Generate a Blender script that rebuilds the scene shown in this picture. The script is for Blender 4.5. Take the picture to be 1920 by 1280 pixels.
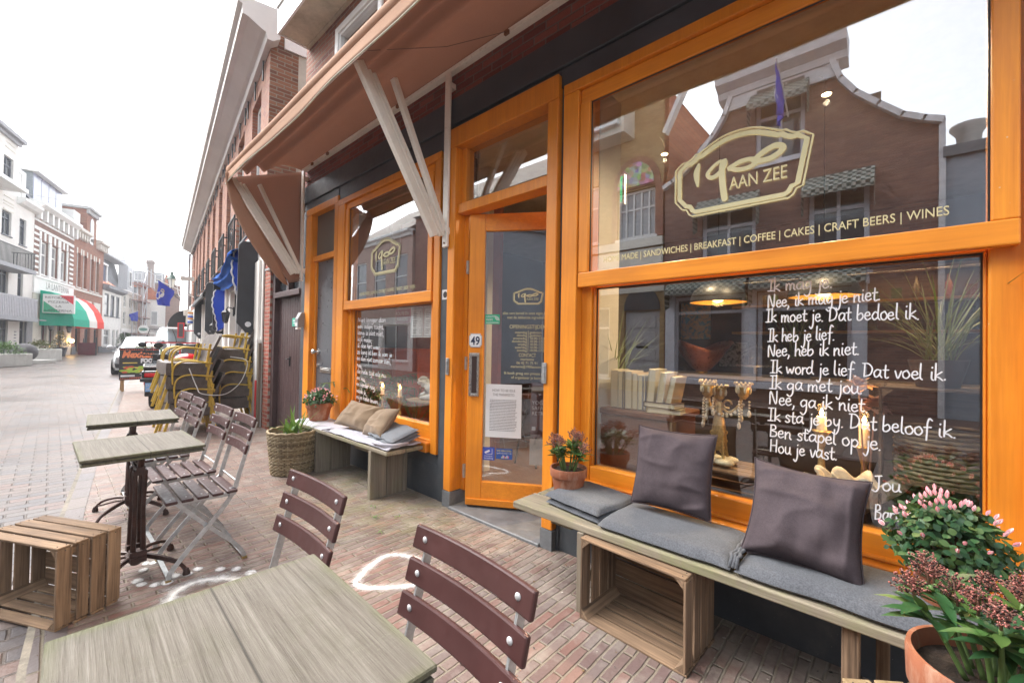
import bpy, bmesh, math, random
from mathutils import Vector, Matrix, Euler, noise as mnoise
random.seed(7)
R = math.radians
PI = math.pi
for o in list(bpy.data.objects):
    bpy.data.objects.remove(o)
SC = bpy.context.scene
COL = SC.collection

# ------------------------------------------------------------------ camera
cam_d = bpy.data.cameras.new('camera')
cam_d.sensor_fit = 'HORIZONTAL'
cam_d.sensor_width = 36.0
cam_d.lens = 787.127 / 1920 * 36
cam_d.clip_start = 0.02
cam_d.clip_end = 2000
cam = bpy.data.objects.new('camera', cam_d)
COL.objects.link(cam)
_yaw, _pit, _rol = -0.740115782, 0.0141637375, -0.017576108
_f = Vector((math.sin(_yaw) * math.cos(_pit), math.cos(_yaw) * math.cos(_pit), math.sin(_pit)))
_r = Vector((math.cos(_yaw), -math.sin(_yaw), 0))
_d = _f.cross(_r)
_r2 = math.cos(_rol) * _r + math.sin(_rol) * _d
_d2 = -math.sin(_rol) * _r + math.cos(_rol) * _d
cam.matrix_world = Matrix(((_r2.x, -_d2.x, -_f.x, 0), (_r2.y, -_d2.y, -_f.y, 0), (_r2.z, -_d2.z, -_f.z, 1.35), (0, 0, 0, 1)))
SC.camera = cam

# ------------------------------------------------------------------ light
SUN_EL, SUN_AZ = R(52), R(246)          # overcast: broad soft sun from over the street
SC.render.engine = 'CYCLES'
SC.view_settings.view_transform = 'Standard'
SC.view_settings.look = 'None'
SC.view_settings.gamma = 1
SC.view_settings.exposure = 2.15
w = bpy.data.worlds.new('World')
SC.world = w
w.use_nodes = True
wn = w.node_tree
wn.nodes.clear()
sky = wn.nodes.new('ShaderNodeTexSky')
sky.sky_type = 'NISHITA'
sky.sun_disc = False
sky.sun_elevation = SUN_EL
sky.sun_rotation = SUN_AZ
sky.air_density = 1.0
sky.dust_density = 3.0
sky.ozone_density = 1.0
hs = wn.nodes.new('ShaderNodeHueSaturation')
hs.inputs['Saturation'].default_value = 0.22
bg = wn.nodes.new('ShaderNodeBackground')
bg.inputs['Strength'].default_value = 0.15
wo = wn.nodes.new('ShaderNodeOutputWorld')
wn.links.new(sky.outputs[0], hs.inputs['Color'])
wn.links.new(hs.outputs[0], bg.inputs['Color'])
wn.links.new(bg.outputs[0], wo.inputs['Surface'])
sd = bpy.data.lights.new('sun', 'SUN')
sd.energy = 1.5
sd.angle = R(55)
sd.color = (1, 0.965, 0.92)
so = bpy.data.objects.new('sun', sd)
COL.objects.link(so)
_sv = Vector((math.sin(SUN_AZ) * math.cos(SUN_EL), math.cos(SUN_AZ) * math.cos(SUN_EL), math.sin(SUN_EL)))
so.rotation_euler = _sv.to_track_quat('Z', 'Y').to_euler()
so.location = _sv * 60
SC.cycles.max_bounces = 9
SC.cycles.diffuse_bounces = 4
SC.cycles.glossy_bounces = 4
SC.cycles.transmission_bounces = 6
SC.cycles.transparent_max_bounces = 16
SC.cycles.caustics_reflective = False
SC.cycles.caustics_refractive = False
SC.cycles.sample_clamp_indirect = 6
SC.cycles.use_denoising = True

# ------------------------------------------------------------------ mesh helpers
class MB:
    def __init__(s):
        s.v, s.f, s.m = [], [], []
        s.X = None
    def add(s, vs, fs, m=0):
        b = len(s.v)
        s.v += [(s.X @ Vector(p))[:] for p in vs] if s.X is not None else [tuple(p) for p in vs]
        s.f += [tuple(i + b for i in f) for f in fs]
        s.m += [m] * len(fs)
        return s
    def box(s, x0, x1, y0, y1, z0, z1, m=0):
        vs = [(x0, y0, z0), (x1, y0, z0), (x1, y1, z0), (x0, y1, z0), (x0, y0, z1), (x1, y0, z1), (x1, y1, z1), (x0, y1, z1)]
        return s.add(vs, [(0, 3, 2, 1), (4, 5, 6, 7), (0, 1, 5, 4), (1, 2, 6, 5), (2, 3, 7, 6), (3, 0, 4, 7)], m)
    def bar(s, a, b, w, h, m=0, up=(0, 0, 1), ext=0.0):
        a, b = Vector(a), Vector(b)
        d = (b - a).normalized()
        a, b = a - d * ext, b + d * ext
        u = Vector(up)
        r = d.cross(u)
        if r.length < 1e-4:
            r = d.cross(Vector((0, 1, 0)))
        r.normalize()
        u = r.cross(d)
        r, u = r * w / 2, u * h / 2
        vs = [a - r - u, a + r - u, a + r + u, a - r + u, b - r - u, b + r - u, b + r + u, b - r + u]
        return s.add(vs, [(0, 1, 2, 3), (7, 6, 5, 4), (0, 4, 5, 1), (1, 5, 6, 2), (2, 6, 7, 3), (3, 7, 4, 0)], m)
    def strip(s, pts, w, h, m=0):
        """flat bar swept along a path that lies in a plane of constant x"""
        P = [Vector(p) for p in pts]
        vs, fs = [], []
        for i, p in enumerate(P):
            t = (P[min(i + 1, len(P) - 1)] - P[max(i - 1, 0)]).normalized()
            u = Vector((0, -t.z, t.y)) * h / 2
            x = Vector((w / 2, 0, 0))
            vs += [p - x - u, p + x - u, p + x + u, p - x + u]
        for i in range(len(P) - 1):
            fs += [(i * 4 + j, i * 4 + (j + 1) % 4, i * 4 + 4 + (j + 1) % 4, i * 4 + 4 + j) for j in range(4)]
        k = (len(P) - 1) * 4
        return s.add(vs, fs + [(3, 2, 1, 0), (k, k + 1, k + 2, k + 3)], m)
    def prism(s, poly, axis, a, b, m=0):
        """poly: 2-D outline in the two axes other than `axis` (x: (y,z); y: (x,z); z: (x,y))"""
        def p(q, t):
            return (t, q[0], q[1]) if axis == 'x' else (q[0], t, q[1]) if axis == 'y' else (q[0], q[1], t)
        n = len(poly)
        vs = [p(q, a) for q in poly] + [p(q, b) for q in poly]
        return s.add(vs, [tuple(range(n))[::-1], tuple(range(n, 2 * n))] + [(i, (i + 1) % n, n + (i + 1) % n, n + i) for i in range(n)], m)
    def tube(s, pts, r, n=8, m=0, closed=False, flat=1.0):
        pts = [Vector(p) for p in pts]
        N = len(pts)
        rs = r if isinstance(r, (list, tuple)) else [r] * N
        rings, ref = [], None
        for i, p in enumerate(pts):
            if closed:
                t = pts[(i + 1) % N] - pts[i - 1]
            else:
                t = pts[min(i + 1, N - 1)] - pts[max(i - 1, 0)]
            t = t.normalized() if t.length > 1e-9 else Vector((0, 0, 1))
            if ref is None:
                ref = t.orthogonal().normalized() if abs(t.z) > .95 else t.cross(Vector((0, 0, 1))).normalized()
            else:
                ref = ref - t * ref.dot(t)
                ref = ref.normalized() if ref.length > 1e-6 else t.orthogonal().normalized()
            b = t.cross(ref)
            rings.append([p + (ref * math.cos(2 * PI * k / n) + b * math.sin(2 * PI * k / n) * flat) * rs[i] for k in range(n)])
        vs = [q for ring in rings for q in ring]
        fs = []
        for i in range(N if closed else N - 1):
            j = (i + 1) % N
            fs += [(i * n + k, i * n + (k + 1) % n, j * n + (k + 1) % n, j * n + k) for k in range(n)]
        if not closed:
            fs += [tuple(range(n))[::-1], tuple(range((N - 1) * n, N * n))]
        return s.add(vs, fs, m)
    def lathe(s, prof, c=(0, 0, 0), n=24, m=0, sx=1, sy=1):
        vs, fs = [], []
        for r, z in prof:
            vs += [(c[0] + sx * r * math.cos(2 * PI * k / n), c[1] + sy * r * math.sin(2 * PI * k / n), c[2] + z) for k in range(n)]
        for i in range(len(prof) - 1):
            fs += [(i * n + k, i * n + (k + 1) % n, (i + 1) * n + (k + 1) % n, (i + 1) * n + k) for k in range(n)]
        if prof[0][0] > 1e-5:
            fs.append(tuple(range(n))[::-1])
        if prof[-1][0] > 1e-5:
            fs.append(tuple(range((len(prof) - 1) * n, len(prof) * n)))
        return s.add(vs, fs, m)
    def ball(s, c, r, n=8, k=5, m=0, sq=(1, 1, 1)):
        vs = [(c[0], c[1], c[2] - r * sq[2])]
        for i in range(1, k):
            a = -PI / 2 + PI * i / k
            vs += [(c[0] + r * sq[0] * math.cos(a) * math.cos(2 * PI * j / n), c[1] + r * sq[1] * math.cos(a) * math.sin(2 * PI * j / n), c[2] + r * sq[2] * math.sin(a)) for j in range(n)]
        vs.append((c[0], c[1], c[2] + r * sq[2]))
        fs = [(0, 1 + (j + 1) % n, 1 + j) for j in range(n)]
        for i in range(k - 2):
            fs += [(1 + i * n + j, 1 + i * n + (j + 1) % n, 1 + (i + 1) * n + (j + 1) % n, 1 + (i + 1) * n + j) for j in range(n)]
        t = len(vs) - 1
        fs += [(t, 1 + (k - 2) * n + j, 1 + (k - 2) * n + (j + 1) % n) for j in range(n)]
        return s.add(vs, fs, m)
    def grid(s, fn, nu, nv, m=0, closed_u=False):
        vs = [fn(i / (nu - (0 if closed_u else 1)), j / (nv - 1)) for i in range(nu) for j in range(nv)]
        fs = []
        for i in range(nu if closed_u else nu - 1):
            i2 = (i + 1) % nu
            fs += [(i * nv + j, i2 * nv + j, i2 * nv + j + 1, i * nv + j + 1) for j in range(nv - 1)]
        return s.add(vs, fs, m)
    def wall(s, x0, x1, z0, z1, holes, y=0.0, dep=0.12, m=0, mr=None):
        """a front wall sheet facing -Y with real rectangular openings and their reveals"""
        xs = sorted({x0, x1, *[h[0] for h in holes], *[h[1] for h in holes]})
        zs = sorted({z0, z1, *[h[2] for h in holes], *[h[3] for h in holes]})
        xs = [x for x in xs if x0 <= x <= x1]
        zs = [z for z in zs if z0 <= z <= z1]
        for i in range(len(xs) - 1):
            for j in range(len(zs) - 1):
                cx, cz = (xs[i] + xs[i + 1]) / 2, (zs[j] + zs[j + 1]) / 2
                if any(h[0] < cx < h[1] and h[2] < cz < h[3] for h in holes):
                    continue
                s.add([(xs[i], y, zs[j]), (xs[i + 1], y, zs[j]), (xs[i + 1], y, zs[j + 1]), (xs[i], y, zs[j + 1])], [(0, 1, 2, 3)], m)
        mr = m if mr is None else mr
        for a, b, c, d in holes:
            d = min(d, z1)
            for q in ([(a, y, c), (a, y + dep, c), (a, y + dep, d), (a, y, d)], [(b, y + dep, c), (b, y, c), (b, y, d), (b, y + dep, d)],
                      [(a, y, d), (a, y + dep, d), (b, y + dep, d), (b, y, d)], [(a, y + dep, c), (a, y, c), (b, y, c), (b, y + dep, c)]):
                s.add(q, [(0, 1, 2, 3)], mr)
        return s
    def build(s, name, mats, parent=None, smooth=False, bevel=0, seg=1, subsurf=0, wn=False):
        me = bpy.data.meshes.new(name)
        me.from_pydata(s.v, [], s.f)
        if not isinstance(mats, (list, tuple)):
            mats = [mats]
        for q in mats:
            me.materials.append(q)
        if len(mats) > 1:
            me.polygons.foreach_set('material_index', s.m)
        if smooth:
            me.polygons.foreach_set('use_smooth', [True] * len(me.polygons))
        me.update()
        o = bpy.data.objects.new(name, me)
        COL.objects.link(o)
        if parent is not None:
            o.parent = parent
        if bevel:
            b = o.modifiers.new('bevel', 'BEVEL')
            b.width = bevel
            b.segments = seg
            b.limit_method = 'ANGLE'
            b.angle_limit = R(40)
        if subsurf:
            b = o.modifiers.new('subsurf', 'SUBSURF')
            b.levels = b.render_levels = subsurf
        if smooth and smooth != True:
            me.set_sharp_from_angle(angle=R(smooth))
        return o

def thing(name, label, cat, loc=(0, 0, 0), rot=0.0, group=None, rx=0.0, ry=0.0):
    o = bpy.data.objects.new(name, None)
    o.empty_display_size = 0.1
    COL.objects.link(o)
    o.location = loc
    o.rotation_euler = (rx, ry, rot)
    o['label'] = label
    o['category'] = cat
    if group:
        o['group'] = group
    return o

def tag(o, label, cat, group=None):
    o['label'] = label
    o['category'] = cat
    if group:
        o['group'] = group
    return o

def struct(o, kind='structure'):
    o['kind'] = kind
    return o

def dup(root, loc, rot, label, group=None, rx=None, ry=None, scale=None):
    r = root.copy()
    COL.objects.link(r)
    r.location = loc
    r.rotation_euler = (root.rotation_euler.x if rx is None else rx, root.rotation_euler.y if ry is None else ry, rot)
    if scale:
        r.scale = scale
    r['label'] = label
    if group:
        r['group'] = group
    for ch in root.children:
        c = ch.copy()
        COL.objects.link(c)
        c.parent = r
        for g in ch.children:
            d = g.copy()
            COL.objects.link(d)
            d.parent = c
    return r

def spline(pts, k=6, closed=False):
    """Catmull-Rom through points"""
    P = [Vector(p) for p in pts]
    n = len(P)
    out = []
    rng = range(n if closed else n - 1)
    for i in rng:
        p0 = P[(i - 1) % n] if closed or i > 0 else P[0] * 2 - P[1]
        p1, p2 = P[i], P[(i + 1) % n]
        p3 = P[(i + 2) % n] if closed or i + 2 < n else P[-1] * 2 - P[-2]
        for j in range(k):
            t = j / k
            out.append(0.5 * ((2 * p1) + (p2 - p0) * t + (2 * p0 - 5 * p1 + 4 * p2 - p3) * t * t + (3 * p1 - p0 - 3 * p2 + p3) * t ** 3))
    if not closed:
        out.append(P[-1])
    return out

def nz(x, y, z=0.0, s=1.0):
    return mnoise.noise(Vector((x * s, y * s, z * s)))

# ------------------------------------------------------------------ materials
class NT:
    def __init__(s, name):
        s.mat = bpy.data.materials.new(name)
        s.mat.use_nodes = True
        s.t = s.mat.node_tree
        s.t.nodes.clear()
        s.out = s.t.nodes.new('ShaderNodeOutputMaterial')
        s.b = s.t.nodes.new('ShaderNodeBsdfPrincipled')
        s.t.links.new(s.b.outputs[0], s.out.inputs[0])
    def set(s, sock, v):
        if isinstance(v, bpy.types.NodeSocket):
            s.t.links.new(v, sock)
        elif isinstance(v, (tuple, list)) and len(v) == 3 and sock.type == 'RGBA':
            sock.default_value = (*v, 1)
        else:
            sock.default_value = v
    def P(s, **k):
        names = dict(color='Base Color', rough='Roughness', metal='Metallic', normal='Normal', spec='Specular IOR Level', emit='Emission Color', estr='Emission Strength',
                     alpha='Alpha', coat='Coat Weight', coatr='Coat Roughness', sheen='Sheen Weight', trans='Transmission Weight', sss='Subsurface Weight')
        for a, v in k.items():
            s.set(s.b.inputs[names[a]], v)
        return s
    def node(s, typ, **k):
        n = s.t.nodes.new(typ)
        for a, v in k.items():
            setattr(n, a, v)
        return n
    def math(s, op, a, b=None, c=None, clamp=False):
        n = s.node('ShaderNodeMath', operation=op, use_clamp=clamp)
        s.set(n.inputs[0], a)
        if b is not None:
            s.set(n.inputs[1], b)
        if c is not None:
            s.set(n.inputs[2], c)
        return n.outputs[0]
    def coord(s, kind='Object'):
        return s.node('ShaderNodeTexCoord').outputs[kind]
    def map(s, vec, scale=(1, 1, 1), rot=(0, 0, 0), loc=(0, 0, 0)):
        n = s.node('ShaderNodeMapping')
        s.set(n.inputs[0], vec)
        n.inputs['Scale'].default_value = scale
        n.inputs['Rotation'].default_value = rot
        n.inputs['Location'].default_value = loc
        return n.outputs[0]
    def noise(s, vec, scale=5, detail=3, rough=0.55, dist=0.0, out=0):
        n = s.node('ShaderNodeTexNoise')
        s.set(n.inputs['Vector'], vec)
        n.inputs['Scale'].default_value = scale
        n.inputs['Detail'].default_value = detail
        n.inputs['Roughness'].default_value = rough
        n.inputs['Distortion'].default_value = dist
        return n.outputs[out]
    def vor(s, vec, scale=5, out=0, feature='F1'):
        n = s.node('ShaderNodeTexVoronoi', feature=feature)
        s.set(n.inputs['Vector'], vec)
        n.inputs['Scale'].default_value = scale
        return n.outputs[out]
    def ramp(s, fac, stops, interp='LINEAR'):
        n = s.node('ShaderNodeValToRGB')
        s.set(n.inputs[0], fac)
        cr = n.color_ramp
        cr.interpolation = interp
        while len(cr.elements) < len(stops):
            cr.elements.new(0.5)
        for e, (p, c) in zip(cr.elements, stops):
            e.position = p
            e.color = (*c, 1) if not isinstance(c, (int, float)) else (c, c, c, 1)
        return n.outputs[0]
    def mix(s, fac, a, b, mode='MIX'):
        n = s.node('ShaderNodeMix', data_type='RGBA', blend_type=mode)
        s.set(n.inputs[0], fac)
        s.set(n.inputs[6], a)
        s.set(n.inputs[7], b)
        return n.outputs[2]
    def bump(s, h, strength=0.3, dist=0.01):
        n = s.node('ShaderNodeBump')
        s.set(n.inputs['Height'], h)
        n.inputs['Strength'].default_value = strength
        n.inputs['Distance'].default_value = dist
        return n.outputs[0]
    def sep(s, vec):
        n = s.node('ShaderNodeSeparateXYZ')
        s.set(n.inputs[0], vec)
        return n.outputs
    def comb(s, x, y, z=0.0):
        n = s.node('ShaderNodeCombineXYZ')
        for i, v in enumerate((x, y, z)):
            s.set(n.inputs[i], v)
        return n.outputs[0]
    def rnd(s):
        return s.node('ShaderNodeNewGeometry').outputs['Random Per Island']
    def vadd(s, a, b, op='ADD'):
        n = s.node('ShaderNodeVectorMath', operation=op)
        s.set(n.inputs[0], a)
        s.set(n.inputs[1], b)
        return n.outputs[0]

def plain(name, color, rough=0.6, metal=0.0, var=0.12, scale=6, bump=0.0, spec=0.5, coat=0.0, isl=0.0):
    """a paint, plastic or metal with slight uneven tone and gloss"""
    n = NT(name)
    c = n.coord()
    f = n.noise(c, scale, 4)
    g = n.noise(c, scale * 7, 3)
    f2 = n.math('ADD', n.math('MULTIPLY', f, .7), n.math('MULTIPLY', g, .3))
    if isl:
        f2 = n.math('ADD', f2, n.math('MULTIPLY', n.math('SUBTRACT', n.rnd(), .5), isl))
    lo = tuple(max(0, x * (1 - var * 1.6)) for x in color)
    hi = tuple(min(1, x * (1 + var * 1.2)) for x in color)
    n.P(color=n.ramp(f2, [(.3, lo), (.7, hi)]), rough=n.ramp(g, [(.3, max(.02, rough - .1)), (.75, min(1, rough + .1))]), metal=metal, spec=spec, coat=coat)
    if bump:
        n.P(normal=n.bump(g, bump, .004))
    return n.mat

def bricks(name, ax, bw, bh, palette, mortar, gap=0.008, rough=0.8, grime=None, bumpd=0.006, stagger=0.5, wet=0.0, wob=0.004, dust=None, moss=None):
    """ax: the two object axes ('xz','yx',...) = along the brick, across the courses"""
    n = NT(name)
    c = n.coord()
    wobn = n.node('ShaderNodeTexNoise')
    n.set(wobn.inputs['Vector'], c)
    wobn.inputs['Scale'].default_value = 9
    wv = n.vadd(n.vadd(wobn.outputs[1], (.5, .5, .5), 'SUBTRACT'), (wob * 2,) * 3, 'MULTIPLY')
    s = n.sep(n.vadd(c, wv))
    ix = {'x': 0, 'y': 1, 'z': 2}
    u, v = s[ix[ax[0]]], s[ix[ax[1]]]
    v1 = n.math('DIVIDE', v, bh)
    row = n.math('FLOOR', v1)
    u1 = n.math('ADD', n.math('DIVIDE', u, bw), n.math('MULTIPLY', row, stagger))
    colu = n.math('FLOOR', u1)
    fu = n.math('FRACT', u1)
    fv = n.math('FRACT', v1)
    du = n.math('MULTIPLY', n.math('MINIMUM', fu, n.math('SUBTRACT', 1.0, fu)), bw)
    dv = n.math('MULTIPLY', n.math('MINIMUM', fv, n.math('SUBTRACT', 1.0, fv)), bh)
    d = n.math('MINIMUM', du, dv)
    mr = n.node('ShaderNodeMapRange', interpolation_type='SMOOTHSTEP')
    n.set(mr.inputs[0], d)
    mr.inputs[1].default_value = gap * .25
    mr.inputs[2].default_value = gap * .9
    mask = mr.outputs[0]
    wn_ = n.node('ShaderNodeTexWhiteNoise', noise_dimensions='2D')
    n.set(wn_.inputs[0], n.comb(colu, row))
    rid = wn_.outputs[0]
    k = len(palette)
    colr = n.ramp(rid, [(i / k, p) for i, p in enumerate(palette)], 'CONSTANT')
    fine = n.noise(c, 60, 4)
    big = n.noise(c, 1.3, 3)
    colr = n.mix(n.math('MULTIPLY', fine, .55), colr, n.mix(1, colr, (.55, .5, .48), 'MULTIPLY'))
    mort = n.mix(fine, mortar, tuple(x * .6 for x in mortar))
    colr = n.mix(mask, mort, colr)
    if grime:
        colr = n.mix(n.ramp(big, [(.42, 0.0), (.72, .6)]), colr, grime)
    if dust:
        dn = n.noise(c, 5.5, 7, .7)
        wall_ = n.node('ShaderNodeMapRange')
        n.set(wall_.inputs[0], n.sep(c)[1])
        wall_.inputs[1].default_value = 1.7
        wall_.inputs[2].default_value = 2.3
        wall_.inputs[3].default_value = 0.0
        wall_.inputs[4].default_value = .16
        colr = n.mix(n.ramp(n.math('ADD', dn, wall_.outputs[0]), [(.48, 0.0), (.74, dust[1])]), colr, dust[0])
    if moss:      # (colour, amount, (x, y, radius) list): growth with a shape of its own
        tot = None
        sx = n.sep(c)
        for mx, my, rr in moss[2]:
            q = n.math('SQRT', n.math('ADD', n.math('POWER', n.math('SUBTRACT', sx[0], mx), 2.0), n.math('POWER', n.math('SUBTRACT', sx[1], my), 2.0)))
            q = n.math('SUBTRACT', 1.0, n.math('DIVIDE', q, rr), clamp=True)
            tot = q if tot is None else n.math('MAXIMUM', tot, q)
        mn = n.noise(c, 7, 6, .7)
        fac = n.math('MULTIPLY', n.ramp(mn, [(.38, 0.0), (.62, 1.0)]), n.math('MULTIPLY', tot, moss[1]))
        colr = n.mix(fac, colr, moss[0])
    h = n.math('ADD', mask, n.math('MULTIPLY', fine, .35))
    h = n.math('ADD', h, n.math('MULTIPLY', rid, .25))
    if wet:
        wn2 = n.noise(c, .55, 5, .6)
        rr = n.ramp(n.math('ADD', n.math('MULTIPLY', wn2, .8), n.math('MULTIPLY', fine, .2)), [(.38, rough - wet), (.66, rough)])
        n.P(spec=.2)
    else:
        rr = n.math('ADD', rough - .1, n.math('MULTIPLY', fine, .2))
    n.P(color=colr, rough=rr, normal=n.bump(h, .8, bumpd))
    return n.mat

def wood(name, c1, c2, axis='x', scale=1.0, rough=0.75, green=None, dark=None, bump=0.5, contrast=.5, knots=True, spec=0.3, chips=None):
    n = NT(name)
    c = n.coord()
    r = n.rnd()
    c = n.vadd(c, n.comb(n.math('MULTIPLY', r, 7.3), n.math('MULTIPLY', r, 3.1), n.math('MULTIPLY', r, 5.7)))
    lo, hi = 1.2 * scale, 30 * scale
    sc = {'x': (lo, hi, hi), 'y': (hi, lo, hi), 'z': (hi, hi, lo)}[axis]
    g = n.noise(n.map(c, sc), 1.0, 6, .65, .6)
    g2 = n.noise(n.map(c, tuple(x * 3.5 for x in sc)), 1.0, 3, .6)
    b = n.noise(c, 2.5 * scale, 3)
    f = n.math('ADD', n.math('MULTIPLY', g, .6), n.math('MULTIPLY', g2, .4))
    col = n.ramp(f, [(.5 - contrast * .4, c1), (.5 + contrast * .3, c2)])
    col = n.mix(n.math('MULTIPLY', n.math('SUBTRACT', r, .3, clamp=True), .8), col, n.mix(1, col, (.62, .58, .55), 'MULTIPLY'))
    if knots:
        kn = n.vor(n.map(c, tuple(max(.9, x * .12) for x in sc)), 1.6)
        col = n.mix(n.ramp(kn, [(.02, .7), (.09, 0.0)]), col, tuple(x * .3 for x in c1))
    if chips:
        v = n.vor(n.coord(), 26)
        m = n.math('MULTIPLY', n.ramp(v, [(.04, 1.0), (.075, 0.0)]), n.ramp(n.noise(n.coord(), 2.2, 2), [(.55, 0.0), (.62, 1.0)]))
        col = n.mix(m, col, chips)
        col = n.mix(n.ramp(n.noise(n.coord(), 1.6, 4), [(.42, 0.0), (.75, .5)]), col, tuple(x * .62 for x in c1))
    if green:
        gn = n.noise(c, 5 * scale, 5, .7)
        col = n.mix(n.ramp(gn, [(.45, 0.0), (.7, green[1])]), col, green[0])
    if dark:
        col = n.mix(n.ramp(b, [(.5, 0.0), (.75, dark[1])]), col, dark[0])
    n.P(color=col, rough=n.math('ADD', rough - .12, n.math('MULTIPLY', g2, .24)), normal=n.bump(f, bump, .003), spec=spec)
    return n.mat

def fabric(name, color, var=.15, weave=900, bump=.25, rough=.9, heather=0.0, sheen=.15, trans=0.0):
    n = NT(name)
    c = n.coord()
    f = n.noise(c, 5, 4)
    g = n.noise(c, weave * .35, 2)
    h = n.noise(c, 60, 4, .7)
    col = n.ramp(n.math('ADD', n.math('MULTIPLY', f, .5), n.math('MULTIPLY', h, .5)), [(.3, tuple(x * (1 - var) for x in color)), (.7, tuple(min(1, x * (1 + var)) for x in color))])
    if heather:
        col = n.mix(n.ramp(g, [(.35, heather), (.6, 0.0)]), col, tuple(x * .45 for x in color))
    n.P(color=col, rough=rough, normal=n.bump(n.math('ADD', g, n.math('MULTIPLY', h, .6)), bump, .0015), sheen=sheen, spec=.07)
    return n.mat

def canvas(name, color, tr):
    """awning cloth that lets some daylight through"""
    m = fabric(name, color, .1, 700, .15, .85, sheen=0)
    t = m.node_tree
    p = next(x for x in t.nodes if x.type == 'BSDF_PRINCIPLED')
    o = next(x for x in t.nodes if x.type == 'OUTPUT_MATERIAL')
    tl = t.nodes.new('ShaderNodeBsdfTranslucent')
    tl.inputs[0].default_value = (min(1, color[0] * 1.5), color[1] * 1.45, color[2] * 1.45, 1)
    mx = t.nodes.new('ShaderNodeMixShader')
    mx.inputs[0].default_value = tr
    t.links.new(p.outputs[0], mx.inputs[1]); t.links.new(tl.outputs[0], mx.inputs[2]); t.links.new(mx.outputs[0], o.inputs[0])
    return m

def leafmat(name, c1, c2, c3, rough=.38):
    n = NT(name)
    r = n.rnd()
    c = n.coord()
    col = n.ramp(n.math('ADD', n.math('MULTIPLY', r, .75), n.math('MULTIPLY', n.noise(c, 9, 2), .25)), [(.1, c1), (.5, c2), (.9, c3)])
    n.P(color=col, rough=rough, spec=.4)
    tr = n.node('ShaderNodeBsdfTranslucent')
    n.set(tr.inputs[0], n.mix(.3, col, (.35, .5, .08)))
    mx = n.node('ShaderNodeMixShader')
    mx.inputs[0].default_value = .18
    n.t.links.new(n.b.outputs[0], mx.inputs[1])
    n.t.links.new(tr.outputs[0], mx.inputs[2])
    n.t.links.new(mx.outputs[0], n.out.inputs[0])
    return n.mat

def glassmat(name, f0=.12, tint=(1, 1, 1), rough=0.0, wav=0.0):
    """thin pane: clear through, mirror by a Schlick law that is the same from both sides"""
    n = NT(name)
    lw = n.node('ShaderNodeLayerWeight')
    lw.inputs['Blend'].default_value = .5
    p = n.math('POWER', lw.outputs['Facing'], 5.0)
    fac = n.math('ADD', f0, n.math('MULTIPLY', p, 1 - f0))
    tr = n.node('ShaderNodeBsdfTransparent')
    n.set(tr.inputs[0], tint)
    gl = n.node('ShaderNodeBsdfGlossy')
    gl.inputs['Roughness'].default_value = rough
    gl.inputs['Color'].default_value = (.95, .97, 1, 1)
    if wav:
        nn = n.noise(n.coord(), .9, 2)
        n.set(gl.inputs['Normal'], n.bump(nn, wav, .02))
    mx = n.node('ShaderNodeMixShader')
    n.set(mx.inputs[0], fac)
    n.t.links.new(tr.outputs[0], mx.inputs[1])
    n.t.links.new(gl.outputs[0], mx.inputs[2])
    n.t.links.new(mx.outputs[0], n.out.inputs[0])
    return n.mat

def emit(name, color, strength):
    n = NT(name)
    n.P(color=color, emit=color, estr=strength, rough=.5)
    return n.mat

ORANGE = wood('orange_stained_wood', (.62, .172, .008), (.93, .35, .024), 'z', .9, .42, contrast=.75, bump=.25, knots=False, spec=.5, chips=(.75, .55, .35))
ORANGE_H = wood('orange_stained_wood_horizontal', (.61, .168, .008), (.92, .345, .024), 'x', .9, .42, contrast=.75, bump=.25, knots=False, spec=.5, chips=(.75, .55, .35))
ANTHRA = plain('anthracite_paint', (.046, .054, .066), .5, var=.25, scale=2.5, bump=.1)
PLINTH = NT('weathered_plinth_paint')
_c = PLINTH.coord()
_n = PLINTH.noise(_c, 3, 6, .65)
_s = PLINTH.vor(_c, 45)
_col = PLINTH.ramp(_n, [(.3, (.032, .038, .047)), (.6, (.06, .069, .079)), (.85, (.13, .135, .14))])
_col = PLINTH.mix(PLINTH.ramp(_s, [(.025, .8), (.06, 0.0)]), _col, (.5, .5, .5))
PLINTH.P(color=_col, rough=.55, normal=PLINTH.bump(_n, .25, .006))
PLINTH = PLINTH.mat
BRICK_CAFE = bricks('cafe_brick', 'xz', .215, .063, [(.33, .125, .075), (.26, .09, .06), (.38, .16, .095), (.30, .13, .085), (.22, .075, .055)], (.36, .30, .24), .011, .85, grime=(.2, .12, .09))
BRICK_BEAM = bricks('dark_red_brick', 'xz', .215, .063, [(.22, .055, .045), (.17, .04, .035), (.26, .075, .055)], (.2, .14, .12), .010, .85)
BRICK_RED = bricks('neighbour_brick', 'xz', .215, .06, [(.36, .14, .085), (.31, .11, .07), (.40, .17, .10), (.27, .10, .07)], (.34, .26, .2), .010, .85, grime=(.3, .17, .12))
BRICK_SIDE = bricks('side_wall_brick', 'yz', .215, .063, [(.24, .10, .055), (.2, .08, .045), (.28, .13, .075), (.16, .07, .045)], (.30, .26, .2), .013, .9)
BRICK_PIER = bricks('pier_brick', 'xz', .215, .06, [(.38, .10, .065), (.32, .08, .055), (.43, .14, .09)], (.42, .34, .28), .010, .8)
BRICK_DARK = bricks('dark_gable_brick', 'xz', .22, .062, [(.27, .14, .105), (.23, .118, .09), (.31, .165, .125), (.20, .105, .088)], (.28, .23, .2), .009, .85)
BRICK_YEL = bricks('yellow_brick', 'xz', .215, .06, [(.45, .30, .13), (.40, .26, .11), (.5, .34, .16)], (.3, .24, .16), .009, .85)
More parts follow.
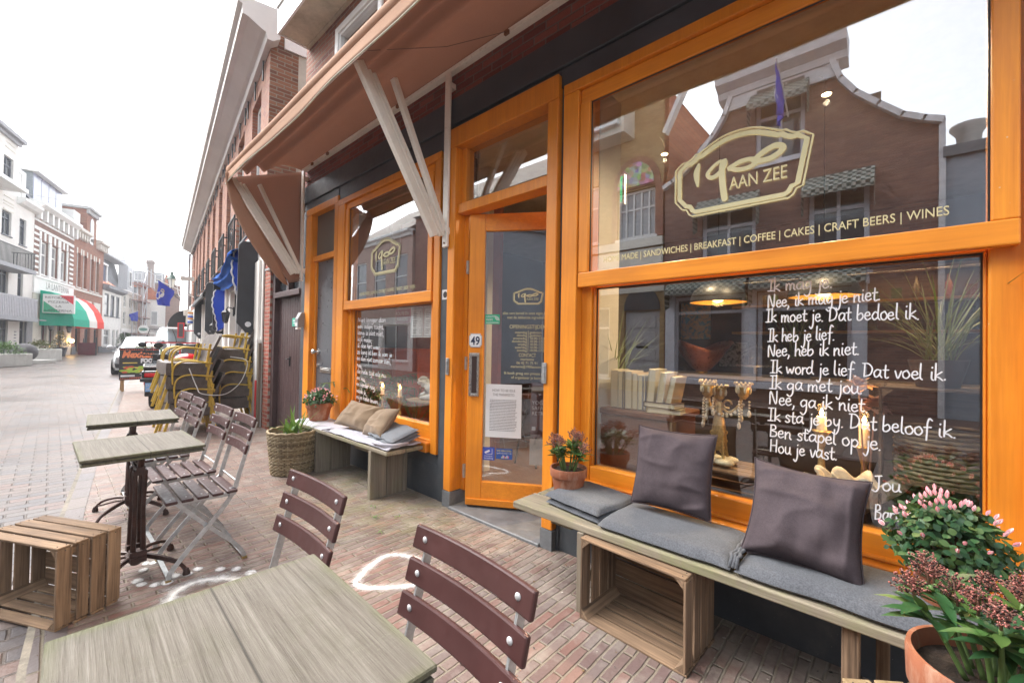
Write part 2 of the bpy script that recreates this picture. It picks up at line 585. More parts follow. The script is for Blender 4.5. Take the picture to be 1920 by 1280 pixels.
SIDEWALK = bricks('sidewalk_clinkers', 'yx', .205, .0525, [(.18, .118, .103), (.16, .114, .103), (.197, .115, .097), (.164, .128, .119), (.192, .144, .127), (.15, .104, .097), (.207, .131, .111)], (.235, .195, .15), .009, .60,
                  wet=.20, bumpd=.011, wob=.006, dust=((.31, .28, .24), .65), moss=((.15, .155, .06), .55, [(-3.35, 1.75, .9), (-3.0, 1.95, .7), (-2.6, 1.9, .5), (-4.0, 2.1, .8), (-.9, 2.2, .5)]))
ROADMAT = bricks('road_pavers', 'yx', .215, .105, [(.105, .086, .081), (.092, .084, .088), (.118, .093, .084), (.132, .088, .076), (.082, .076, .08), (.11, .098, .092), (.138, .104, .09)], (.085, .07, .06), .012, .50, grime=(.09, .072, .066), wet=.22, bumpd=.006, wob=.007)
SANDJOINT = plain('sandy_joint', (.17, .15, .12), .9, var=.4, scale=14, bump=.6)
GUTTERST = bricks('gutter_stones', 'xy', .30, 1.0, [(.12, .10, .095), (.105, .092, .092), (.135, .108, .095)], (.14, .12, .09), .010, .5, wet=.25)
WHITE = plain('white_paint', (.74, .74, .72), .5, var=.08, scale=2)
CREAM = plain('cream_paint', (.66, .63, .55), .55, var=.1, scale=2)
ALU = plain('cream_coated_aluminium', (.80, .77, .69), .35, var=.06, scale=4)
STEEL = plain('galvanised_steel', (.46, .48, .49), .42, metal=.75, var=.2, scale=30)
CHROME = plain('brushed_metal', (.62, .62, .6), .3, metal=.9, var=.12, scale=20)
CASTIRON = plain('rusty_cast_iron', (.05, .022, .017), .5, metal=.15, var=.45, scale=18, bump=.4)
BLACK = plain('black_metal', (.018, .019, .021), .45, var=.25, scale=8)
RUBBER = plain('black_rubber', (.02, .02, .021), .8, var=.2, scale=20)
TAN_FABRIC = None
GLASS = glassmat('shop_window_glass', .17, (.97, .98, .97), wav=.0)
GLASS_UP = glassmat('upper_shop_glass', .25, (.93, .94, .94), wav=.04)
GLASS_DOOR = glassmat('door_glass', .16, (.92, .93, .92))
CLEARGLASS = glassmat('clear_plastic_screen', .05, (.96, .97, .97))
def farglass(name, c, r=.08):
    n = NT(name)
    f = n.noise(n.coord(), .7, 2)
    n.P(color=n.ramp(f, [(.3, tuple(x * .6 for x in c)), (.7, c)]), rough=r, spec=.9)
    return n.mat
PANE = farglass('far_pane', (.07, .08, .09))
PANE_LT = farglass('far_pane_curtain', (.36, .37, .38))
PANE_BLUE = farglass('dormer_pane', (.28, .3, .42), .2)
# ------------------------------------------------------------------ ground
def flat(name, poly, z, mat, kind='structure', thick=0.0):
    b = MB()
    b.add([(x, y, z) for x, y in poly], [tuple(range(len(poly)))])
    o = b.build(name, mat)
    o['kind'] = kind
    return o
flat('road', [(-260, -120), (60, -120), (60, 160), (-260, 160)], 0.0, ROADMAT)
gut = [(8, -.10), (-2.6, -.085), (-3.6, -.03), (-4.7, .05), (-6.5, .22), (-9.1, .52), (-13, .94), (-17.7, 1.45), (-24, 2.3), (-34, 4.0), (-50, 7.4)]
off = lambda d: [(x + .08 * d, y + d) for x, y in gut]
flat('pavement', off(.15) + [(-50, 12), (-30, 6.5), (-7.6, 2.9), (-7.6, 2.6), (8, 2.6)], .008, SIDEWALK)
flat('gutter_strip', off(.045) + off(.15)[::-1], .012, GUTTERST)
flat('gutter_joint', off(.018) + off(.045)[::-1], .012, SANDJOINT)

# ------------------------------------------------------------------ cafe building
F = 2.285
cafe = thing('cafe_building', 'brick cafe with anthracite shopfront, orange timber windows and brown awning', 'cafe', (0, 0, 0))
XL, XR = -6.08, 3.2
b = MB()
b.wall(XL, XR, 3.46, 7.2, [(-5.15, -4.05, 3.95, 5.25), (-1.9, -.8, 3.95, 5.25), (1.0, 2.1, 3.95, 5.25)], F + .02, .14)
b.box(XL, XR, F + .30, F + .32, 3.46, 7.2)
b.add([(XL, F + .02, 2.6), (XL, 9, 2.6), (XL, 9, 7.2), (XL, F + .02, 7.2)], [(0, 3, 2, 1)])
b.build('upper_wall', BRICK_CAFE, cafe)
b = MB()
b.box(XL, XR, F + .012, F + .05, 3.475, 3.74)
b.build('brick_band', BRICK_BEAM, cafe)
b = MB()
b.box(XL + .02, XR, F - .012, F + .28, 3.245, 3.47)
b.box(-4.93, -2.815, F + .004, F + .28, 3.075, 3.24)
b.box(-1.678, XR, F + .004, F + .28, 3.108, 3.24)
b.box(-5.95, -4.95, F + .004, F + .28, 3.145, 3.24)
b.box(-2.815, -1.678, F + .006, F + .28, 3.2, 3.24)
b.build('fascia', ANTHRA, cafe, bevel=.004)
for q in ((-6.02, -5.875, F + .006, F + .3, 0, 3.144), (-2.948, -2.828, F + .006, F + .3, 0, 3.07), (-1.673, -1.648, F + .010, F + .3, 0, 3.1)):
    MB().box(*q).build('pilaster', PLINTH, cafe, bevel=.004)
b = MB()
b.box(-4.93, -2.95, F + .02, F + .3, 0, .47)
b.box(-1.648, XR, F + .02, F + .3, 0, .44)
b.box(-4.93, -2.95, F + .012, F + .02, .0, .30)
b.build('plinth', PLINTH, cafe)
MB().box(.445, .64, F + .006, F + .3, 0, 3.1).build('pilaster', PLINTH, cafe, bevel=.004)
MB().box(.642, XR, F + .02, F + .3, .441, 3.24).build('lower_wall', BRICK_CAFE, cafe)
MB().box(XR - .1, XR, F + .301, 8, 0, 3.44).build('end_wall', BRICK_SIDE, cafe)
# side door (grey, far end)
b = MB()
b.box(-5.87, -5.70, F - .012, F + .12, 0, 3.05)
b.box(-5.87, -4.935, F - .012, F + .12, 3.052, 3.14)
b.box(-5.03, -4.935, F - .010, F + .12, 0, 3.05)
b.box(-5.70, -5.03, F + .02, F + .10, 2.43, 2.5)
b.box(-5.70, -5.64, F + .04, F + .10, 0, 2.428)
b.build('side_door_frame', ORANGE, cafe, bevel=.006, seg=2)
b = MB()
b.box(-5.64, -5.03, F + .07, F + .11, .02, 2.428)
sdoor = b.build('side_door', plain('grey_door_paint', (.10, .11, .125), .35, var=.12, scale=2), cafe)
b = MB()
b.box(-5.50, -5.20, F + .058, F + .07, .985, 1.05)
b.box(-5.47, -5.23, F + .052, F + .058, 1.0, 1.03)
b.build('letterbox', CHROME, sdoor, bevel=.003)
b = MB()
b.lathe([(.03, 0), (.03, .01)], (0, 0, 0))
b = MB()
b.X = Matrix.Translation((-5.585, F + .07, 1.25)) @ Matrix.Rotation(R(90), 4, 'X')
b.lathe([(.0, 0), (.034, 0), (.034, .012), (.012, .014), (.012, .05), (.028, .055), (.03, .075), (.018, .09), (0, .092)], n=16)
b.X = Matrix.Translation((-5.585, F + .07, 1.07)) @ Matrix.Rotation(R(90), 4, 'X')
b.lathe([(.0, 0), (.024, 0), (.024, .014), (0, .016)], n=14)
b.build('door_knob', CHROME, sdoor, smooth=40)
b = MB()
b.box(-5.70, -5.03, F + .07, F + .078, 2.5, 3.05)
b.build('side_door_transom', farglass('obscure_pane', (.12, .115, .10), .35), cafe)

def shop_window(x0, x1, xs0, xs1, zt, sash, glass_u, glass_l, zsill, gl_l, tag_):
    """outer frame, proud upper sash and set-back lower light"""
    b = MB()
    lw = xs0 - x0
    b.box(x0, xs0 - .055, F - .012, F + .13, zsill, zt - .07)                       # left post
    b.box(x0, x1, F - .014, F + .13, zt - .068, zt)                                 # head
    b.box(x1 - .085, x1, F - .012, F + .13, zsill, zt - .07)                        # right post
    b.box(xs0 - .055, xs0 + .02, F + .055, F + .13, zsill, zt - .07)                # casing, set back
    b.box(xs1 - .02, x1 - .085, F + .055, F + .13, zsill, zt - .07)
    fr = b.build('shop_window', ORANGE, cafe, bevel=.006, seg=2)
    u0, u1, ub, ut = xs0 - .05, xs1 + .05, sash, zt - .07
    g0, g1, gb, gt = glass_u
    MB().box(u0, u1, F - .004, F + .05, ub, gb).build('transom_rail', ORANGE_H, fr, bevel=.006, seg=2)
    MB().box(u0, u1, F + .012, F + .05, gt, ut).build('top_rail', ORANGE_H, fr, bevel=.006, seg=2)
    MB().box(u0, g0, F - .002, F + .05, gb, gt).build('stile', ORANGE, fr, bevel=.006, seg=2)
    MB().box(g1, u1, F - .002, F + .05, gb, gt).build('stile', ORANGE, fr, bevel=.006, seg=2)
    b = MB()
    b.box(g0, g1, F + .026, F + .032, gb, gt)
    b.build('upper_pane', GLASS_UP, fr)
    l0, l1, lb, lt = gl_l
    b = MB()
    b.box(xs0 + .02, xs1 - .02, F + .06, F + .13, zsill + .09, lb)
    b.box(xs0 - .055, xs1 + .055, F - .03, F + .13, zsill, zsill + .085)
    b.box(xs0 - .055, xs1 + .055, F + .03, F + .13, zsill + .0851, zsill + .10)
    b.build('sill', ORANGE_H, fr, bevel=.008, seg=2)
    b = MB()
    b.box(xs0 + .02, l0, F + .075, F + .13, lb, lt)
    b.box(l1, xs1 - .02, F + .075, F + .13, lb, lt)
    b.box(xs0 + .02, xs1 - .02, F + .075, F + .13, lt, sash + .02)
    b.build('lower_bead', ORANGE, fr, bevel=.004)
    b = MB()
    b.box(l0, l1, F + .105, F + .111, lb, lt)
    b.build('lower_pane', GLASS, fr)
    b = MB()     # black rubber glazing strip
    for (a0, a1, c0, c1, y) in ((g0, g1, gb, gt, F + .02), (l0, l1, lb, lt, F + .098)):
        t = .006
        b.box(a0, a0 + t, y, y + .006, c0, c1)
        b.box(a1 - t, a1, y, y + .006, c0, c1)
        b.box(a0 + t, a1 - t, y, y + .006, c1 - t, c1)
    b.build('glazing_strip', BLACK, fr)
    return fr
big = shop_window(-1.645, .44, -1.47, .275, 3.105, 1.745, (-1.447, .255, 1.838, 2.94), None, .41, (-1.435, .245, .60, 1.742), 'b')
small = shop_window(-4.93, -2.955, -4.71, -3.13, 3.07, 1.752, (-4.69, -3.15, 1.852, 2.93), None, .40, (-4.66, -3.13, .63, 1.745), 's')

# ---------------- lettering
def text_mesh(txt, size, align='LEFT', shear=0.0, space=1.0, bold=0.0, sx=1.0):
    cu = bpy.data.curves.new('lettering', 'FONT')
    cu.body = txt
    cu.size = size
    cu.align_x = align
    cu.shear = shear
    cu.space_character = space
    cu.offset = bold
    cu.resolution_u = 3
    cu.fill_mode = 'FRONT'
    ob = bpy.data.objects.new('lettering', cu)
    COL.objects.link(ob)
    dg = bpy.context.evaluated_depsgraph_get()
    me = bpy.data.meshes.new_from_object(ob.evaluated_get(dg))
    vs = [(v.co.x * sx, v.co.y) for v in me.vertices]
    fs = [tuple(p.vertices) for p in me.polygons]
    bpy.data.objects.remove(ob)
    bpy.data.curves.remove(cu)
    bpy.data.meshes.remove(me)
    return vs, fs
def put_text(b, txt, size, x, z, y, align='LEFT', m=0, width=None, **k):
    vs, fs = text_mesh(txt, size, align, **k)
    s = 1.0
    if width and vs:
        s = width / (max(v[0] for v in vs) - min(v[0] for v in vs))
    b.add([(x + v[0] * s, y, z + v[1]) for v in vs], fs, m)
def ribbon(b, pts, w, y, m=0, closed=False):
    """flat stroke in the x-z plane at depth y; w: number or per-point list"""
    n = len(pts)
    ws = w if isinstance(w, list) else [w] * n
    L, Rr = [], []
    for i in range(n):
        a = pts[i - 1] if (closed or i > 0) else pts[0]
        c = pts[(i + 1) % n] if (closed or i < n - 1) else pts[-1]
        dx, dz = c[0] - a[0], c[1] - a[1]
        l = math.hypot(dx, dz) or 1
        nx, nz_ = -dz / l * ws[i] / 2, dx / l * ws[i] / 2
        L.append((pts[i][0] + nx, y - 2.5e-5 * i, pts[i][1] + nz_))
        Rr.append((pts[i][0] - nx, y - 2.5e-5 * i, pts[i][1] - nz_))
    k = n if closed else n - 1
    b.add(L + Rr, [(i, (i + 1) % n, n + (i + 1) % n, n + i) for i in range(k)], m)
    if not closed:
        for e in (0, n - 1):
            r = ws[e] / 2
            if r > 0:
                b.add([(pts[e][0] + r * math.cos(a * PI / 4), y - 2.5e-5 * e - 1e-5, pts[e][1] + r * math.sin(a * PI / 4)) for a in range(8)], [tuple(range(8))], m)
def sp2(pts, k=5, closed=False):
    return [(p.x, p.y) for p in spline([(a, c, 0) for a, c in pts], k, closed)]
LETTER_CREAM = plain('cream_window_lettering', (.62, .57, .33), .6, var=.05)
LETTER_WHITE = plain('white_window_paint', (.66, .66, .68), .7, var=.05)
def logo(b, cx, cz, hw, hh, y, m=0, lw=1.0, squash=1.0):
    """arched plaque outline, thin outside thick, with flowing 1900 and AAN ZEE"""
    def plaque(s):
        half = [(1.0, -.40), (1.0, .42), (.88, .56), (.80, .56), (.72, .62), (.66, .70), (.60, .70)]
        arch = sp2([(.60, .70), (.48, .80), (.25, .95), (0, 1.0), (-.25, .95), (-.48, .80), (-.60, .70)], 5)
        left = [(-x, z) for x, z in half[::-1]]
        bot = [(-1.0, -.40), (-.88, -.62), (-.80, -.66), (-.76, -.78), (-.70, -.84), (.70, -.84), (.76, -.78), (.80, -.66), (.88, -.62)]
        pts = half[1:] + arch[1:-1] + left[:-1] + bot
        return [(cx + hw * s * x, cz + hh * (z * (1 - (1 - s) * 1.5) - .02)) for x, z in pts]
    ribbon(b, plaque(1.0), .0075 * lw, y, m, True)
    ribbon(b, plaque(.925), .022 * lw, y, m, True)
    t = lambda P: [(cx + hw * x, cz + hh * z) for x, z in P]
    def wv(n, a, c):
        return [lw * (a + (c - a) * math.sin(PI * i / (n - 1))) for i in range(n)]
    p = sp2(t([(-.60, .42), (-.64, .2), (-.62, -.12)]), 6)
    ribbon(b, p, wv(len(p), .012, .030), y - .0003, m)
    p = sp2(t([(-.26, .36), (-.36, .28), (-.46, .12), (-.40, .0), (-.28, .06), (-.20, .22), (-.21, .34), (-.235, .1), (-.22, -.25), (-.19, -.58)]), 6)
    ribbon(b, p, [lw * (.014 + .016 * min(1, i / len(p) * 1.4)) for i in range(len(p))], y - .0006, m)
    p = sp2(t([(-.13, .12), (.05, .22), (.22, .20), (.26, .10), (.15, .03), (.0, .04), (-.10, .11)]), 6, True)
    ribbon(b, p, .022 * lw, y - .0009, m, True)
    p = sp2(t([(.24, .16), (.36, .30), (.52, .38), (.62, .32), (.60, .22), (.46, .12), (.30, .12)]), 6, True)
    ribbon(b, p, .026 * lw, y - .0012, m, True)
    put_text(b, 'AAN ZEE', .42 * hh, cx - .12 * hw, cz - .40 * hh, y - .0015, 'LEFT', m, width=.80 * hw, bold=.0)
yb = F + .022
b = MB()
logo(b, -.590, 2.255, .312, .213, yb)
b.build('lettering', LETTER_CREAM, big)
b = MB()
put_text(b, 'HOME MADE | SANDWICHES | BREAKFAST | COFFEE | CAKES | CRAFT BEERS | WINES', .052, -1.348, 1.888, yb, width=1.496)
b.build('lettering', LETTER_CREAM, big)
b = MB()
logo(b, -3.908, 2.262, .285, .20, yb, lw=.95)
b.build('lettering', LETTER_CREAM, small)
b = MB()
put_text(b, 'HOME MADE | LUNCH | ONTBIJT | KOFFIE | TAART | BIER | WIJN', .052, -4.43, 1.895, yb, width=1.06)
b.build('lettering', LETTER_CREAM, small)

# handwriting: single-stroke glyphs, x-height 1
HW = {
 'a': (.95, [[(.75, .85), (.4, 1), (.08, .6), (.2, .08), (.5, .15), (.74, .6)], [(.76, .95), (.72, .3), (.9, 0)]]),
 'b': (.9, [[(.12, 1.9), (.1, .9), (.12, .1), (.45, .0), (.75, .4), (.55, .85), (.15, .6)]]),
 'c': (.75, [[(.65, .8), (.35, .95), (.08, .5), (.3, .02), (.65, .15)]]),
 'd': (.95, [[(.7, .75), (.35, .95), (.06, .45), (.3, .02), (.68, .3)], [(.74, 1.9), (.70, .4), (.92, 0)]]),
 'e': (.8, [[(.08, .5), (.6, .58), (.5, .95), (.18, .85), (.08, .35), (.35, 0), (.72, .2)]]),
 'f': (.7, [[(.7, 1.75), (.45, 1.95), (.3, 1.4), (.28, .4), (.25, -.6)], [(.02, .9), (.62, .95)]]),
 'g': (.92, [[(.72, .85), (.38, .98), (.08, .55), (.3, .1), (.68, .4)], [(.74, .95), (.72, -.4), (.4, -.95), (.08, -.7)]]),
 'h': (.9, [[(.12, 1.9), (.12, .0)], [(.12, .5), (.45, .95), (.68, .7), (.68, .2), (.82, 0)]]),
 'i': (.42, [[(.18, .95), (.18, .2), (.34, 0)], [(.2, 1.42), (.22, 1.5)]]),
 'j': (.5, [[(.3, .95), (.3, -.3), (.1, -.95), (-.15, -.7)], [(.3, 1.42), (.33, 1.5)]]),
 'k': (.85, [[(.12, 1.9), (.12, 0)], [(.68, .95), (.14, .45), (.45, .3), (.78, 0)]]),
 'l': (.42, [[(.16, 1.9), (.14, .3), (.34, .0)]]),
 'm': (1.25, [[(.1, .95), (.12, 0)], [(.12, .5), (.35, .95), (.55, .75), (.56, 0)], [(.56, .5), (.82, .95), (1.0, .7), (1.0, .2), (1.15, 0)]]),
 'n': (.9, [[(.1, .95), (.12, 0)], [(.12, .5), (.42, .95), (.64, .7), (.64, .2), (.8, 0)]]),
 'o': (.85, [[(.45, .98), (.1, .7), (.15, .15), (.5, 0), (.76, .45), (.5, .98)]]),
 'p': (.88, [[(.12, .95), (.12, -.9)], [(.12, .6), (.42, .98), (.74, .6), (.5, .05), (.14, .2)]]),
 'r': (.62, [[(.12, .95), (.12, 0)], [(.12, .5), (.35, .92), (.58, .85)]]),
 's': (.7, [[(.6, .82), (.3, .98), (.14, .7), (.45, .45), (.56, .15), (.3, 0), (.06, .15)]]),
 't': (.65, [[(.28, 1.6), (.25, .3), (.4, 0), (.6, .12)], [(.02, 1.0), (.58, 1.03)]]),
 'u': (.9, [[(.1, .95), (.12, .25), (.38, 0), (.66, .3)], [(.68, .95), (.68, .2), (.85, 0)]]),
 'v': (.8, [[(.06, .95), (.35, .02), (.68, .95)]]),
 'w': (1.15, [[(.06, .95), (.28, .02), (.54, .7), (.8, .02), (1.05, .95)]]),
 'y': (.85, [[(.1, .95), (.15, .4), (.4, .15), (.66, .5)], [(.7, .95), (.62, -.4), (.3, -.95), (.0, -.75)]]),
 'z': (.75, [[(.08, .95), (.62, .93), (.08, .03), (.68, .05)]]),
 'I': (.75, [[(.38, 1.75), (.36, 0)], [(.05, 1.75), (.72, 1.78)], [(.02, 0), (.68, .02)]]),
 'N': (1.2, [[(.1, 0), (.15, 1.75), (.85, .05), (.95, 1.8)]]),
 'D': (1.2, [[(.2, 1.75), (.15, 0)], [(-.05, 1.75), (.6, 1.7), (1.0, 1.1), (.8, .3), (.15, 0)]]),
 'B': (1.05, [[(.15, 1.75), (.12, 0)], [(.1, 1.72), (.6, 1.7), (.7, 1.2), (.2, .95), (.8, .7), (.75, .15), (.12, 0)]]),
 'H': (1.15, [[(.12, 1.75), (.12, 0)], [(.9, 1.8), (.88, 0)], [(.12, .9), (.9, .95)]]),
 'J': (.85, [[(.15, 1.72), (.75, 1.75)], [(.5, 1.75), (.5, .4), (.25, -.1), (-.1, .1)]]),
 'Z': (.95, [[(.08, 1.7), (.8, 1.7), (.05, .03), (.85, .05)]]),
 'M': (1.4, [[(.1, 0), (.2, 1.75), (.62, .5), (1.08, 1.75), (1.2, 0)]]),
 '.': (.4, [[(.12, .0), (.16, .05)]]),
 ',': (.4, [[(.15, .1), (.18, -.05), (.05, -.4)]]),
 ' ': (.55, []),
}
STK = [0]
def handwrite(b, txt, x0, z0, x1, z1, xh, w, y, m=0):
    tot = sum(HW[c][0] for c in txt)
    rr = random.Random(hash(txt) % 1000 if False else len(txt) * 7 + ord(txt[0]))
    s = (x1 - x0) / (tot * xh)
    cx = 0.0
    for c in txt:
        adv, strokes = HW[c]
        jx, jz, js = rr.uniform(-.04, .04), rr.uniform(-.06, .06), rr.uniform(.94, 1.06)
        for st in strokes:
            pts = []
            for px, pz in st:
                u = (cx + px + jx) * xh * s
                t = u / max(1e-6, (x1 - x0))
                pts.append((x0 + u + .10 * pz * xh * .3, z0 + (z1 - z0) * t + (pz * js + jz) * xh))
            pts = sp2(pts, 5) if len(pts) > 2 else pts
            STK[0] = (STK[0] + 1) % 9
            ribbon(b, pts, w, y - STK[0] * .00025, m)
        cx += adv
yl = F + .100
b = MB()
for t, x0, z0, x1, z1 in [('Ik mag je.', -.469, 1.649, -.209, 1.646), ('Nee, ik mag je niet.', -.468, 1.569, -.044, 1.58), ('Ik moet je. Dat bedoel ik.', -.474, 1.497, .076, 1.495),
        ('Ik heb je lief.', -.467, 1.399, -.2, 1.41), ('Nee, heb ik niet.', -.466, 1.328, -.114, 1.344), ('Ik word je lief. Dat voel ik.', -.454, 1.249, .152, 1.25),
        ('Ik ga met jou.', -.458, 1.17, -.1, 1.175), ('Nee, ga ik niet.', -.457, 1.094, -.082, 1.096), ('Ik sta je by. Dat beloof ik.', -.461, 1.012, .18, 1.028),
        ('Ben stapel op je.', -.456, .936, -.038, .942), ('Hou je vast.', -.453, .863, -.187, .87), ('Jou', -.069, .765, .021, .782), ('Bart M', -.063, .644, .061, .672)]:
    handwrite(b, t, x0, z0, x1, z1, .034, .0052, yl)
b.build('lettering', LETTER_WHITE, big)
b = MB()
for i, (t, ln) in enumerate([('Niet langer dan', .66), ('een adem tocht,', .62), ('lang is dat niet,', .62), ('kijk maar,', .36), ('ik doe het weer,', .56), ('zo lang al ben ik van je', .80),
        ('en dan niet zomaar zien,', .78), ('nee,', .14), ('de hele tijd als nu', .68), ('en nu,', .22), ('en verder nog,', .46), ('vaak ik,', .26), ('mijn hele leven', .52)]):
    z = 1.615 - i * .0735
    handwrite(b, t, -4.60, z, -4.60 + ln * .92, z - .02, .028, .0068, yl)
b.build('lettering', LETTER_WHITE, small)

# ---------------- front door
b = MB()
b.box(-2.822, -2.735, F - .03, F + .15, .14, 3.03)
b.box(-1.765, -1.677, F - .03, F + .15, .14, 3.03)
b.box(-2.822, -1.677, F - .032, F + .15, 3.032, 3.195)
b.box(-2.735, -1.765, F + .0, F + .13, 2.47, 2.55)
b.box(-2.735, -2.68, F + .08, F + .15, .14, 2.468)
b.box(-1.80, -1.765, F + .05, F + .15, .14, 2.468)
b.box(-2.735, -2.68, F + .04, F + .13, 2.552, 3.03)
b.box(-1.82, -1.765, F + .04, F + .13, 2.552, 3.03)
dfr = b.build('door_frame', ORANGE, cafe, bevel=.006, seg=2)
for q in (-2.826, -1.769):
    MB().box(q, q + .096, F - .034, F + .16, 0, .138).build('post_foot', bpy.data.materials.get('bluestone') or plain('bluestone', (.14, .147, .155), .6, var=.25, scale=8, bump=.3), dfr)
b = MB()
b.box(-2.68, -1.82, F + .075, F + .081, 2.55, 3.03)
b.build('transom_pane', GLASS_DOOR, dfr)
b = MB()
b.box(-2.68, -1.82, F + .035, F + .075, 2.552, 2.566)
b.build('glazing_bead', plain('pale_bead', (.6, .6, .6), .4), dfr)
for z in (2.02, 1.21, .31):
    b = MB()
    b.tube([(-2.672, F + .072, z - .055), (-2.672, F + .072, z + .055)], .014, 8)
    b.box(-2.685, -2.66, F + .074, F + .079, z - .05, z + .05)
    b.build('hinge', STEEL, dfr)
for x in (-2.785, -1.755):
    b = MB()
    b.box(x - .018, x + .018, F - .042, F - .0305, 1.11, 1.25)
    b.box(x - .009, x + .009, F - .050, F - .042, 1.13, 1.23)
    b.build('strike_plate', STEEL, dfr, bevel=.002)
b = MB()
b.box(-2.73, -1.77, F - .05, F + .32, 0, .03)
b.build('threshold', plain('worn_bluestone', (.13, .135, .14), .55, var=.3, scale=7, bump=.4), cafe, bevel=.006)
# the leaf, standing ajar
DL = Matrix.Translation((-2.64, 2.35, 0)) @ Matrix.Rotation(R(32), 4, 'Z')
W_, H0, H1 = .82, .045, 2.455
b = MB(); b.X = DL
b.box(0, .135, -.02, .025, H0, H1)
b.box(W_ - .13, W_, -.02, .025, H0, H1)
leaf = b.build('door', ORANGE, cafe, bevel=.006, seg=2)
b = MB(); b.X = DL
b.box(.135, W_ - .13, -.0195, .025, H0 + .001, .245)
b.box(.005, W_ - .005, -.034, -.0195, H0 + .004, .105)
b.build('bottom_rail', ORANGE_H, leaf, bevel=.006, seg=2)
b = MB(); b.X = DL
b.box(.135, W_ - .13, -.0195, .025, 2.31, H1 - .001)
b.build('top_rail', ORANGE_H, leaf, bevel=.006, seg=2)
b = MB(); b.X = DL
b.box(.135, W_ - .13, -.002, .004, .245, 2.31)
b.build('door_pane', GLASS_DOOR, leaf)
b = MB(); b.X = DL
b.box(.02, .105, -.032, -.0205, .94, 1.30)
b.box(.0205, .034, -.045, -.032, .945, 1.295)
b.box(.091, .1045, -.045, -.032, .945, 1.295)
b.box(.034, .091, -.045, -.032, 1.275, 1.295)
b.box(.034, .091, -.045, -.032, .945, .965)
b.build('door_handle', CHROME, leaf, bevel=.003)
b = MB(); b.X = DL
b.box(.042, .084, -.036, -.0325, .97, 1.27)
b.build('handle_slot', plain('dark_slot', (.05, .03, .025), .4), leaf)
b = MB(); b.X = DL
yd = -.0045
logo(b, .50, 1.765, .125, .072, yd, lw=.42)
for t, s, z, wd in [('alles vers bereid in onze eigen keuken', .034, 1.62, .42), ('met de lekkerste ingrediënten', .034, 1.585, .34), ('OPENINGSTIJDEN', .045, 1.505, .30),
                    ('CONTACT', .042, 1.275, .14), ('marianne', .032, 1.245, .11), ('06 42 71 75 91', .03, 1.215, .17), ('marianne@1900aanzee.nl', .03, 1.185, .27),
                    ('Ik kook graag een private dinner', .032, 1.13, .38), ('of organiseer je borrel', .032, 1.095, .26)]:
    put_text(b, t, s, .50, z, yd, 'CENTER', width=wd)
for i, (dn, hr) in enumerate([('maandag', 'gesloten'), ('dinsdag', 'gesloten'), ('woensdag', '10.00-17.00'), ('donderdag', '10.00-17.00'), ('vrijdag', '10.00-17.00'), ('zaterdag', '10.00-17.00'), ('zondag', '10.00-17.00')]):
    z = 1.465 - i * .0245
    put_text(b, dn, .029, .495, z, yd, 'RIGHT')
    put_text(b, hr, .029, .515, z, yd, 'LEFT')
b.box(.503, .506, yd - .0005, yd, 1.315, 1.49)
b.build('lettering', LETTER_CREAM, leaf)

# ---------------- interior of the cafe
b = MB()
b.box(-5.9, 3.0, 2.62, 7.5, .0, .028)
b.build('interior_floor', wood('interior_floor_boards', (.16, .085, .045), (.26, .15, .085), 'y', .6, .5), cafe)
DARKWALL = plain('dark_interior_wall', (.10, .07, .06), .8, var=.2, scale=1.5)
b = MB()
b.box(-6.0, 3.1, 7.5, 7.6, 0, 3.4)
b.box(-6.05, -5.95, 2.62, 7.5, 0, 3.4)
b.box(3.05, 3.15, 2.62, 7.5, 0, 3.4)
b.build('interior_wall', DARKWALL, cafe)
b = MB()
b.box(-6.0, 3.1, 2.62, 7.6, 3.30, 3.42)
b.build('ceiling', plain('interior_ceiling', (.55, .53, .48), .8), cafe)
b = MB()
b.box(-3.62, -3.22, 3.12, 3.2, .03, 3.29)
b.build('partition', CREAM, cafe)
b = MB()
b.box(-1.50, -1.452, F + .14, F + .42, .40, 3.1)
b.box(-3.05, -2.83, F + .32, F + .34, 0, 3.24)
b.build('window_jamb', CREAM, cafe)
b = MB()
b.box(-1.45, .30, F + .14, 2.95, .40, .44)
b.box(-4.68, -3.1, F + .14, 2.95, .40, .44)
b.build('window_seat', wood('window_seat_wood', (.11, .07, .05), (.2, .13, .09), 'x', .8), cafe)

# upstairs window, eave box
for x0 in (-5.15, -1.9, 1.0):
    x1 = x0 + 1.1
    b = MB()
    b.box(x0, x0 + .08, F - .005, F + .12, 3.95, 5.25)
    b.box(x1 - .08, x1, F - .005, F + .12, 3.95, 5.25)
    b.box(x0 + .08, x1 - .08, F - .005, F + .12, 5.17, 5.25)
    b.box(x0 + .08, x1 - .08, F - .005, F + .12, 3.95, 4.03)
    b.box(x0 + .08, x0 + .11, F + .015, F + .11, 4.03, 5.17)
    b.box(x1 - .11, x1 - .08, F + .015, F + .11, 4.03, 5.17)
    b.box(x0 + .11, x1 - .11, F + .015, F + .11, 5.14, 5.17)
    fr = b.build('upper_window', WHITE, cafe, bevel=.005)
    b = MB()
    b.box(x0 + .11, x1 - .11, F + .035, F + .041, 4.03, 5.14)
    b.build('pane', glassmat('upstairs_pane', .10), fr)
    b = MB()
    b.grid(lambda u, v: (x0 + .1 + u * (x1 - x0 - .2), F + .15 + .012 * math.sin(u * 70) + .006 * math.sin(u * 31 + 1), 4.0 + v * 1.15), 90, 3)
    b.build('curtain', fabric('net_curtain', (.75, .75, .77), .06), fr, smooth=True)
b = MB()
b.box(-6.0, XR, 1.90, 1.925, 5.40, 5.80)
b.box(-6.0, -5.975, 1.925, F + .02, 5.40, 5.80)
b.box(-6.02, XR, 1.88, 1.90, 5.74, 5.82)
b.build('eave_box', WHITE, cafe)
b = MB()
b.box(-5.975, XR, 1.925, F + .018, 5.42, 5.45)
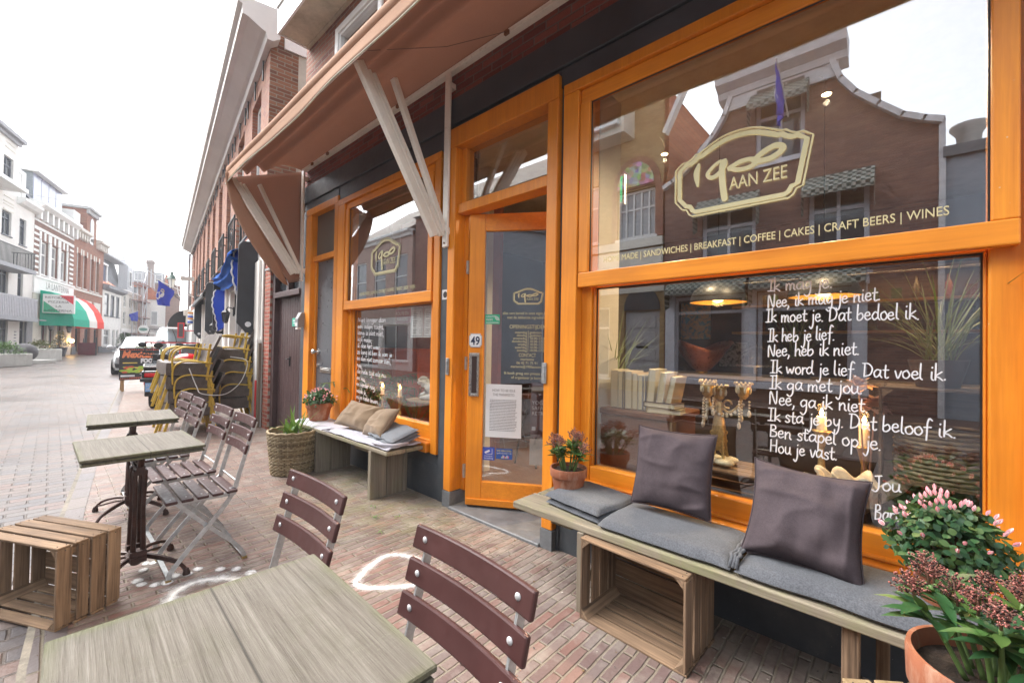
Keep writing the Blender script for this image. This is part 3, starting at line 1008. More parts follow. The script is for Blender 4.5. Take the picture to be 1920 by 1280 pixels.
b.box(-5.975, XR, 1.925, 1.96, 5.40, 5.42)
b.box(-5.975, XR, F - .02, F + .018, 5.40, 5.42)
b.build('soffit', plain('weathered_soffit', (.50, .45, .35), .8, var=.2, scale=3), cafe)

# ---------------- awning
AWN = canvas('brown_awning_canvas', (.275, .18, .138), .42)
aw = thing('awning', 'brown canvas awning with cream folding arms above the cafe shopfront', 'awning', (0, 0, 0))
def frontz(x):
    return 3.375 + (x + 6.0) * .014
b = MB()
XA, XB = -6.0, 2.6
prof = [(2.245, 3.715), (2.12, 3.74), (1.98, 3.735), (1.86, 3.66), (1.79, 3.60), (1.74, 3.64), (1.70, 3.66), (1.65, 3.60), (1.60, 3.52), (1.56, 3.55), (1.53, 3.565), (1.49, 3.50), (1.465, 3.46)]
pp = [(p.x, p.y) for p in spline([(a, c, 0) for a, c in prof], 4)]
def can(u, v):
    x = XA + u * (XB - XA)
    i = min(int(v * (len(pp) - 1)), len(pp) - 1)
    y, z = pp[i]
    t = max(0, min(1, (2.25 - y) / .79))
    sag = -.035 * math.sin(u * 9 + 1) * t * (1 - t) * 2 + .014 * nz(x * 1.6, y * 6) * t
    return (x, y + .012 * nz(x, y * 5, 3), z + t * (frontz(x) - 3.44) + sag)
b.grid(can, 90, len(pp))
b.build('canopy', AWN, aw, smooth=True).modifiers.new('solid', 'SOLIDIFY').thickness = .004
b = MB()
b.tube([(XA + (XB - XA) * i / 40, 1.425 + .006 * nz(i * .3, 1), frontz(XA + (XB - XA) * i / 40) + .075 + .008 * nz(i * .25, 4)) for i in range(41)], .052, 12)
b.build('front_roll', canvas('faded_awning_canvas', (.42, .265, .185), .2), aw, smooth=True)
b = MB()
def val(u, v):
    x = XA - .02 + u * (XB - XA + .02)
    wv = .012 * math.sin(x * 2.6) + .016 * nz(x * 1.3, 2)
    return (x, 1.395 - .02 * v + wv * v, frontz(x) + .045 - (.135 + .018 * nz(x * .9, 7)) * v)
b.grid(val, 120, 5)
vo = b.build('valance', bpy.data.materials['faded_awning_canvas'], aw, smooth=True)
vo.modifiers.new('solid', 'SOLIDIFY').thickness = .004
b = MB()
b.tube([Vector(val(i / 119, 1.0)) + Vector((0, 0, -.004)) for i in range(120)], .0065, 6)
b.build('valance_trim', plain('pale_binding', (.62, .62, .5), .8), aw, smooth=True)
# side cheek cloth
b = MB()
A, Bq, Cq = Vector((-5.98, 2.25, 3.70)), Vector((-6.02, 1.42, 3.38)), Vector((-5.97, 2.12, 2.16))
D_ = Vector((-5.95, 2.25, 2.20))
def cheek(u, v):
    top = A.lerp(Bq, u)
    bot = D_.lerp(Cq, u)
    p = top.lerp(bot, v)
    p.x -= .04 + .05 * math.sin(v * PI) * math.sin(u * PI)
    return p
b.grid(cheek, 24, 30)
b.build('side_cloth', AWN, aw, smooth=True).modifiers.new('solid', 'SOLIDIFY').thickness = .004
b = MB()      # edge cloth hanging over the left frame
def ec(u, v):
    p = (Bq + Vector((.02, 0, .03))).lerp(Cq + Vector((.0, -.02, -.02)), u)
    w_ = (.07 + .11 * math.sin(u * PI) ** .7) * v
    return (p.x + .02 + .07 * v, p.y - w_ - .015 * math.sin(u * 7), p.z - .10 * v * math.sin(u * PI) - .02)
b.grid(ec, 40, 7)
b.build('edge_flap', bpy.data.materials['faded_awning_canvas'], aw, smooth=True).modifiers.new('solid', 'SOLIDIFY').thickness = .006
b = MB()
b.box(-5.95, XB, 2.235, F + .008, 3.685, 3.735)
b.box(-5.95, XB, 2.225, 2.2345, 3.70, 3.71)
b.build('wall_rail', ALU, aw, bevel=.004)
for x in (-5.6, -5.15, -3.6, -2.14, -.6, .8):
    b = MB()
    b.box(x - .02, x + .02, 2.215, 2.2345, 3.67, 3.70)
    b.tube([(x, 2.222, 3.69), (x, 2.205, 3.67), (x + .01, 2.21, 3.655)], .004, 5)
    b.build('rail_clip', bpy.data.materials.get('rusty_clip') or plain('rusty_clip', (.22, .10, .05), .8), aw)
for xr, fx in ((-2.83, -2.87), (-5.905, -5.99), (2.2, 2.2)):
    b = MB()
    b.box(xr - .033, xr + .033, F - .06, F - .036, 2.19, 3.68)
    b.box(xr - .033, xr + .033, F - .036, F + .004, 2.30, 2.36)
    b.box(xr - .033, xr + .033, F - .036, F + .010, 3.55, 3.6)
    b.build('wall_post', ALU, aw, bevel=.004)
    b = MB()
    pz = Vector((xr - .02, 2.19, 2.275))
    dz = frontz(fx) - 3.50
    top = Vector((fx, 1.475, 3.475 + dz))
    b.bar(pz + Vector((-.012, -.045, 0)), top + Vector((0, -.03, 0)), .055, .062, up=(0, -1, 0))
    b.bar(pz + Vector((.0, -.003, .008)), top + Vector((0, .045, -.03)), .05, .026, up=(0, -1, 0))
    b.bar(pz + Vector((.0, .027, .014)), top + Vector((0, .085, -.035)), .05, .026, up=(0, -1, 0))
    b.build('arm', ALU, aw, bevel=.005, seg=2)
    b = MB()
    b.bar(pz + Vector((.012, .035, .05)), Vector((fx, 1.735, 3.49 + dz)), .05, .042, up=(0, -1, 0))
    b.build('strut', ALU, aw, bevel=.005, seg=2)
    b = MB()
    b.X = Matrix.Translation((xr, F - .061, 2.225)) @ Matrix.Rotation(R(90), 4, 'X')
    b.lathe([(0, 0), (.008, 0), (.008, .006), (0, .008)], n=10)
    b.build('pivot_bolt', plain('brown_bolt', (.16, .07, .04), .6), aw)
b = MB()
b.tube([(-2.87, 1.50, 3.50), (-2.5, 1.95, 3.60), (-2.14, 2.22, 3.69)], .002, 5)
b.build('cord', plain('dark_cord', (.08, .06, .05), .8), aw)
# ------------------------------------------------------------------ benches
GREYWOOD = wood('weathered_bench_wood', (.10, .082, .056), (.30, .26, .195), 'x', 1.1, .85, green=((.20, .22, .09), .55))
GREYWOOD_V = wood('weathered_upright_wood', (.12, .10, .078), (.30, .26, .205), 'z', .9, .85, green=((.2, .21, .1), .25))
CRATEW = wood('old_crate_wood', (.068, .043, .028), (.32, .215, .135), 'x', 1.0, .85, dark=((.07, .045, .032), .6), contrast=.42)
CRATEW_Z = wood('old_crate_wood_upright', (.068, .043, .028), (.33, .225, .145), 'z', 1.0, .85, dark=((.07, .045, .032), .6), contrast=.42)
CRATEW_Y = wood('old_crate_wood_deep', (.068, .043, .028), (.32, .215, .135), 'y', 1.0, .85, dark=((.07, .045, .032), .6), contrast=.42)
PALEW = wood('pale_crate_wood', (.24, .16, .08), (.42, .31, .175), 'x', .9, .8)
bench = thing('plank_bench', 'long weathered plank bench on fruit crates under the large orange window', 'bench', (0, 0, 0))
b = MB()
b.box(-1.655, .36, 1.845, 2.05, .412, .45)
b.box(-1.645, .36, 2.056, 2.25, .412, .45)
b.build('seat', GREYWOOD, bench, bevel=.006, seg=2)
for q in ((-1.42, -1.28, 1.90, 2.22, .375, .411), (-.35, -.2, 1.92, 2.22, .38, .411)):
    MB().box(*q).build('batten', GREYWOOD, bench, bevel=.004)
b = MB()
b.box(-1.205, -1.165, 1.838, 1.875, .0, .411)
b.box(-1.215, -1.206, 1.93, 2.05, .10, .16)
b.box(-1.205, -1.17, 2.16, 2.2, .0, .411)
b.build('leg', GREYWOOD_V, bench, bevel=.004)
b = MB()
b.box(-.135, -.085, 1.87, 1.92, 0, .411)
b.box(-.05, -.01, 2.1, 2.14, 0, .411)
b.build('leg', CRATEW_Z, bench, bevel=.004)
bench2 = thing('plank_bench', 'short weathered plank bench on board legs under the small orange window', 'bench', (0, 0, 0))
b = MB()
b.box(-5.18, -3.105, 1.885, 2.07, .428, .462)
b.box(-5.16, -3.105, 2.076, 2.25, .428, .462)
b.build('seat', GREYWOOD, bench2, bevel=.006, seg=2)
for x in (-3.375, -4.48):
    b = MB()
    b.box(x - .022, x + .022, 1.882, 2.04, 0, .427)
    b.box(x - .022, x + .022, 2.046, 2.21, 0, .427)
    b.box(x - .018, x + .018, 2.215, 2.26, 0, .427)
    b.build('leg', GREYWOOD_V, bench2, bevel=.004)
for q in ((-3.72, -3.42, 1.92, 2.2, .39, .427), (-4.9, -4.55, 1.92, 2.2, .40, .427)):
    MB().box(*q).build('batten', GREYWOOD, bench2, bevel=.004)

# ------------------------------------------------------------------ fruit crates
def crate(name, label, loc, rot, w, d, h, mat, matz, slat_out='x', group=None):
    """fruit crate on its side: w along x, opening to -y, depth d, height h"""
    t = thing(name, label, 'crate', loc, rot, group)
    n = 4
    for side, z in (('top_panel', h - .012), ('bottom_panel', 0.001)):
        b = MB()
        sw = d / n
        for i in range(n):
            j = random.uniform(-.006, .006)
            b.box(j, w + random.uniform(-.006, .006), i * sw + .004, (i + 1) * sw - .006 - random.uniform(0, .006), z, z + .011)
        b.build(side, mat, t, bevel=.002)
    for x in (.001, w - .012):
        b = MB()
        for i in range(n):
            sw = d / n
            g = .022 if i == 1 else 0
            b.box(x, x + .011, i * sw + .003 + g * .6, (i + 1) * sw - .006, .0125 + random.uniform(0, .004), h - .0125)
        b.build('side_panel', matz, t, bevel=.002)
    b = MB()
    for i in range(4):
        hh = (h - .03) / 4
        b.box(.0125, w - .0125, d - .012, d - .002, .015 + i * hh, .015 + (i + 1) * hh - .008)
    b.build('base_boards', mat, t, bevel=.002)
    for sx in (0, 1):
        for sz in (0, 1):
            x0, x1 = (.0125, .05) if sx == 0 else (w - .0125, w - .05)
            z0, z1 = (.0125, .05) if sz == 0 else (h - .0125, h - .05)
            b = MB()
            b.prism([(x0, z0), (x1, z0), (x0, z1)], 'y', .004, d - .014)
            b.build('corner_post', CRATEW_Y, t)
    b = MB()      # nails
    for i in range(n):
        for x in (.02, w - .02):
            for k in (.25, .7):
                b.ball((x + random.uniform(-.004, .004), (i + k) * d / n, h - .0005), .0028, 6, 4)
        for z in (.02, h - .02):
            for xx in (.0005, w - .0005):
                b.ball((xx, (i + .5) * d / n, z), .0028, 6, 4)
    b.build('nails', plain('dark_nail', (.05, .035, .03), .6), t)
    return t
crate('fruit_crate', 'brown slatted fruit crate propping up the long bench, open side out', (-1.16, 1.80, .008), R(-2.5), .53, .33, .40, CRATEW, CRATEW_Z)
c = crate('fruit_crate', 'brown slatted fruit crate lying on the paving beside the cast iron tables', (0, 0, 0), 0, .55, .27, .385, CRATEW, CRATEW_Z)
_a = .503
c.location = (-2.83 - .55 * math.cos(_a), .034 - .55 * math.sin(_a), .006)
c.rotation_euler = (0, 0, _a)
crate('fruit_crate', 'pale slatted crate under the big terracotta flower pot', (-.128, 1.76, .008), R(-52), .44, .40, .285, PALEW, PALEW)

# ------------------------------------------------------------------ cushions
def pillow_mesh(w, h, t, seed=0, n=44, pinch=.07, wr=.010, slump=0.0):
    b = MB()
    def f(sgn):
        def g(u, v):
            a, c = u * 2 - 1, v * 2 - 1
            x = w / 2 * a * (1 - pinch * (1 - c * c))
            y = h / 2 * c * (1 - pinch * (1 - a * a)) 
            th = t / 2 * ((1 - abs(a) ** 2.6) * (1 - abs(c) ** 2.6)) ** .55
            e = (1 - a ** 6) * (1 - c ** 6)
            k = wr * (nz(x * 7 + seed, y * 7, sgn, 1) + .6 * nz(x * 16, y * 10 + seed, 2 * sgn, 1)) * e
            k += wr * .9 * max(0, abs(c) - .3) * math.sin(a * 9 + 3 * nz(x * 5, y * 5, seed)) * e
            rg = lambda q: max(0.0, 1 - 3.2 * abs(q)) ** 1.6
            k += wr * 1.5 * (rg(nz(x * 3.5 + y * 3 + seed, y * 11 - x * 2, seed * 1.7 + sgn)) * (.4 + .6 * abs(c)) + .8 * rg(nz(x * 10 - y * 2, y * 3.5 + x * 4 + seed, seed * .7)) * abs(a) ** 1.5) * e
            th *= 1 + slump * -c
            return (x, y, sgn * (th + k * .9))
        return g
    b.grid(f(1), n, n)
    k = len(b.v)
    b.grid(f(-1), n, n)
    b.f = [f_ if i < (n - 1) ** 2 else f_[::-1] for i, f_ in enumerate(b.f)]
    me_b = MB()
    # weld rims
    seen, idx = {}, []
    for v in b.v:
        key = (round(v[0], 5), round(v[1], 5), round(v[2], 4)) if abs(v[2]) < 2e-4 else None
        if key is not None and key[:2] in seen:
            idx.append(seen[key[:2]])
        else:
            idx.append(len(me_b.v))
            if key is not None:
                seen[key[:2]] = len(me_b.v)
            me_b.v.append(v)
    me_b.f = [tuple(idx[i] for i in f_) for f_ in b.f]
    me_b.f = [f_ for f_ in me_b.f if len(set(f_)) == len(f_)]
    me_b.m = [0] * len(me_b.f)
    return me_b
def seam(w, h, pinch, r, n=24):
    b = MB()
    pts = []
    for s in range(4):
        for i in range(n):
            t = i / n * 2 - 1
            a, c = [(t, -1), (1, t), (-t, 1), (-1, -t)][s]
            pts.append((w / 2 * a * (1 - pinch * (1 - c * c)), h / 2 * c * (1 - pinch * (1 - a * a)), 0))
    b.tube(pts, r, 6, closed=True)
    return b
def pillow(label, mat, loc, rot, w, h, t, seed=0, name='pillow', **k):
    o = pillow_mesh(w, h, t, seed, **k).build(name, mat, None, smooth=True, subsurf=1)
    o.location = loc
    o.rotation_euler = rot
    tag(o, label, 'pillow')
    s = seam(w, h, k.get('pinch', .07), .0028).build('piping', mat, o, smooth=True)
    return o
PLUM = fabric('plum_grey_fabric', (.082, .066, .073), .16, 900, .35, 1.0, sheen=.0, heather=.35)
TAN = fabric('beige_linen', (.22, .16, .108), .1, 700, .3, .9)
FELT = fabric('grey_wool_felt', (.105, .111, .124), .22, 500, .7, .98, heather=.55)
LILAC = fabric('pale_lilac_fleece', (.36, .355, .40), .05, 300, .25, .95)
FELT2 = fabric('dark_grey_felt', (.16, .17, .185), .12, 600, .4, .95, heather=.3)
pillow('plum grey square pillow leaning upright behind the folded grey blanket', PLUM, (-.845, 2.165, .735), (R(76), 0, R(3)), .40, .41, .15, 1, wr=.013)
pillow('plum grey square pillow slumped against the window beside the azalea', PLUM, (-.275, 2.09, .675), (R(62), R(3), R(2)), .41, .41, .20, 5, wr=.016, pinch=.11)
pillow('beige pillow against the small window, nearer the terracotta pot', TAN, (-4.06, 2.13, .625), (R(48), R(4), R(10)), .50, .30, .14, 9, wr=.012)
pillow('beige pillow beside the folded dark grey blanket on the short bench', TAN, (-3.60, 2.11, .62), (R(50), R(-8), R(-8)), .46, .30, .14, 13, wr=.014)
# seat pad and folded blanket on long bench
def slab(x0, x1, y0, y1, z0, t, seed, edge=.035, wave=.01, nx=46, ny=22, hole=None):
    """soft rounded pad"""
    b = MB()
    def top(u, v):
        a, c = u * 2 - 1, v * 2 - 1
        e = max(0.0, 1 - abs(a) ** 10) ** .5 * max(0.0, 1 - abs(c) ** 8) ** .5
        x = x0 + (x1 - x0) * u + .012 * nz(v * 3, seed, 1)
        y = y0 + (y1 - y0) * v + .014 * nz(u * 4, seed, 2)
        z = z0 + t * (.30 + .70 * e) + wave * (nz(u * 5 * (x1 - x0), v * 2, seed) + .5 * nz(u * 13 * (x1 - x0), v * 5, seed + 3)) * e
        if abs(a) > .995 or abs(c) > .995:
            z = z0 + t * .28
        return (x, y, z)
    b.grid(top, nx, ny)
    def bot(u, v):
        p = top(u, v)
        a, c = u * 2 - 1, v * 2 - 1
        k = 1 if (abs(a) > .995 or abs(c) > .995) else 0
        return (p[0], p[1], z0 + (t * .28 if k else .002))
    q = len(b.f)
    b.grid(bot, nx, ny)
    b.f[q:] = [f[::-1] for f in b.f[q:]]
    return b
o = slab(-1.10, -.49, 1.862, 2.24, .452, .058, 3, wave=.006).build('seat_cushion', FELT, None, smooth=True)
tag(o, 'grey felt seat pad in the middle of the long bench with fringed end', 'cushion')
b = MB()
for k in range(3):
    b.tube([(-.492 + .012 * k + .012 * nz(i * .8, k), 1.865 + .35 * i / 14, .515 + .006 * nz(i, k, 3) + (-.035 if i == 0 else 0)) for i in range(15)], .0075, 6)
b.build('fringe', FELT, o, smooth=True)
o = slab(-.475, .30, 1.860, 2.24, .452, .060, 8, wave=.006).build('seat_cushion', FELT, None, smooth=True)
tag(o, 'grey felt seat pad running under the slumped pillow towards the flower pots', 'cushion')
fb = thing('folded_blanket', 'folded grey blanket lying beside the terracotta pot on the long bench', 'blanket', (-1.27, 2.115, .452), R(-8))
slab(-.195, .195, -.20, .17, 0, .040, 21, wave=.004).build('lower_layer', FELT, fb, smooth=True)
slab(-.20, .185, -.205, .165, .036, .042, 22, wave=.007).build('upper_layer', FELT, fb, smooth=True)
# throw on the short bench
b = MB()
def throw(u, v):
    x = -5.10 + 1.99 * u
    y = 1.892 + .34 * v + .012 * nz(x * 2, 4)
    z = .468 + .008 + .012 * max(0, nz(x * 2.2, v * 3, 2)) + .006 * nz(x * 7, v * 6, 1)
    if u > .42:
        z += .016 * min(1, (u - .42) * 22)
    if v < .06:
        z -= .012
    return (x, y, z)
b.grid(throw, 80, 22)
th = b.build('throw_blanket', LILAC, None, smooth=True)
th.modifiers.new('solid', 'SOLIDIFY').thickness = .008
tag(th, 'pale lilac fleece throw spread along the short bench', 'blanket')
b = MB()
for i in range(16):
    x = -4.27 + .02 * nz(i, 2)
    y = 1.885 + i * .006
    b.tube([(x + .02, y, .492), (x - .012 + .012 * nz(i, 9), y - .02, .488), (x - .035 + .02 * nz(i, 5), y - .03 + .01 * nz(i, 7), .472)], .0022, 5)
b.tube([(-3.36, 1.90, .505), (-3.30, 1.889, .508), (-3.2, 1.90, .509), (-3.12, 1.95, .507), (-3.115, 2.1, .505)], .013, 7)
b.build('fringe', LILAC, th, smooth=True)
fb = thing('folded_blanket', 'folded dark grey blanket at the right end of the short bench', 'blanket', (-3.37, 2.13, .50), R(-4), rx=R(18))
for k in range(3):
    slab(-.26 + .008 * k, .24, -.15 + .006 * k, .13, .03 * k, .034, 31 + k, wave=.004, nx=30, ny=14).build(['lower_layer', 'middle_layer', 'upper_layer'][k], FELT2, fb, smooth=True)

# ------------------------------------------------------------------ pots & plants
def terracotta(name, white=.35):
    n = NT(name)
    c = n.coord()
    f = n.noise(c, 9, 6, .65)
    g = n.noise(c, 50, 3)
    s = n.noise(n.map(c, (6, 6, 2)), 2.5, 5, .7)
    col = n.ramp(f, [(.3, (.20, .064, .030)), (.6, (.29, .10, .048)), (.8, (.36, .145, .078))])
    col = n.mix(n.ramp(s, [(.52, 0.0), (.75, white)]), col, (.46, .33, .24))
    n.P(color=col, rough=.82, normal=n.bump(g, .25, .002))
    return n.mat
TERRA = terracotta('terracotta')
TERRA_W = terracotta('chalky_terracotta', .6)
SOIL = plain('potting_soil', (.028, .018, .013), .95, var=.6, scale=40, bump=1.0)
def pot_parts(t, r, h, mat):
    b = MB()
    rb = r * .68
    b.lathe([(rb * .96, 0), (rb, .006), (r * .90, h * .72), (r * .97, h * .725), (r * .985, h * .74), (r, h * .96), (r * .985, h), (r * .93, h), (r * .90, h * .95), (r * .86, h * .6), (0, h * .58)], n=44)
    b.build('pot', mat, t, smooth=40)
    b = MB()
    def g(u, v):
        a = u * 2 * PI
        rr = r * .90 * v
        return (rr * math.cos(a), rr * math.sin(a), h * .87 + .012 * nz(rr * 30 * math.cos(a), rr * 30 * math.sin(a), 1) * (1 if v < .98 else 0) + .006 * (1 - v))
    b.grid(g, 30, 10, closed_u=True)
    b.build('soil', SOIL, t, smooth=True)
def leaf(b, p, d, up, L, W, m=0, fold=.25, curl=.25, seg=3):
    """pointed leaf from p along d"""
    d = d.normalized()
    s = d.cross(up)
    if s.length < 1e-4:
        s = d.orthogonal()
    s.normalize()
    n = s.cross(d)
    vs, fs = [], []
    for i in range(seg + 1):
        t = i / seg
        w_ = W * math.sin(PI * min(.98, .06 + t * .94)) ** .8 * (1 if i < seg else .05)
        c = p + d * (L * t) - n * (curl * L * t * t)
        vs += [c - s * w_ + n * (fold * w_), c, c + s * w_ + n * (fold * w_)]
    for i in range(seg):
        fs += [(i * 3, i * 3 + 1, i * 3 + 4, i * 3 + 3), (i * 3 + 1, i * 3 + 2, i * 3 + 5, i * 3 + 4)]
    b.add(vs, fs, m)
def rdir(rnd, el0, el1):
    a, e = rnd.uniform(0, 2 * PI), R(rnd.uniform(el0, el1))
    return Vector((math.cos(a) * math.cos(e), math.sin(a) * math.cos(e), math.sin(e)))
SKIMLEAF = leafmat('skimmia_leaf', (.014, .045, .018), (.026, .085, .026), (.085, .14, .03), .42)
SKIMBUD = plain('skimmia_bud', (.19, .062, .05), .65, var=.55, scale=40, isl=1.1)
STEM = plain('green_stem', (.10, .17, .045), .6, var=.3)
STEMRED = plain('reddish_stem', (.26, .13, .09), .6, var=.3)
AZLEAF = leafmat('azalea_leaf', (.014, .05, .022), (.028, .09, .034), (.08, .14, .04), .5)
PETAL = plain('pink_petal', (.80, .26, .30), .55, var=.4, scale=60, isl=.8)
PETALW = plain('blush_petal', (.85, .62, .62), .55, var=.25, scale=60, isl=.7)
def skimmia(t, z0, R0, H_, nst, seed, budr=.0042, leafL=.085, nb=16):
    rnd = random.Random(seed)
    bl, bs, bb = MB(), MB(), MB()
    for i in range(nst):
        a = 2 * PI * i / nst * 1.618 * 2 + rnd.uniform(-.3, .3)
        rr = R0 * math.sqrt((i + .5) / nst)
        base = Vector((rr * .4 * math.cos(a), rr * .4 * math.sin(a), z0 * .88))
        h = H_ * rnd.uniform(.62, .95) * (1.1 - .25 * rr / R0)
        tip = Vector((rr * math.cos(a), rr * math.sin(a), z0 + h))
        mid = base.lerp(tip, .5) + Vector((0, 0, h * .12))
        pts = spline([base, mid, tip], 5)
        bs.tube(pts, [.0055 * R0 / .15 * (1 - .4 * k / len(pts)) for k in range(len(pts))], 6)
        ax = (tip - mid).normalized()
        for k in range(rnd.randint(10, 13)):
            tt = rnd.uniform(.55, 1.0)
            p = pts[min(len(pts) - 1, int(tt * (len(pts) - 1)))]
            d = (rdir(rnd, -12, 40) + ax * .25).normalized()
            leaf(bl, p, d, Vector((0, 0, 1)), leafL * rnd.uniform(.65, 1.2), leafL * .15 * rnd.uniform(.85, 1.25), fold=rnd.uniform(.1, .4), curl=rnd.uniform(.0, .5), seg=4)
        axis = (ax + Vector((rnd.uniform(-.2, .2), rnd.uniform(-.2, .2), .7))).normalized()
        L = H_ * rnd.uniform(.34, .5)
        bs.tube([tip, tip + axis * L * .9], [.003 * R0 / .15, .0012 * R0 / .15], 5, m=1)
        u = axis.orthogonal().normalized()
        v = axis.cross(u)
        for k in range(nb):
            tt = .12 + .88 * k / nb
            aa = k * 2.4 + rnd.uniform(-.4, .4)
            bl_ = L * .62 * (1.08 - tt) * rnd.uniform(.75, 1.15) + .006
            o_ = (u * math.cos(aa) + v * math.sin(aa) + axis * .75).normalized()
            c0 = tip + axis * (L * tt * .9)
            bs.tube([c0, c0 + o_ * bl_], .0010 * R0 / .14, 3, m=1)
            for q in range(max(4, int(bl_ / budr / 1.15))):
                s_ = rnd.uniform(.3, 1.05)
                cc = c0 + o_ * bl_ * s_ + rdir(rnd, -90, 90) * budr * rnd.uniform(.9, 2.2)
                bb.ball(cc, budr * rnd.uniform(.55, 1.15), 5, 4)
    bl.build('leaves', SKIMLEAF, t, smooth=True)
    bs.build('stems', [STEM, STEMRED], t, smooth=True)
    bb.build('flower_buds', SKIMBUD, t, smooth=True)
def azalea(t, z0, R0, H_, nleaf, nfl, seed, leafL=.028, fl=.013, flw=False):
    rnd = random.Random(seed)
    bl, bs, bf = MB(), MB(), MB()
    def shell(el0=-15, el1=88, r0=.55):
        d = rdir(rnd, el0, el1)
        k = rnd.uniform(r0, 1) * (1 + .18 * nz(d.x * 2, d.y * 2, d.z * 2 + seed))
        return Vector((d.x * R0 * k, d.y * R0 * k, z0 + max(-.015, d.z * H_ * k + .01))), d
    for i in range(26):
        p, d = shell(10, 80, .5)
        bs.tube([(rnd.uniform(-.02, .02), rnd.uniform(-.02, .02), z0 * .87), tuple(Vector((0, 0, z0)).lerp(p, .5)), tuple(p)], [.003, .0022, .0012], 4)
    for i in range(nleaf):
        p, d = shell()
        dd = (d * .35 + rdir(rnd, -60, 60)).normalized()
        leaf(bl, p, dd, d + rdir(rnd, -30, 90) * .5, leafL * rnd.uniform(.7, 1.2), leafL * .36 * rnd.uniform(.8, 1.2), seg=4, fold=.12, curl=.15)
    for i in range(nfl):
        p, d = shell(5, 85, .98)
        bf = MB()
        d = (d + Vector((0, 0, .5))).normalized()
        p = p + d * .012
        for k in range(6):        # furled bud of overlapping petals
            a = k * PI / 3
            u = d.orthogonal().normalized()
            v = d.cross(u)
            o_ = (u * math.cos(a) + v * math.sin(a))
            leaf(bf, p + o_ * fl * .18, (d * 1.25 + o_ * (.28 if not flw else .8)).normalized(), -o_, fl * rnd.uniform(1.3, 1.7), fl * .42, m=(1 if k % 2 else 0), fold=.4, curl=-.3)
        bf.build('flower', [PETAL, PETALW], t, smooth=True)
    bl.build('leaves', AZLEAF, t, smooth=True)
    bs.build('stems', STEMRED, t, smooth=True)
t = thing('potted_skimmia', 'dark red budded skimmia in a terracotta pot at the left end of the long bench', 'potted plant', (-1.455, 2.12, .451))
pot_parts(t, .112, .185, TERRA_W); skimmia(t, .185, .13, .17, 13, 3, .0026, .07, 12)
t = thing('potted_skimmia', 'large terracotta pot of red budded skimmia standing on the pale crate', 'potted plant', (.185, 1.50, .292))
pot_parts(t, .165, .33, TERRA_W); skimmia(t, .33, .17, .17, 15, 8, .0025, .088, 24)
t = thing('potted_azalea', 'pink budded azalea in a terracotta pot at the right end of the long bench', 'potted plant', (.135, 2.06, .512))
pot_parts(t, .105, .15, TERRA); azalea(t, .15, .165, .19, 1700, 60, 5, .027, .0135)
t = thing('potted_azalea', 'small terracotta pot of blush pink flowers on the short bench by the grey door', 'potted plant', (-4.90, 2.09, .478))
pot_parts(t, .145, .20, TERRA_W); azalea(t, .20, .165, .13, 650, 46, 12, .034, .015, True)

WICK = NT('woven_wicker')
_c = WICK.coord()
_s = WICK.sep(_c)
_r = WICK.rnd()
_f = WICK.noise(WICK.map(_c, (30, 30, 8)), 1.5, 4)
_col = WICK.ramp(WICK.math('ADD', WICK.math('MULTIPLY', _r, .6), WICK.math('MULTIPLY', _f, .4)), [(.15, (.11, .075, .04)), (.5, (.24, .18, .10)), (.85, (.38, .31, .20))])
WICK.P(color=_col, rough=.75, normal=WICK.bump(_f, .4, .002))
WICK = WICK.mat
t = thing('wicker_planter', 'round wicker basket planter with spiky leaves beside the short bench', 'planter', (-4.68, 1.735, .008))
b = MB()
Rb, Rt, Hb, NS = .195, .235, .43, 22
NR = 27
for k in range(NR):        # woven courses, over and under the stakes
    z = .012 + (Hb - .03) * k / (NR - 1)
    r0 = Rb + (Rt - Rb) * k / (NR - 1)
    b.tube([((r0 + .009 * math.cos(i * PI / 3 * 1 + k * PI)) * math.cos(2 * PI * i / (NS * 6)), (r0 + .009 * math.cos(i * PI / 3 + k * PI)) * math.sin(2 * PI * i / (NS * 6)), z + .003 * nz(i * .1, k)) for i in range(NS * 6)], .0085, 5, closed=True)
b.tube([((Rt + .004) * math.cos(a * PI / 24), (Rt + .004) * math.sin(a * PI / 24), Hb + .006 * math.sin(a * 2)) for a in range(48)], .014, 6, closed=True)
b.build('basket', WICK, t, smooth=True)
b = MB()
for i in range(NS * 2):
    a = 2 * PI * i / (NS * 2)
    b.tube([((Rb) * math.cos(a), Rb * math.sin(a), 0), (Rt * math.cos(a), Rt * math.sin(a), Hb)], .007, 5)
b.build('stakes', WICK, t, smooth=True)
b = MB()
b.lathe([(0, .02), (Rb - .02, .02), (Rt - .02, Hb - .05), (0, Hb - .04)], n=24)
b.build('soil', SOIL, t)
SPIKE = leafmat('strap_leaf', (.05, .13, .025), (.11, .21, .045), (.25, .30, .09), .45)
rnd = random.Random(4)
b = MB()
for i in range(38):
    a = rnd.uniform(0, 2 * PI); e = R(rnd.uniform(48, 86)); L = rnd.uniform(.22, .40)
    ox, oy = rnd.uniform(-.08, .08), rnd.uniform(-.08, .08)
    if i > 24:
        L = rnd.uniform(.12, .2); ox, oy = .10 + rnd.uniform(-.07, .07), -.08 + rnd.uniform(-.06, .06)
    d = Vector((math.cos(a) * math.cos(e), math.sin(a) * math.cos(e), math.sin(e)))
    leaf(b, Vector((ox, oy, Hb - .05)), d, Vector((0, 0, 1)), L, .0085 if i <= 24 else .02, seg=5, curl=rnd.uniform(.1, .6), fold=.4)
b.build('leaves', SPIKE, t, smooth=True)

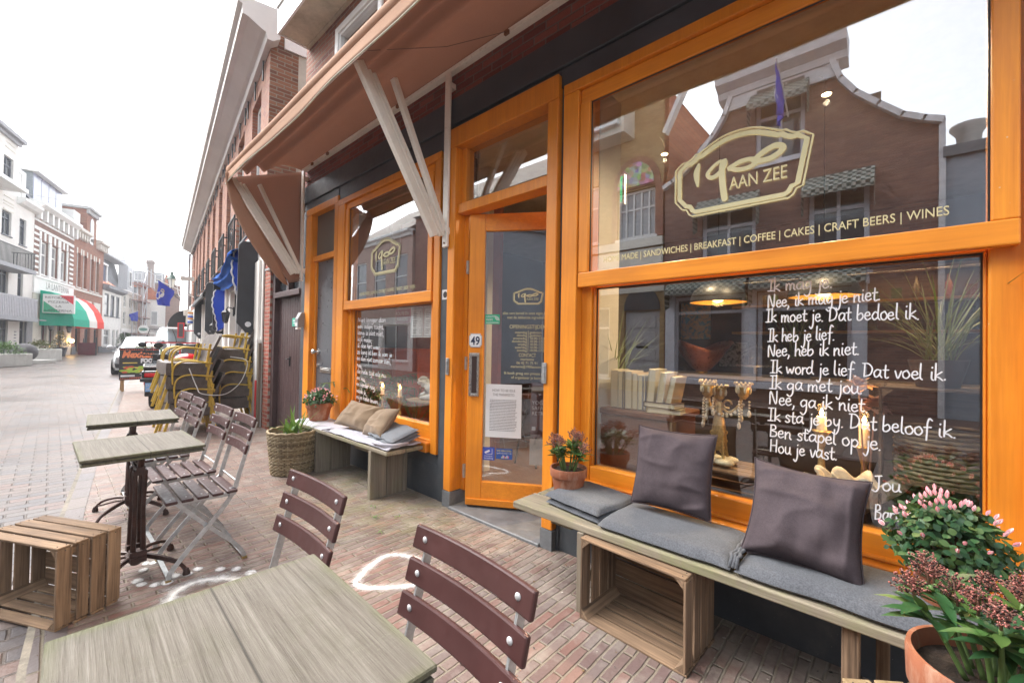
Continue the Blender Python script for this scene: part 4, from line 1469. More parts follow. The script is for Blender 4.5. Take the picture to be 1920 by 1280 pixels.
# ------------------------------------------------------------------ bistro tables
n = NT('lichen_table_wood')
c = n.coord()
s = n.sep(c)
g = n.noise(n.map(c, (1.7, 70, 70)), 1.0, 8, .72, .25)
g2 = n.noise(n.map(c, (6, 260, 260)), 1.0, 4, .7)
pt = n.noise(c, 5, 5, .65)
col = n.ramp(n.math('ADD', n.math('MULTIPLY', g, .62), n.math('MULTIPLY', g2, .38)), [(.33, (.044, .037, .030)), (.44, (.098, .085, .069)), (.57, (.146, .131, .111)), (.72, (.215, .200, .176))])
col = n.mix(n.ramp(pt, [(.5, 0.0), (.72, .35)]), col, (.058, .062, .026))
edge = n.math('MAXIMUM', n.math('DIVIDE', n.math('ABSOLUTE', s[0]), .2925), n.math('DIVIDE', n.math('ABSOLUTE', s[1]), .255))
col = n.mix(n.math('MULTIPLY', n.ramp(edge, [(.9, 0.0), (1.0, 1.0)]), n.ramp(pt, [(.3, .05), (.65, .55)])), col, (.10, .112, .038))
col = n.mix(n.ramp(n.math('ABSOLUTE', n.math('SUBTRACT', s[1], .012)), [(.0008, .85), (.0022, 0.0)]), col, (.02, .018, .015))
lich = n.vor(n.vadd(c, n.comb(n.math('MULTIPLY', pt, .1), g2, 0.0)), 55)
col = n.mix(n.math('MULTIPLY', n.ramp(lich, [(.10, .75), (.22, 0.0)]), n.ramp(n.noise(c, 9, 4), [(.52, 0.0), (.62, 1.0)])), col, (.26, .26, .2))
n.P(color=col, rough=n.math('ADD', .62, n.math('MULTIPLY', g, .3)), normal=n.bump(n.math('ADD', g, n.math('MULTIPLY', g2, .6)), 1.0, .004), spec=.3)
TABLEW = n.mat
def table(label, loc, rot=0.0):
    t = thing('bistro_table', label, 'table', loc, rot, 'cast iron bistro tables on the terrace')
    w, d = .585, .51
    b = MB()
    for (e, z0, z1) in ((.0, .737, .752), (.012, .727, .737), (.004, .715, .727)):
        b.box(-w / 2 + e, w / 2 - e, -d / 2 + e, d / 2 - e, z0, z1)
    b.build('tabletop', TABLEW, t, bevel=.003)
    b = MB()
    for sx in (-1, 1):
        x = sx * .062
        for yy in (-.022, .022):
            b.tube([(x + sx * .006, yy, .14), (x, yy * .8, .4), (x, yy, .60)], [.013, .011, .013], 8)
        b.tube(spline([(x, 0, .60), (x + sx * .012, 0, .655), (x + sx * .04, 0, .69), (x + sx * .075, 0, .712)], 5), [.017] * 16, 8)
        b.box(x - .022, x + .022, -.03, .03, .585, .61)
        b.box(x - .028, x + .028, -.036, .036, .13, .16)
    b.box(-.085, .085, -.02, .02, .60, .63)
    b.lathe([(0, .0), (.02, .004), (.03, .02), (.018, .03), (.024, .045), (.012, .06), (0, .068)], (0, 0, .628), 10, sy=.6)
    for sx in (-.035, .035):
        b.ball((sx, 0, .645), .016, 8, 6, sq=(1, .7, 1))
    b.box(-.10, .10, -.035, .035, .10, .13)
    b.lathe([(0, .05), (.022, .06), (.03, .075), (.045, .095), (.05, .12), (.03, .14), (0, .142)], (0, 0, 0), 12)
    b.box(-.2, .2, -.02, .02, .705, .7145)
    b.build('column', CASTIRON, t, smooth=35)
    for sx in (-1, 1):
        for sy in (-1, 1):
            b = MB()
            P = [(sx * .03, sy * .02, .118), (sx * .10, sy * .08, .112), (sx * .17, sy * .15, .085), (sx * .205, sy * .185, .045), (sx * .212, sy * .193, .012)]
            b.tube(spline(P, 5), [.012 - .003 * math.sin(i / 20 * PI) for i in range(21)], 8)
            b.tube(spline([(sx * .03, sy * .035, .10), (sx * .09, sy * .095, .085), (sx * .145, sy * .155, .062), (sx * .19, sy * .18, .05)], 4), .0065, 6)
            b.lathe([(.013, 0), (.019, .004), (.019, .016), (.010, .04)], (sx * .214, sy * .195, 0), 10)
            b.build('foot', CASTIRON, t, smooth=40)
    return t
t2 = table('weathered bistro table in the middle of the row, right beside the fallen crate', (-3.225, .352, .008), R(1))
t1 = table('weathered bistro table farthest along the terrace, near the stacked wicker chairs', (-4.40, .44, .008), R(-3))
t3 = table('weathered bistro table nearest the viewer with mossy plank top', (-.925, .25, .008), R(-1.5))
for tt, rr in ((t1, None), (t2, None), (t3, None)):
    pass

# ------------------------------------------------------------------ folding chairs (face -Y)
SLATP = plain('oxblood_slat_paint', (.050, .019, .018), .42, var=.18, scale=5, bump=.06, coat=.08, spec=.35)
SLATW = plain('worn_slat_edge', (.28, .15, .10), .7)
RIVET = plain('pale_rivet', (.5, .5, .5), .4, metal=.3)
def folding_chair(label, loc, rot):
    t = thing('folding_chair', label, 'chair', loc, rot, 'folding beer garden chairs')
    hw = .168
    for sx in (-1, 1):
        x = sx * hw
        b = MB()
        # rear foot rises forward to the seat front; front foot sweeps up into the back post
        leg = spline([(x, -.20, .012), (x, -.19, .05), (x, -.13, .13), (x, -.03, .25), (x, .06, .36), (x, .105, .44), (x, .135, .55), (x, .175, .70), (x, .215, .845)], 4)
        b.strip(leg, .007, .024)
        b.build('back_leg', STEEL, t)
        b = MB()
        x2 = sx * (hw - .014)
        leg = spline([(x2, .175, .012), (x2, .16, .05), (x2, .11, .12), (x2, .0, .235), (x2, -.10, .345), (x2, -.17, .425)], 4)
        b.strip(leg, .007, .022)
        b.build('front_leg', STEEL, t)
        b = MB()
        b.bar((x2, -.20, .428), (x2, .12, .418), .006, .022)
        b.bar((x2, .06, .42), (x, .118, .47), .006, .014)
        b.build('seat_rail', STEEL, t)
        b = MB()
        for y, xx in ((-.20, x), (.175, x2)):
            b.box(xx - .011, xx + .011, y - .013, y + .013, 0, .012)
        b.build('foot_glide', plain('brown_glide', (.25, .17, .06), .6), t)
    MB().bar((-hw, -.197, .02), (hw, -.197, .02), .022, .006).build('foot_bar', STEEL, t)
    MB().bar((-hw + .014, .172, .02), (hw - .014, .172, .02), .022, .006).build('foot_bar', STEEL, t)
    MB().tube([(-hw, .122, .49), (hw, .122, .49)], .005, 8).build('cross_bar', STEEL, t)
    MB().tube([(-hw, -.03, .25), (hw, -.03, .25)], .005, 8).build('cross_bar', STEEL, t)
    b = MB()
    for i in range(5):
        y = -.20 + i * .072
        b.box(-.21, .21, y - .0275, y + .0275, .437, .454)
    s = b.build('seat', SLATP, t, bevel=.005, seg=2)
    for i in range(5):
        for sx in (-1, 1):
            MB().ball((sx * .155, -.20 + i * .072, .454), .0055, 8, 5, sq=(1, 1, .5)).build('rivet', RIVET, s, smooth=True)
    b = MB()
    rv = []
    for k in range(3):
        z0 = .655 + k * .078
        y0 = .163 + (z0 - .655) * .27
        ft = Vector((0, -.27, 1)).normalized()
        def sl(u, v, q):
            xx = (u * 2 - 1) * .212
            bow = .014 * (1 - (xx / .212) ** 2)
            base = Vector((xx, y0 + bow - .008, z0)) 
            p = base + Vector((0, .27, 1)).normalized() * (v * .058) + Vector((0, -1, .27)).normalized() * (q)
            return p
        N = 13
        for qa, qb in ((0.0, .015),):
            vs, fs = [], []
            for i in range(N):
                u = i / (N - 1)
                vs += [sl(u, 0, qa), sl(u, 1, qa), sl(u, 1, qb), sl(u, 0, qb)]
            for i in range(N - 1):
                for j in range(4):
                    fs.append((i * 4 + j, i * 4 + (j + 1) % 4, (i + 1) * 4 + (j + 1) % 4, (i + 1) * 4 + j))
            fs += [(3, 2, 1, 0), ((N - 1) * 4, (N - 1) * 4 + 1, (N - 1) * 4 + 2, (N - 1) * 4 + 3)]
            b.add(vs, fs)
        for sx in (-1, 1):
            for q in (-.0005, .0155):
                p = sl(.5 + sx * hw / .212 / 2, .5, q)
                rv.append(MB().ball(p, .0085, 10, 6, sq=(1, .5, 1)))
    bk = b.build('backrest', SLATP, t, bevel=.005, seg=2)
    for q in rv:
        q.build('rivet', RIVET, bk, smooth=True)
    b = MB()
    rr = random.Random(3)
    for k in range(26):      # chipped paint along the slat ends
        kk = rr.randint(0, 2)
        z0 = .655 + kk * .078
        u = rr.choice((-1, 1)) * (.2105 - rr.uniform(0, .05) ** 1.3)
        v = rr.choice((.0, 1.0))
        p = Vector((u, .163 + (z0 - .655) * .27 + .014 * (1 - (u / .212) ** 2) - .008, z0)) + Vector((0, .27, 1)).normalized() * (v * .058) + Vector((0, -1, .27)).normalized() * rr.uniform(.0, .015)
        b.ball(p, rr.uniform(.0007, .0015), 6, 4, sq=(2.5, .8, .8))
    b.build('paint_chip', SLATW, bk)
    return t
ch = folding_chair('folding chair with its slatted back nearest the viewer, right of the mossy table', (-.735, .455, .008), R(-3))
fc = 'folding beer garden chairs'
dup(ch, (-1.47, .42, .008), R(1), 'folding chair standing behind the near table by the chalk oval', fc)
dup(ch, (-3.155, .665, .008), R(0), 'folding chair at the middle table, fully visible on its crossed steel legs', fc)
dup(ch, (-3.69, .672, .008), R(1), 'folding chair at the middle table, partly behind its neighbour and farther along', fc)
dup(ch, (-4.32, .64, .008), R(-1), 'folding chair at the farthest table, nearer the wicker planter', fc)
dup(ch, (-4.84, .65, .008), R(2), 'folding chair at the farthest table, next to the wicker chair stacks', fc)

# ------------------------------------------------------------------ chalk drawings on the paving
n = NT('white_chalk')
f = n.noise(n.coord(), 30, 6, .75)
f2 = n.noise(n.coord(), 150, 3, .7)
n.P(color=(.72, .72, .71), rough=.95)
at = n.node('ShaderNodeAttribute', attribute_name='coverage')
tr = n.node('ShaderNodeBsdfTransparent')
mx = n.node('ShaderNodeMixShader')
cov = n.math('ADD', n.math('MULTIPLY', at.outputs['Fac'], 1.0), n.math('MULTIPLY', n.math('SUBTRACT', n.math('ADD', n.math('MULTIPLY', f, .6), n.math('MULTIPLY', f2, .4)), .5), 2.6))
n.set(mx.inputs[0], n.math('MULTIPLY', n.math('MULTIPLY', cov, at.outputs['Fac']), .95, clamp=True))
n.t.links.new(tr.outputs[0], mx.inputs[1]); n.t.links.new(n.b.outputs[0], mx.inputs[2]); n.t.links.new(mx.outputs[0], n.out.inputs[0])
CHALK = n.mat
def chalk(label, strokes, dots=()):
    """sprayed line: coverage fades from the middle of the stroke to its rim"""
    V, Fc, A = [], [], []
    for pts, w_, cl in strokes:
        P = sp2(pts, 8, cl)
        N = len(P)
        b0 = len(V)
        for i, p in enumerate(P):
            q0, q1 = (P[i - 1], P[(i + 1) % N]) if cl else (P[max(i - 1, 0)], P[min(i + 1, N - 1)])
            d = Vector((q1[0] - q0[0], q1[1] - q0[1])).normalized()
            ww = w_ * (1 + .35 * nz(i * .3, w_ * 60, 5))
            for k, c_ in ((-1.6, 0), (-.7, .45), (0, 1), (.7, .45), (1.6, 0)):
                V.append((p[0] - d.y * ww * k, p[1] + d.x * ww * k, .0125)); A.append(c_)
        for i in range(N if cl else N - 1):
            j = (i + 1) % N
            Fc += [(b0 + i * 5 + k, b0 + j * 5 + k, b0 + j * 5 + k + 1, b0 + i * 5 + k + 1) for k in range(4)]
    for x, y, r in dots:
        b0 = len(V)
        V.append((x, y, .0125)); A.append(1)
        for rr, c_ in ((.85, .85), (1.6, 0)):
            for k in range(12):
                e = r * rr * (1 + .2 * nz(k, x * 9, y))
                V.append((x + e * math.cos(k * PI / 6), y + e * .85 * math.sin(k * PI / 6), .0125)); A.append(c_)
        for k in range(12):
            Fc.append((b0, b0 + 1 + k, b0 + 1 + (k + 1) % 12)); Fc.append((b0 + 1 + k, b0 + 13 + k, b0 + 13 + (k + 1) % 12, b0 + 1 + (k + 1) % 12))
    me = bpy.data.meshes.new('chalk_drawing')
    me.from_pydata(V, [], Fc)
    me.attributes.new('coverage', 'FLOAT', 'POINT').data.foreach_set('value', A)
    me.materials.append(CHALK)
    o = bpy.data.objects.new('chalk_drawing', me)
    COL.objects.link(o)
    return tag(o, label, 'chalk drawing')
chalk('white chalk heart outline on the bricks between the two near chairs', [([(-2.242, 1.177), (-2.29, 1.24), (-2.345, 1.33), (-2.385, 1.444), (-2.36, 1.51), (-2.30, 1.55), (-2.22, 1.575), (-2.15, 1.56), (-2.135, 1.51), (-2.09, 1.54), (-2.03, 1.56), (-1.96, 1.54), (-1.945, 1.46), (-2.0, 1.37), (-2.074, 1.275), (-2.155, 1.195), (-2.242, 1.177)], .036, False)])
chalk('white chalk oval with a ring of dots beside the middle table', [([(-2.767, .439), (-2.852, .49), (-2.875, .576), (-2.829, .666), (-2.753, .725), (-2.70, .73), (-2.685, .66), (-2.685, .54), (-2.716, .457)], .056, True)],
      [(-3.04, .50, .03), (-3.01, .555, .026), (-3.036, .61, .026), (-3.244, .388, .024), (-3.121, .352, .028), (-3.06, .361, .025), (-3.002, .41, .026), (-3.33, .413, .022), (-2.94, .70, .028), (-2.88, .765, .028), (-2.77, .81, .032), (-3.31, .44, .022), (-2.985, .46, .03)])
# small moss tufts between the bricks by the short bench
b = MB()
rnd = random.Random(9)
for x, y, n_ in ((-2.98, 1.72, 26), (-2.86, 1.86, 14), (-2.72, 1.60, 10), (-3.18, 1.82, 12)):
    for i in range(n_):
        a, r = rnd.uniform(0, 6.28), .05 * rnd.random()
        leaf(b, Vector((x + r * math.cos(a), y + r * math.sin(a), .012)), rdir(rnd, 15, 70), Vector((0, 0, 1)), rnd.uniform(.012, .03), .003, seg=2)
o = b.build('grass', SPIKE)
o['kind'] = 'stuff'

b = MB()      # crumbs, grit and bits of leaf blown over the paving
rnd = random.Random(31)
for i in range(420):
    x, y = rnd.uniform(-6.5, .3), rnd.uniform(-.05, 2.2) ** 1.0
    if rnd.random() < .45:
        y = 2.24 - abs(rnd.gauss(0, .22))
    r = rnd.uniform(.0025, .009)
    a = rnd.uniform(0, 6.28)
    b.add([(x + r * (1 + .5 * math.cos(k * 2 + a)) * math.cos(k * 1.257 + a), y + r * .6 * math.sin(k * 1.257 + a), .0125 + .004 * (k % 2)) for k in range(5)], [(0, 1, 2, 3, 4)], rnd.choice((0, 0, 1, 2)))
o = b.build('litter', [plain('dry_leaf_bit', (.14, .09, .045), .9), plain('pale_grit', (.34, .31, .27), .9), plain('dark_grit', (.05, .045, .04), .9)])
o['kind'] = 'stuff'
# ------------------------------------------------------------------ generic house pieces
def win(parent, x0, x1, z0, z1, y, fm, pm, nv=0, hz=(), t=.07, dep=.09, name='window'):
    b = MB()
    ya, yb_ = y + dep - .05, y + dep
    b.box(x0, x0 + t, ya, yb_, z0, z1)
    b.box(x1 - t, x1, ya, yb_, z0, z1)
    b.box(x0 + t, x1 - t, ya, yb_, z1 - t, z1)
    b.box(x0 + t, x1 - t, ya, yb_, z0, z0 + t)
    b.box(x0 - .06, x1 + .06, y - .07, y + dep - .051, z0 - .08, z0 - .004)
    for i in range(nv):
        xc = x0 + (x1 - x0) * (i + 1) / (nv + 1)
        b.box(xc - t * .35, xc + t * .35, ya + .004, yb_ - .004, z0 + t, z1 - t)
    for f_ in hz:
        zc = z0 + (z1 - z0) * f_
        b.box(x0 + t, x1 - t, ya + .002, yb_ - .002, zc - t * .4, zc + t * .4)
    o = b.build(name, fm, parent)
    b = MB()
    b.box(x0 + t * .5, x1 - t * .5, yb_ + .001, yb_ + .012, z0 + t * .5, z1 - t * .5)
    b.build('pane', pm, o)
    return o
def shell(parent, x0, x1, y0, y1, z0, z1, mat, name='wall'):
    """side and back walls"""
    b = MB()
    b.add([(x0, y0, z0), (x0, y1, z0), (x0, y1, z1), (x0, y0, z1)], [(0, 3, 2, 1)][:1])
    b.add([(x1, y0, z0), (x1, y1, z0), (x1, y1, z1), (x1, y0, z1)], [(0, 1, 2, 3)])
    b.add([(x0, y1, z0), (x1, y1, z0), (x1, y1, z1), (x0, y1, z1)], [(0, 3, 2, 1)])
    return b.build(name, mat, parent)
ROOFGREY = plain('grey_slate_roof', (.16, .165, .175), .7, var=.25, scale=1.5)
ROOFORANGE = bricks('orange_roof_tile', 'xz', .24, .2, [(.50, .155, .065), (.45, .13, .055), (.56, .19, .085)], (.25, .08, .04), .02, .7)
ROOFBROWN = bricks('brown_roof_tile', 'xz', .26, .2, [(.20, .16, .12), (.17, .135, .10), (.23, .18, .13)], (.08, .06, .05), .03, .75)
STONEW = plain('pale_stone', (.66, .63, .57), .7, var=.1, scale=2)
WHITEWALL = plain('white_rendered_wall', (.72, .70, .66), .75, var=.07, scale=.8)
GREYPAINT = plain('mid_grey_paint', (.27, .275, .30), .55, var=.12)
BRICK_LANT = bricks('lanterna_brick', 'xz', .22, .065, [(.25, .13, .095), (.21, .105, .08), (.29, .155, .11)], (.3, .24, .2), .010, .85)

# ------------------------------------------------------------------ passage and neighbour terrace (right side of the street)
ps = thing('passage_building', 'low brick passage with brown plank door between cafe and neighbour', 'passage', (0, 0, 0))
b = MB()
b.box(-7.44, -7.20, F - .01, F + .5, 0, 2.95)
b.build('brick_pier', BRICK_PIER, ps)
b = MB()
b.box(-7.2, -6.03, F + .03, F + .4, 2.46, 2.95)
b.build('brick_lintel', BRICK_PIER, ps)
BROWNP = plain('brown_door_paint', (.075, .045, .045), .5, var=.18, scale=4)
b = MB()
b.box(-7.195, -7.09, F + .02, F + .16, 0, 2.458)
b.box(-6.09, -6.03, F + .02, F + .16, 0, 2.458)
b.box(-7.09, -6.09, F + .02, F + .16, 2.36, 2.458)
b.box(-7.09, -6.09, F + .0, F + .16, 2.04, 2.12)
b.box(-6.62, -6.56, F + .03, F + .14, 2.12, 2.36)
b.build('passage_frame', BROWNP, ps, bevel=.004)
b = MB()
for i in range(11):
    b.box(-7.088 + i * .0905, -7.088 + (i + 1) * .0905 - .006, F + .09, F + .13, .02, 2.038)
dd = b.build('passage_door', BROWNP, ps, bevel=.003)
b = MB()
b.box(-6.62, -6.59, F + .078, F + .09, 1.02, 1.16)
b.tube([(-6.605, F + .08, 1.12), (-6.605, F + .05, 1.12), (-6.66, F + .045, 1.12)], .008, 6)
b.build('door_handle', BLACK, dd)
b = MB()
b.box(-7.09, -6.09, F + .10, F + .106, 2.12, 2.36)
b.build('transom_pane', PANE, ps)
b = MB()
b.box(-7.25, -6.95, F - .08, F + .03, 2.47, 2.50)
b.build('small_ledge', STEEL, ps)
b = MB()
b.box(-7.44, -5.9, 3.6, 3.8, 2.9, 6.4)
b.build('rear_wall', plain('grey_plaster', (.42, .41, .38), .9, var=.15, scale=1.2, bump=.3), ps)
sg = tag(MB().box(-6.52, -6.30, F + .076, F + .089, 1.60, 1.72).build('door_sign', plain('green_sign', (.05, .42, .30), .5)), 'small green sign with white lettering on the brown plank door', 'sign')
b = MB()
for i, wd in enumerate((.15, .11)):
    b.box(-6.41 - wd / 2, -6.41 + wd / 2, F + .074, F + .0759, 1.675 - i * .035, 1.69 - i * .035)
b.build('lettering', LETTER_WHITE, sg)
t = thing('wall_ashtray', 'small grey wall ashtray on the anthracite post beside the grey door', 'ashtray', (-5.90, F - .005, 1.57))
b = MB()
b.prism([(0, 0), (-.09, .0), (-.09, .11), (-.045, .2), (0, .2)], 'x', -.06, .05)
b.build('box', plain('grey_ashtray_paint', (.22, .225, .23), .45), t, bevel=.006)
b = MB()
b.box(-.045, .035, -.0925, -.0905, .015, .06)
b.box(-.02, .05, -.095, -.05, -.03, -.005)
b.build('tray', plain('pale_label', (.6, .6, .58), .5), t)

RF_O, RF_A = Vector((-7.5, 2.28, 0)), R(-7.6)
def rf(x, y, z=0.0):
    c, s_ = math.cos(RF_A), math.sin(RF_A)
    return Vector((RF_O.x + c * x - s_ * y, RF_O.y + s_ * x + c * y, z))
nb_ = thing('terrace_house', 'long brick terrace with deep white cornice and black French balconies', 'building', RF_O, RF_A)
hol = []
wx = [(-1.65, -.72), (-3.55, -2.62), (-5.55, -4.62), (-7.5, -6.6), (-9.45, -8.55), (-11.4, -10.5), (-13.4, -12.5), (-15.4, -14.5), (-17.4, -16.5), (-19.6, -18.7)]
for a, c in wx:
    hol.append((a, c, 3.25, 5.80))
b = MB()
b.wall(-21.1, 0, 2.95, 6.6, hol, 0, .16)
b.build('upper_wall', BRICK_RED, nb_)
b = MB()
b.add([(0, 0, 0), (0, .42, 0), (0, .42, 6.6), (0, 0, 6.6)], [(0, 1, 2, 3)])
b.build('side_wall', BRICK_SIDE, nb_)
b = MB()
b.add([(-.002, .42, 0), (-.002, 8, 0), (-.002, 8, 6.6), (-.002, .42, 6.6)], [(0, 1, 2, 3)])
b.build('plaster_wall', plain('stained_plaster', (.46, .44, .38), .9, var=.2, scale=1.6, bump=.4), nb_)
b = MB()
gfh = [(-4.1, -1.0, .35, 2.55), (-6.6, -5.6, .1, 2.5), (-11.4, -8.0, .35, 2.5), (-13.5, -12.5, .1, 2.5), (-19.5, -15.0, .4, 2.5)]
b.wall(-21.1, 0, 0, 2.95, gfh, -.02, .2)
b.add([(0, -.02, 0), (0, 0, 0), (0, 0, 2.95), (0, -.02, 2.95)], [(0, 1, 2, 3)])
b.add([(-21.1, -.02, 0), (-21.1, 8, 0), (-21.1, 8, 6.6), (-21.1, -.02, 6.6)], [(0, 3, 2, 1)])
b.box(-.55, -.12, -.06, -.021, 0, 2.7)
for x in (-4.6, -6.95, -7.6, -11.8, -14.2):
    b.box(x - .18, x + .18, -.08, -.021, 0, 2.75)
b.build('ground_floor', WHITEWALL, nb_)
b = MB()
cp = [(0, 6.12), (-.08, 6.12), (-.10, 6.22), (-.16, 6.24), (-.34, 6.34), (-.42, 6.36), (-.42, 6.50), (-.48, 6.52), (-.5, 6.62), (.1, 6.66), (.1, 6.2)]
b.prism(cp, 'x', -21.3, .22)
b.build('cornice', plain('grey_white_cornice', (.63, .61, .58), .6, var=.07, scale=1), nb_)
for x0 in (-9.5, -5.2, -15.5):
    b = MB()
    b.box(x0, x0 + 1.6, -.40, 1.5, 6.66, 7.0)
    b.build('roof_box', plain('pale_roof_box', (.55, .54, .52), .7), nb_)
for i, (a, c) in enumerate(wx):
    win(nb_, a, c, 3.25, 5.80, 0, WHITE, PANE_LT if i % 2 else PANE, 0, (.42, .78), t=.09, dep=.14)
    if i < 8:
        b = MB()
        y = -.14
        for z in (3.20, 3.95):
            b.box(a - .05, c + .05, y - .015, y + .015, z, z + .035)
        for x in (a - .05, c + .02):
            b.box(x, x + .03, y - .015, y + .015, 3.2, 3.985)
            b.box(x, x + .03, y, -.001, 3.88, 3.91)
            b.box(x, x + .03, y, -.001, 3.25, 3.28)
        n_ = 6
        for k in range(1, n_):
            x = a + (c - a) * k / n_
            b.tube([(x, y, 3.22), (x + .03 * (-1) ** k, y, 3.5), (x - .03 * (-1) ** k, y, 3.75), (x, y, 3.96)], .008, 5)
        b.tube([((a + c) / 2 + .14 * math.cos(q * PI / 8), y, 3.58 + .14 * math.sin(q * PI / 8)) for q in range(16)], .008, 5, closed=True)
        b.build('balcony_rail', BLACK, nb_)
for a, c in wx:
    for x in (a - .35, (a + c) / 2, c + .3):
        if x < -.1:
            b = MB()
            b.tube([(x, -.03, 5.78), (x, -.03, 6.12)], .016, 5)
            b.tube([(x, -.03, 5.95), (x + .05, -.04, 6.03)], .012, 5)
            b.build('wall_anchor', BLACK, nb_)
for a, c, z0, z1 in gfh:
    win(nb_, a, c, z0, z1, -.02, WHITE, PANE, 1 if c - a > 1.5 else 0, (.72,), t=.10, dep=.16, name='shop_window')
b = MB()
for x in (-4.6, -12.2):
    b.box(x - .03, x + .03, -.10, -.081, 2.0, 2.06)
b.box(-21.0, -20.4, -.32, -.021, 2.75, 3.05)
b.box(-20.9, -20.5, -.22, -.021, 2.3, 2.75)
b.build('console', CREAM, nb_, bevel=.03)
b = MB()
b.tube([(-20.95, -.12, 0), (-20.95, -.12, 6.1)], .05, 8)
b.build('drainpipe', plain('grey_zinc', (.35, .36, .37), .5), nb_)
b = MB(); b.box(.001, .03, .20, .62, 6.20, 6.52); b.build('white_board', WHITE, nb_)
# black awning cheek panels with chamfered foot
def cheekpanel(label, xl):
    o = thing('awning_side_panel', label, 'awning panel', rf(xl, 0), RF_A, 'black awning side panels')
    b = MB()
    b.prism([(-.021, 1.48), (-.14, 1.48), (-.30, 1.68), (-.30, 2.98), (-.24, 3.05), (-.021, 3.05)], 'x', -.035, .035)
    p = b.build('panel', plain('black_awning_panel', (.022, .025, .032), .45), o, bevel=.008)
    b = MB()
    b.X = Matrix.Translation((.036, -.14, 1.66)) @ Matrix.Rotation(R(90), 4, 'Y')
    b.lathe([(0, 0), (.045, 0), (.045, .004), (0, .005)], n=14)
    b.build('emblem', LETTER_WHITE, o)
cheekpanel('black awning side panel nearest the brown passage door', -.55)
cheekpanel('black awning side panel at the far end of the blue awning', -4.75)
cheekpanel('black awning side panel just beyond the blue awning', -7.0)
cheekpanel('black awning side panel farthest down the brick terrace', -12.0)
BLUEC = fabric('blue_awning_canvas', (.025, .10, .38), .12, 500, .15, .85, sheen=0)
BLUEC2 = fabric('bright_blue_canvas', (.035, .085, .50), .1, 500, .15, .85, sheen=0)
t = thing('blue_awning', 'blue fabric awning hanging in folds with scalloped white edging', 'awning', rf(0, 0), RF_A)
b = MB()
def bl_(u, v):
    x = -.62 - 4.0 * u
    a = v * PI * 1.15
    r = .17 + .05 * math.sin(u * 5 + 1) + .03 * nz(u * 6, v * 3)
    fold = .022 * math.sin(v * 26 + u * 4)
    return (x, -.10 - .02 - (r + fold) * math.sin(min(a, PI)) * 1.2 - .05 * v, 3.02 - .42 * v - .10 * math.sin(u * PI) * v + .03 * nz(u * 9, v * 5, 4))
b.grid(bl_, 40, 40)
b.build('folded_cloth', BLUEC, t, smooth=True).modifiers.new('solid', 'SOLIDIFY').thickness = .01
for k, (xa, zt_, zb, wd) in enumerate(((-.72, 2.95, 2.02, .24), (-4.60, 2.62, 1.72, .20))):
    b = MB()
    b.grid(lambda u, v: (xa + .03 * nz(u * 3, v * 3, k) - .10 * u, -.05 - wd * u - .05 * math.sin(v * 5) * u, zt_ - (zt_ - zb) * v - .1 * u * v), 12, 24)
    b.build('side_flap', BLUEC2, t, smooth=True).modifiers.new('solid', 'SOLIDIFY').thickness = .008
    b = MB()
    P_ = [(xa + .03 * nz(3, i / 40 * 3, k) - .10, -.05 - wd - .05 * math.sin(i / 8) - .022 * abs(math.sin(i * .5)), zt_ - (zt_ - zb + .1) * i / 40) for i in range(41)]
    b.tube(P_, .014, 5)
    b.build('edging', LETTER_WHITE, t)
b = MB()
b.bar((-.6, -.08, 3.04), (-4.7, -.08, 3.04), .08, .05)
b.tube([(-2.2, -.12, 3.0), (-2.2, -.14, 1.9)], .012, 6)
b.build('awning_rail', BLACK, t)
t = thing('grey_awning', 'rolled dark grey awning between the two farther black panels', 'awning', rf(0, 0), RF_A)
b = MB()
b.grid(lambda u, v: (-7.05 - 4.9 * u, -.02 - .34 * math.sin(v * PI / 2) , 3.02 - .36 * v * v - .04 * math.sin(u * PI)), 12, 10)
b.build('canopy', plain('charcoal_canvas', (.045, .045, .047), .85), t, smooth=True).modifiers.new('solid', 'SOLIDIFY').thickness = .02
b = MB()
b.bar((-7.05, -.34, 2.66), (-11.95, -.34, 2.66), .05, .05)
b.build('front_bar', BLACK, t)
def wall_lantern(label, x, z):
    o = thing('wall_lantern', label, 'lantern', rf(x, -.02, z), RF_A, 'black lanterns on the terrace wall')
    b = MB()
    b.box(-.03, .03, -.03, -.001, -.02, .18)
    b.tube([(0, -.02, .14), (0, -.12, .17), (0, -.16, .10)], .012, 6)
    b.lathe([(.02, .12), (.09, .05), (.085, .03)], (0, -.16, 0), 6)
    b.lathe([(.03, -.18), (.05, -.15), (.035, -.16)], (0, -.16, 0), 6)
    for k in range(6):
        a = k * PI / 3
        b.bar((.08 * math.cos(a), -.16 + .08 * math.sin(a), .03), (.05 * math.cos(a), -.16 + .05 * math.sin(a), -.15), .01, .01)
    b.build('lantern_frame', BLACK, o)
    b = MB()
    b.lathe([(.047, -.145), (.075, .03)], (0, -.16, 0), 6)
    b.build('lantern_glass', PANE, o)
wall_lantern('black wall lantern hanging under the blue awning', -3.3, 1.95)
wall_lantern('black wall lantern beyond the blue awning, between two black panels', -6.1, 1.75)
# red and white post with drain board at the near corner
t = thing('boundary_post', 'red and white painted post against the brick pier by the chair stacks', 'post', (-7.57, 2.235, 0))
b = MB(); b.box(-.03, .03, -.03, .03, 0, .75); b.build('red_part', plain('red_paint', (.55, .03, .035), .5), t, bevel=.004)
b = MB(); b.box(-.028, .028, -.028, .028, .751, 1.42); b.build('white_part', WHITE, t, bevel=.004)
b = MB(); b.box(.034, .10, -.02, .02, 0, 1.35); b.build('grey_board', GREYWOOD_V, t, bevel=.003)
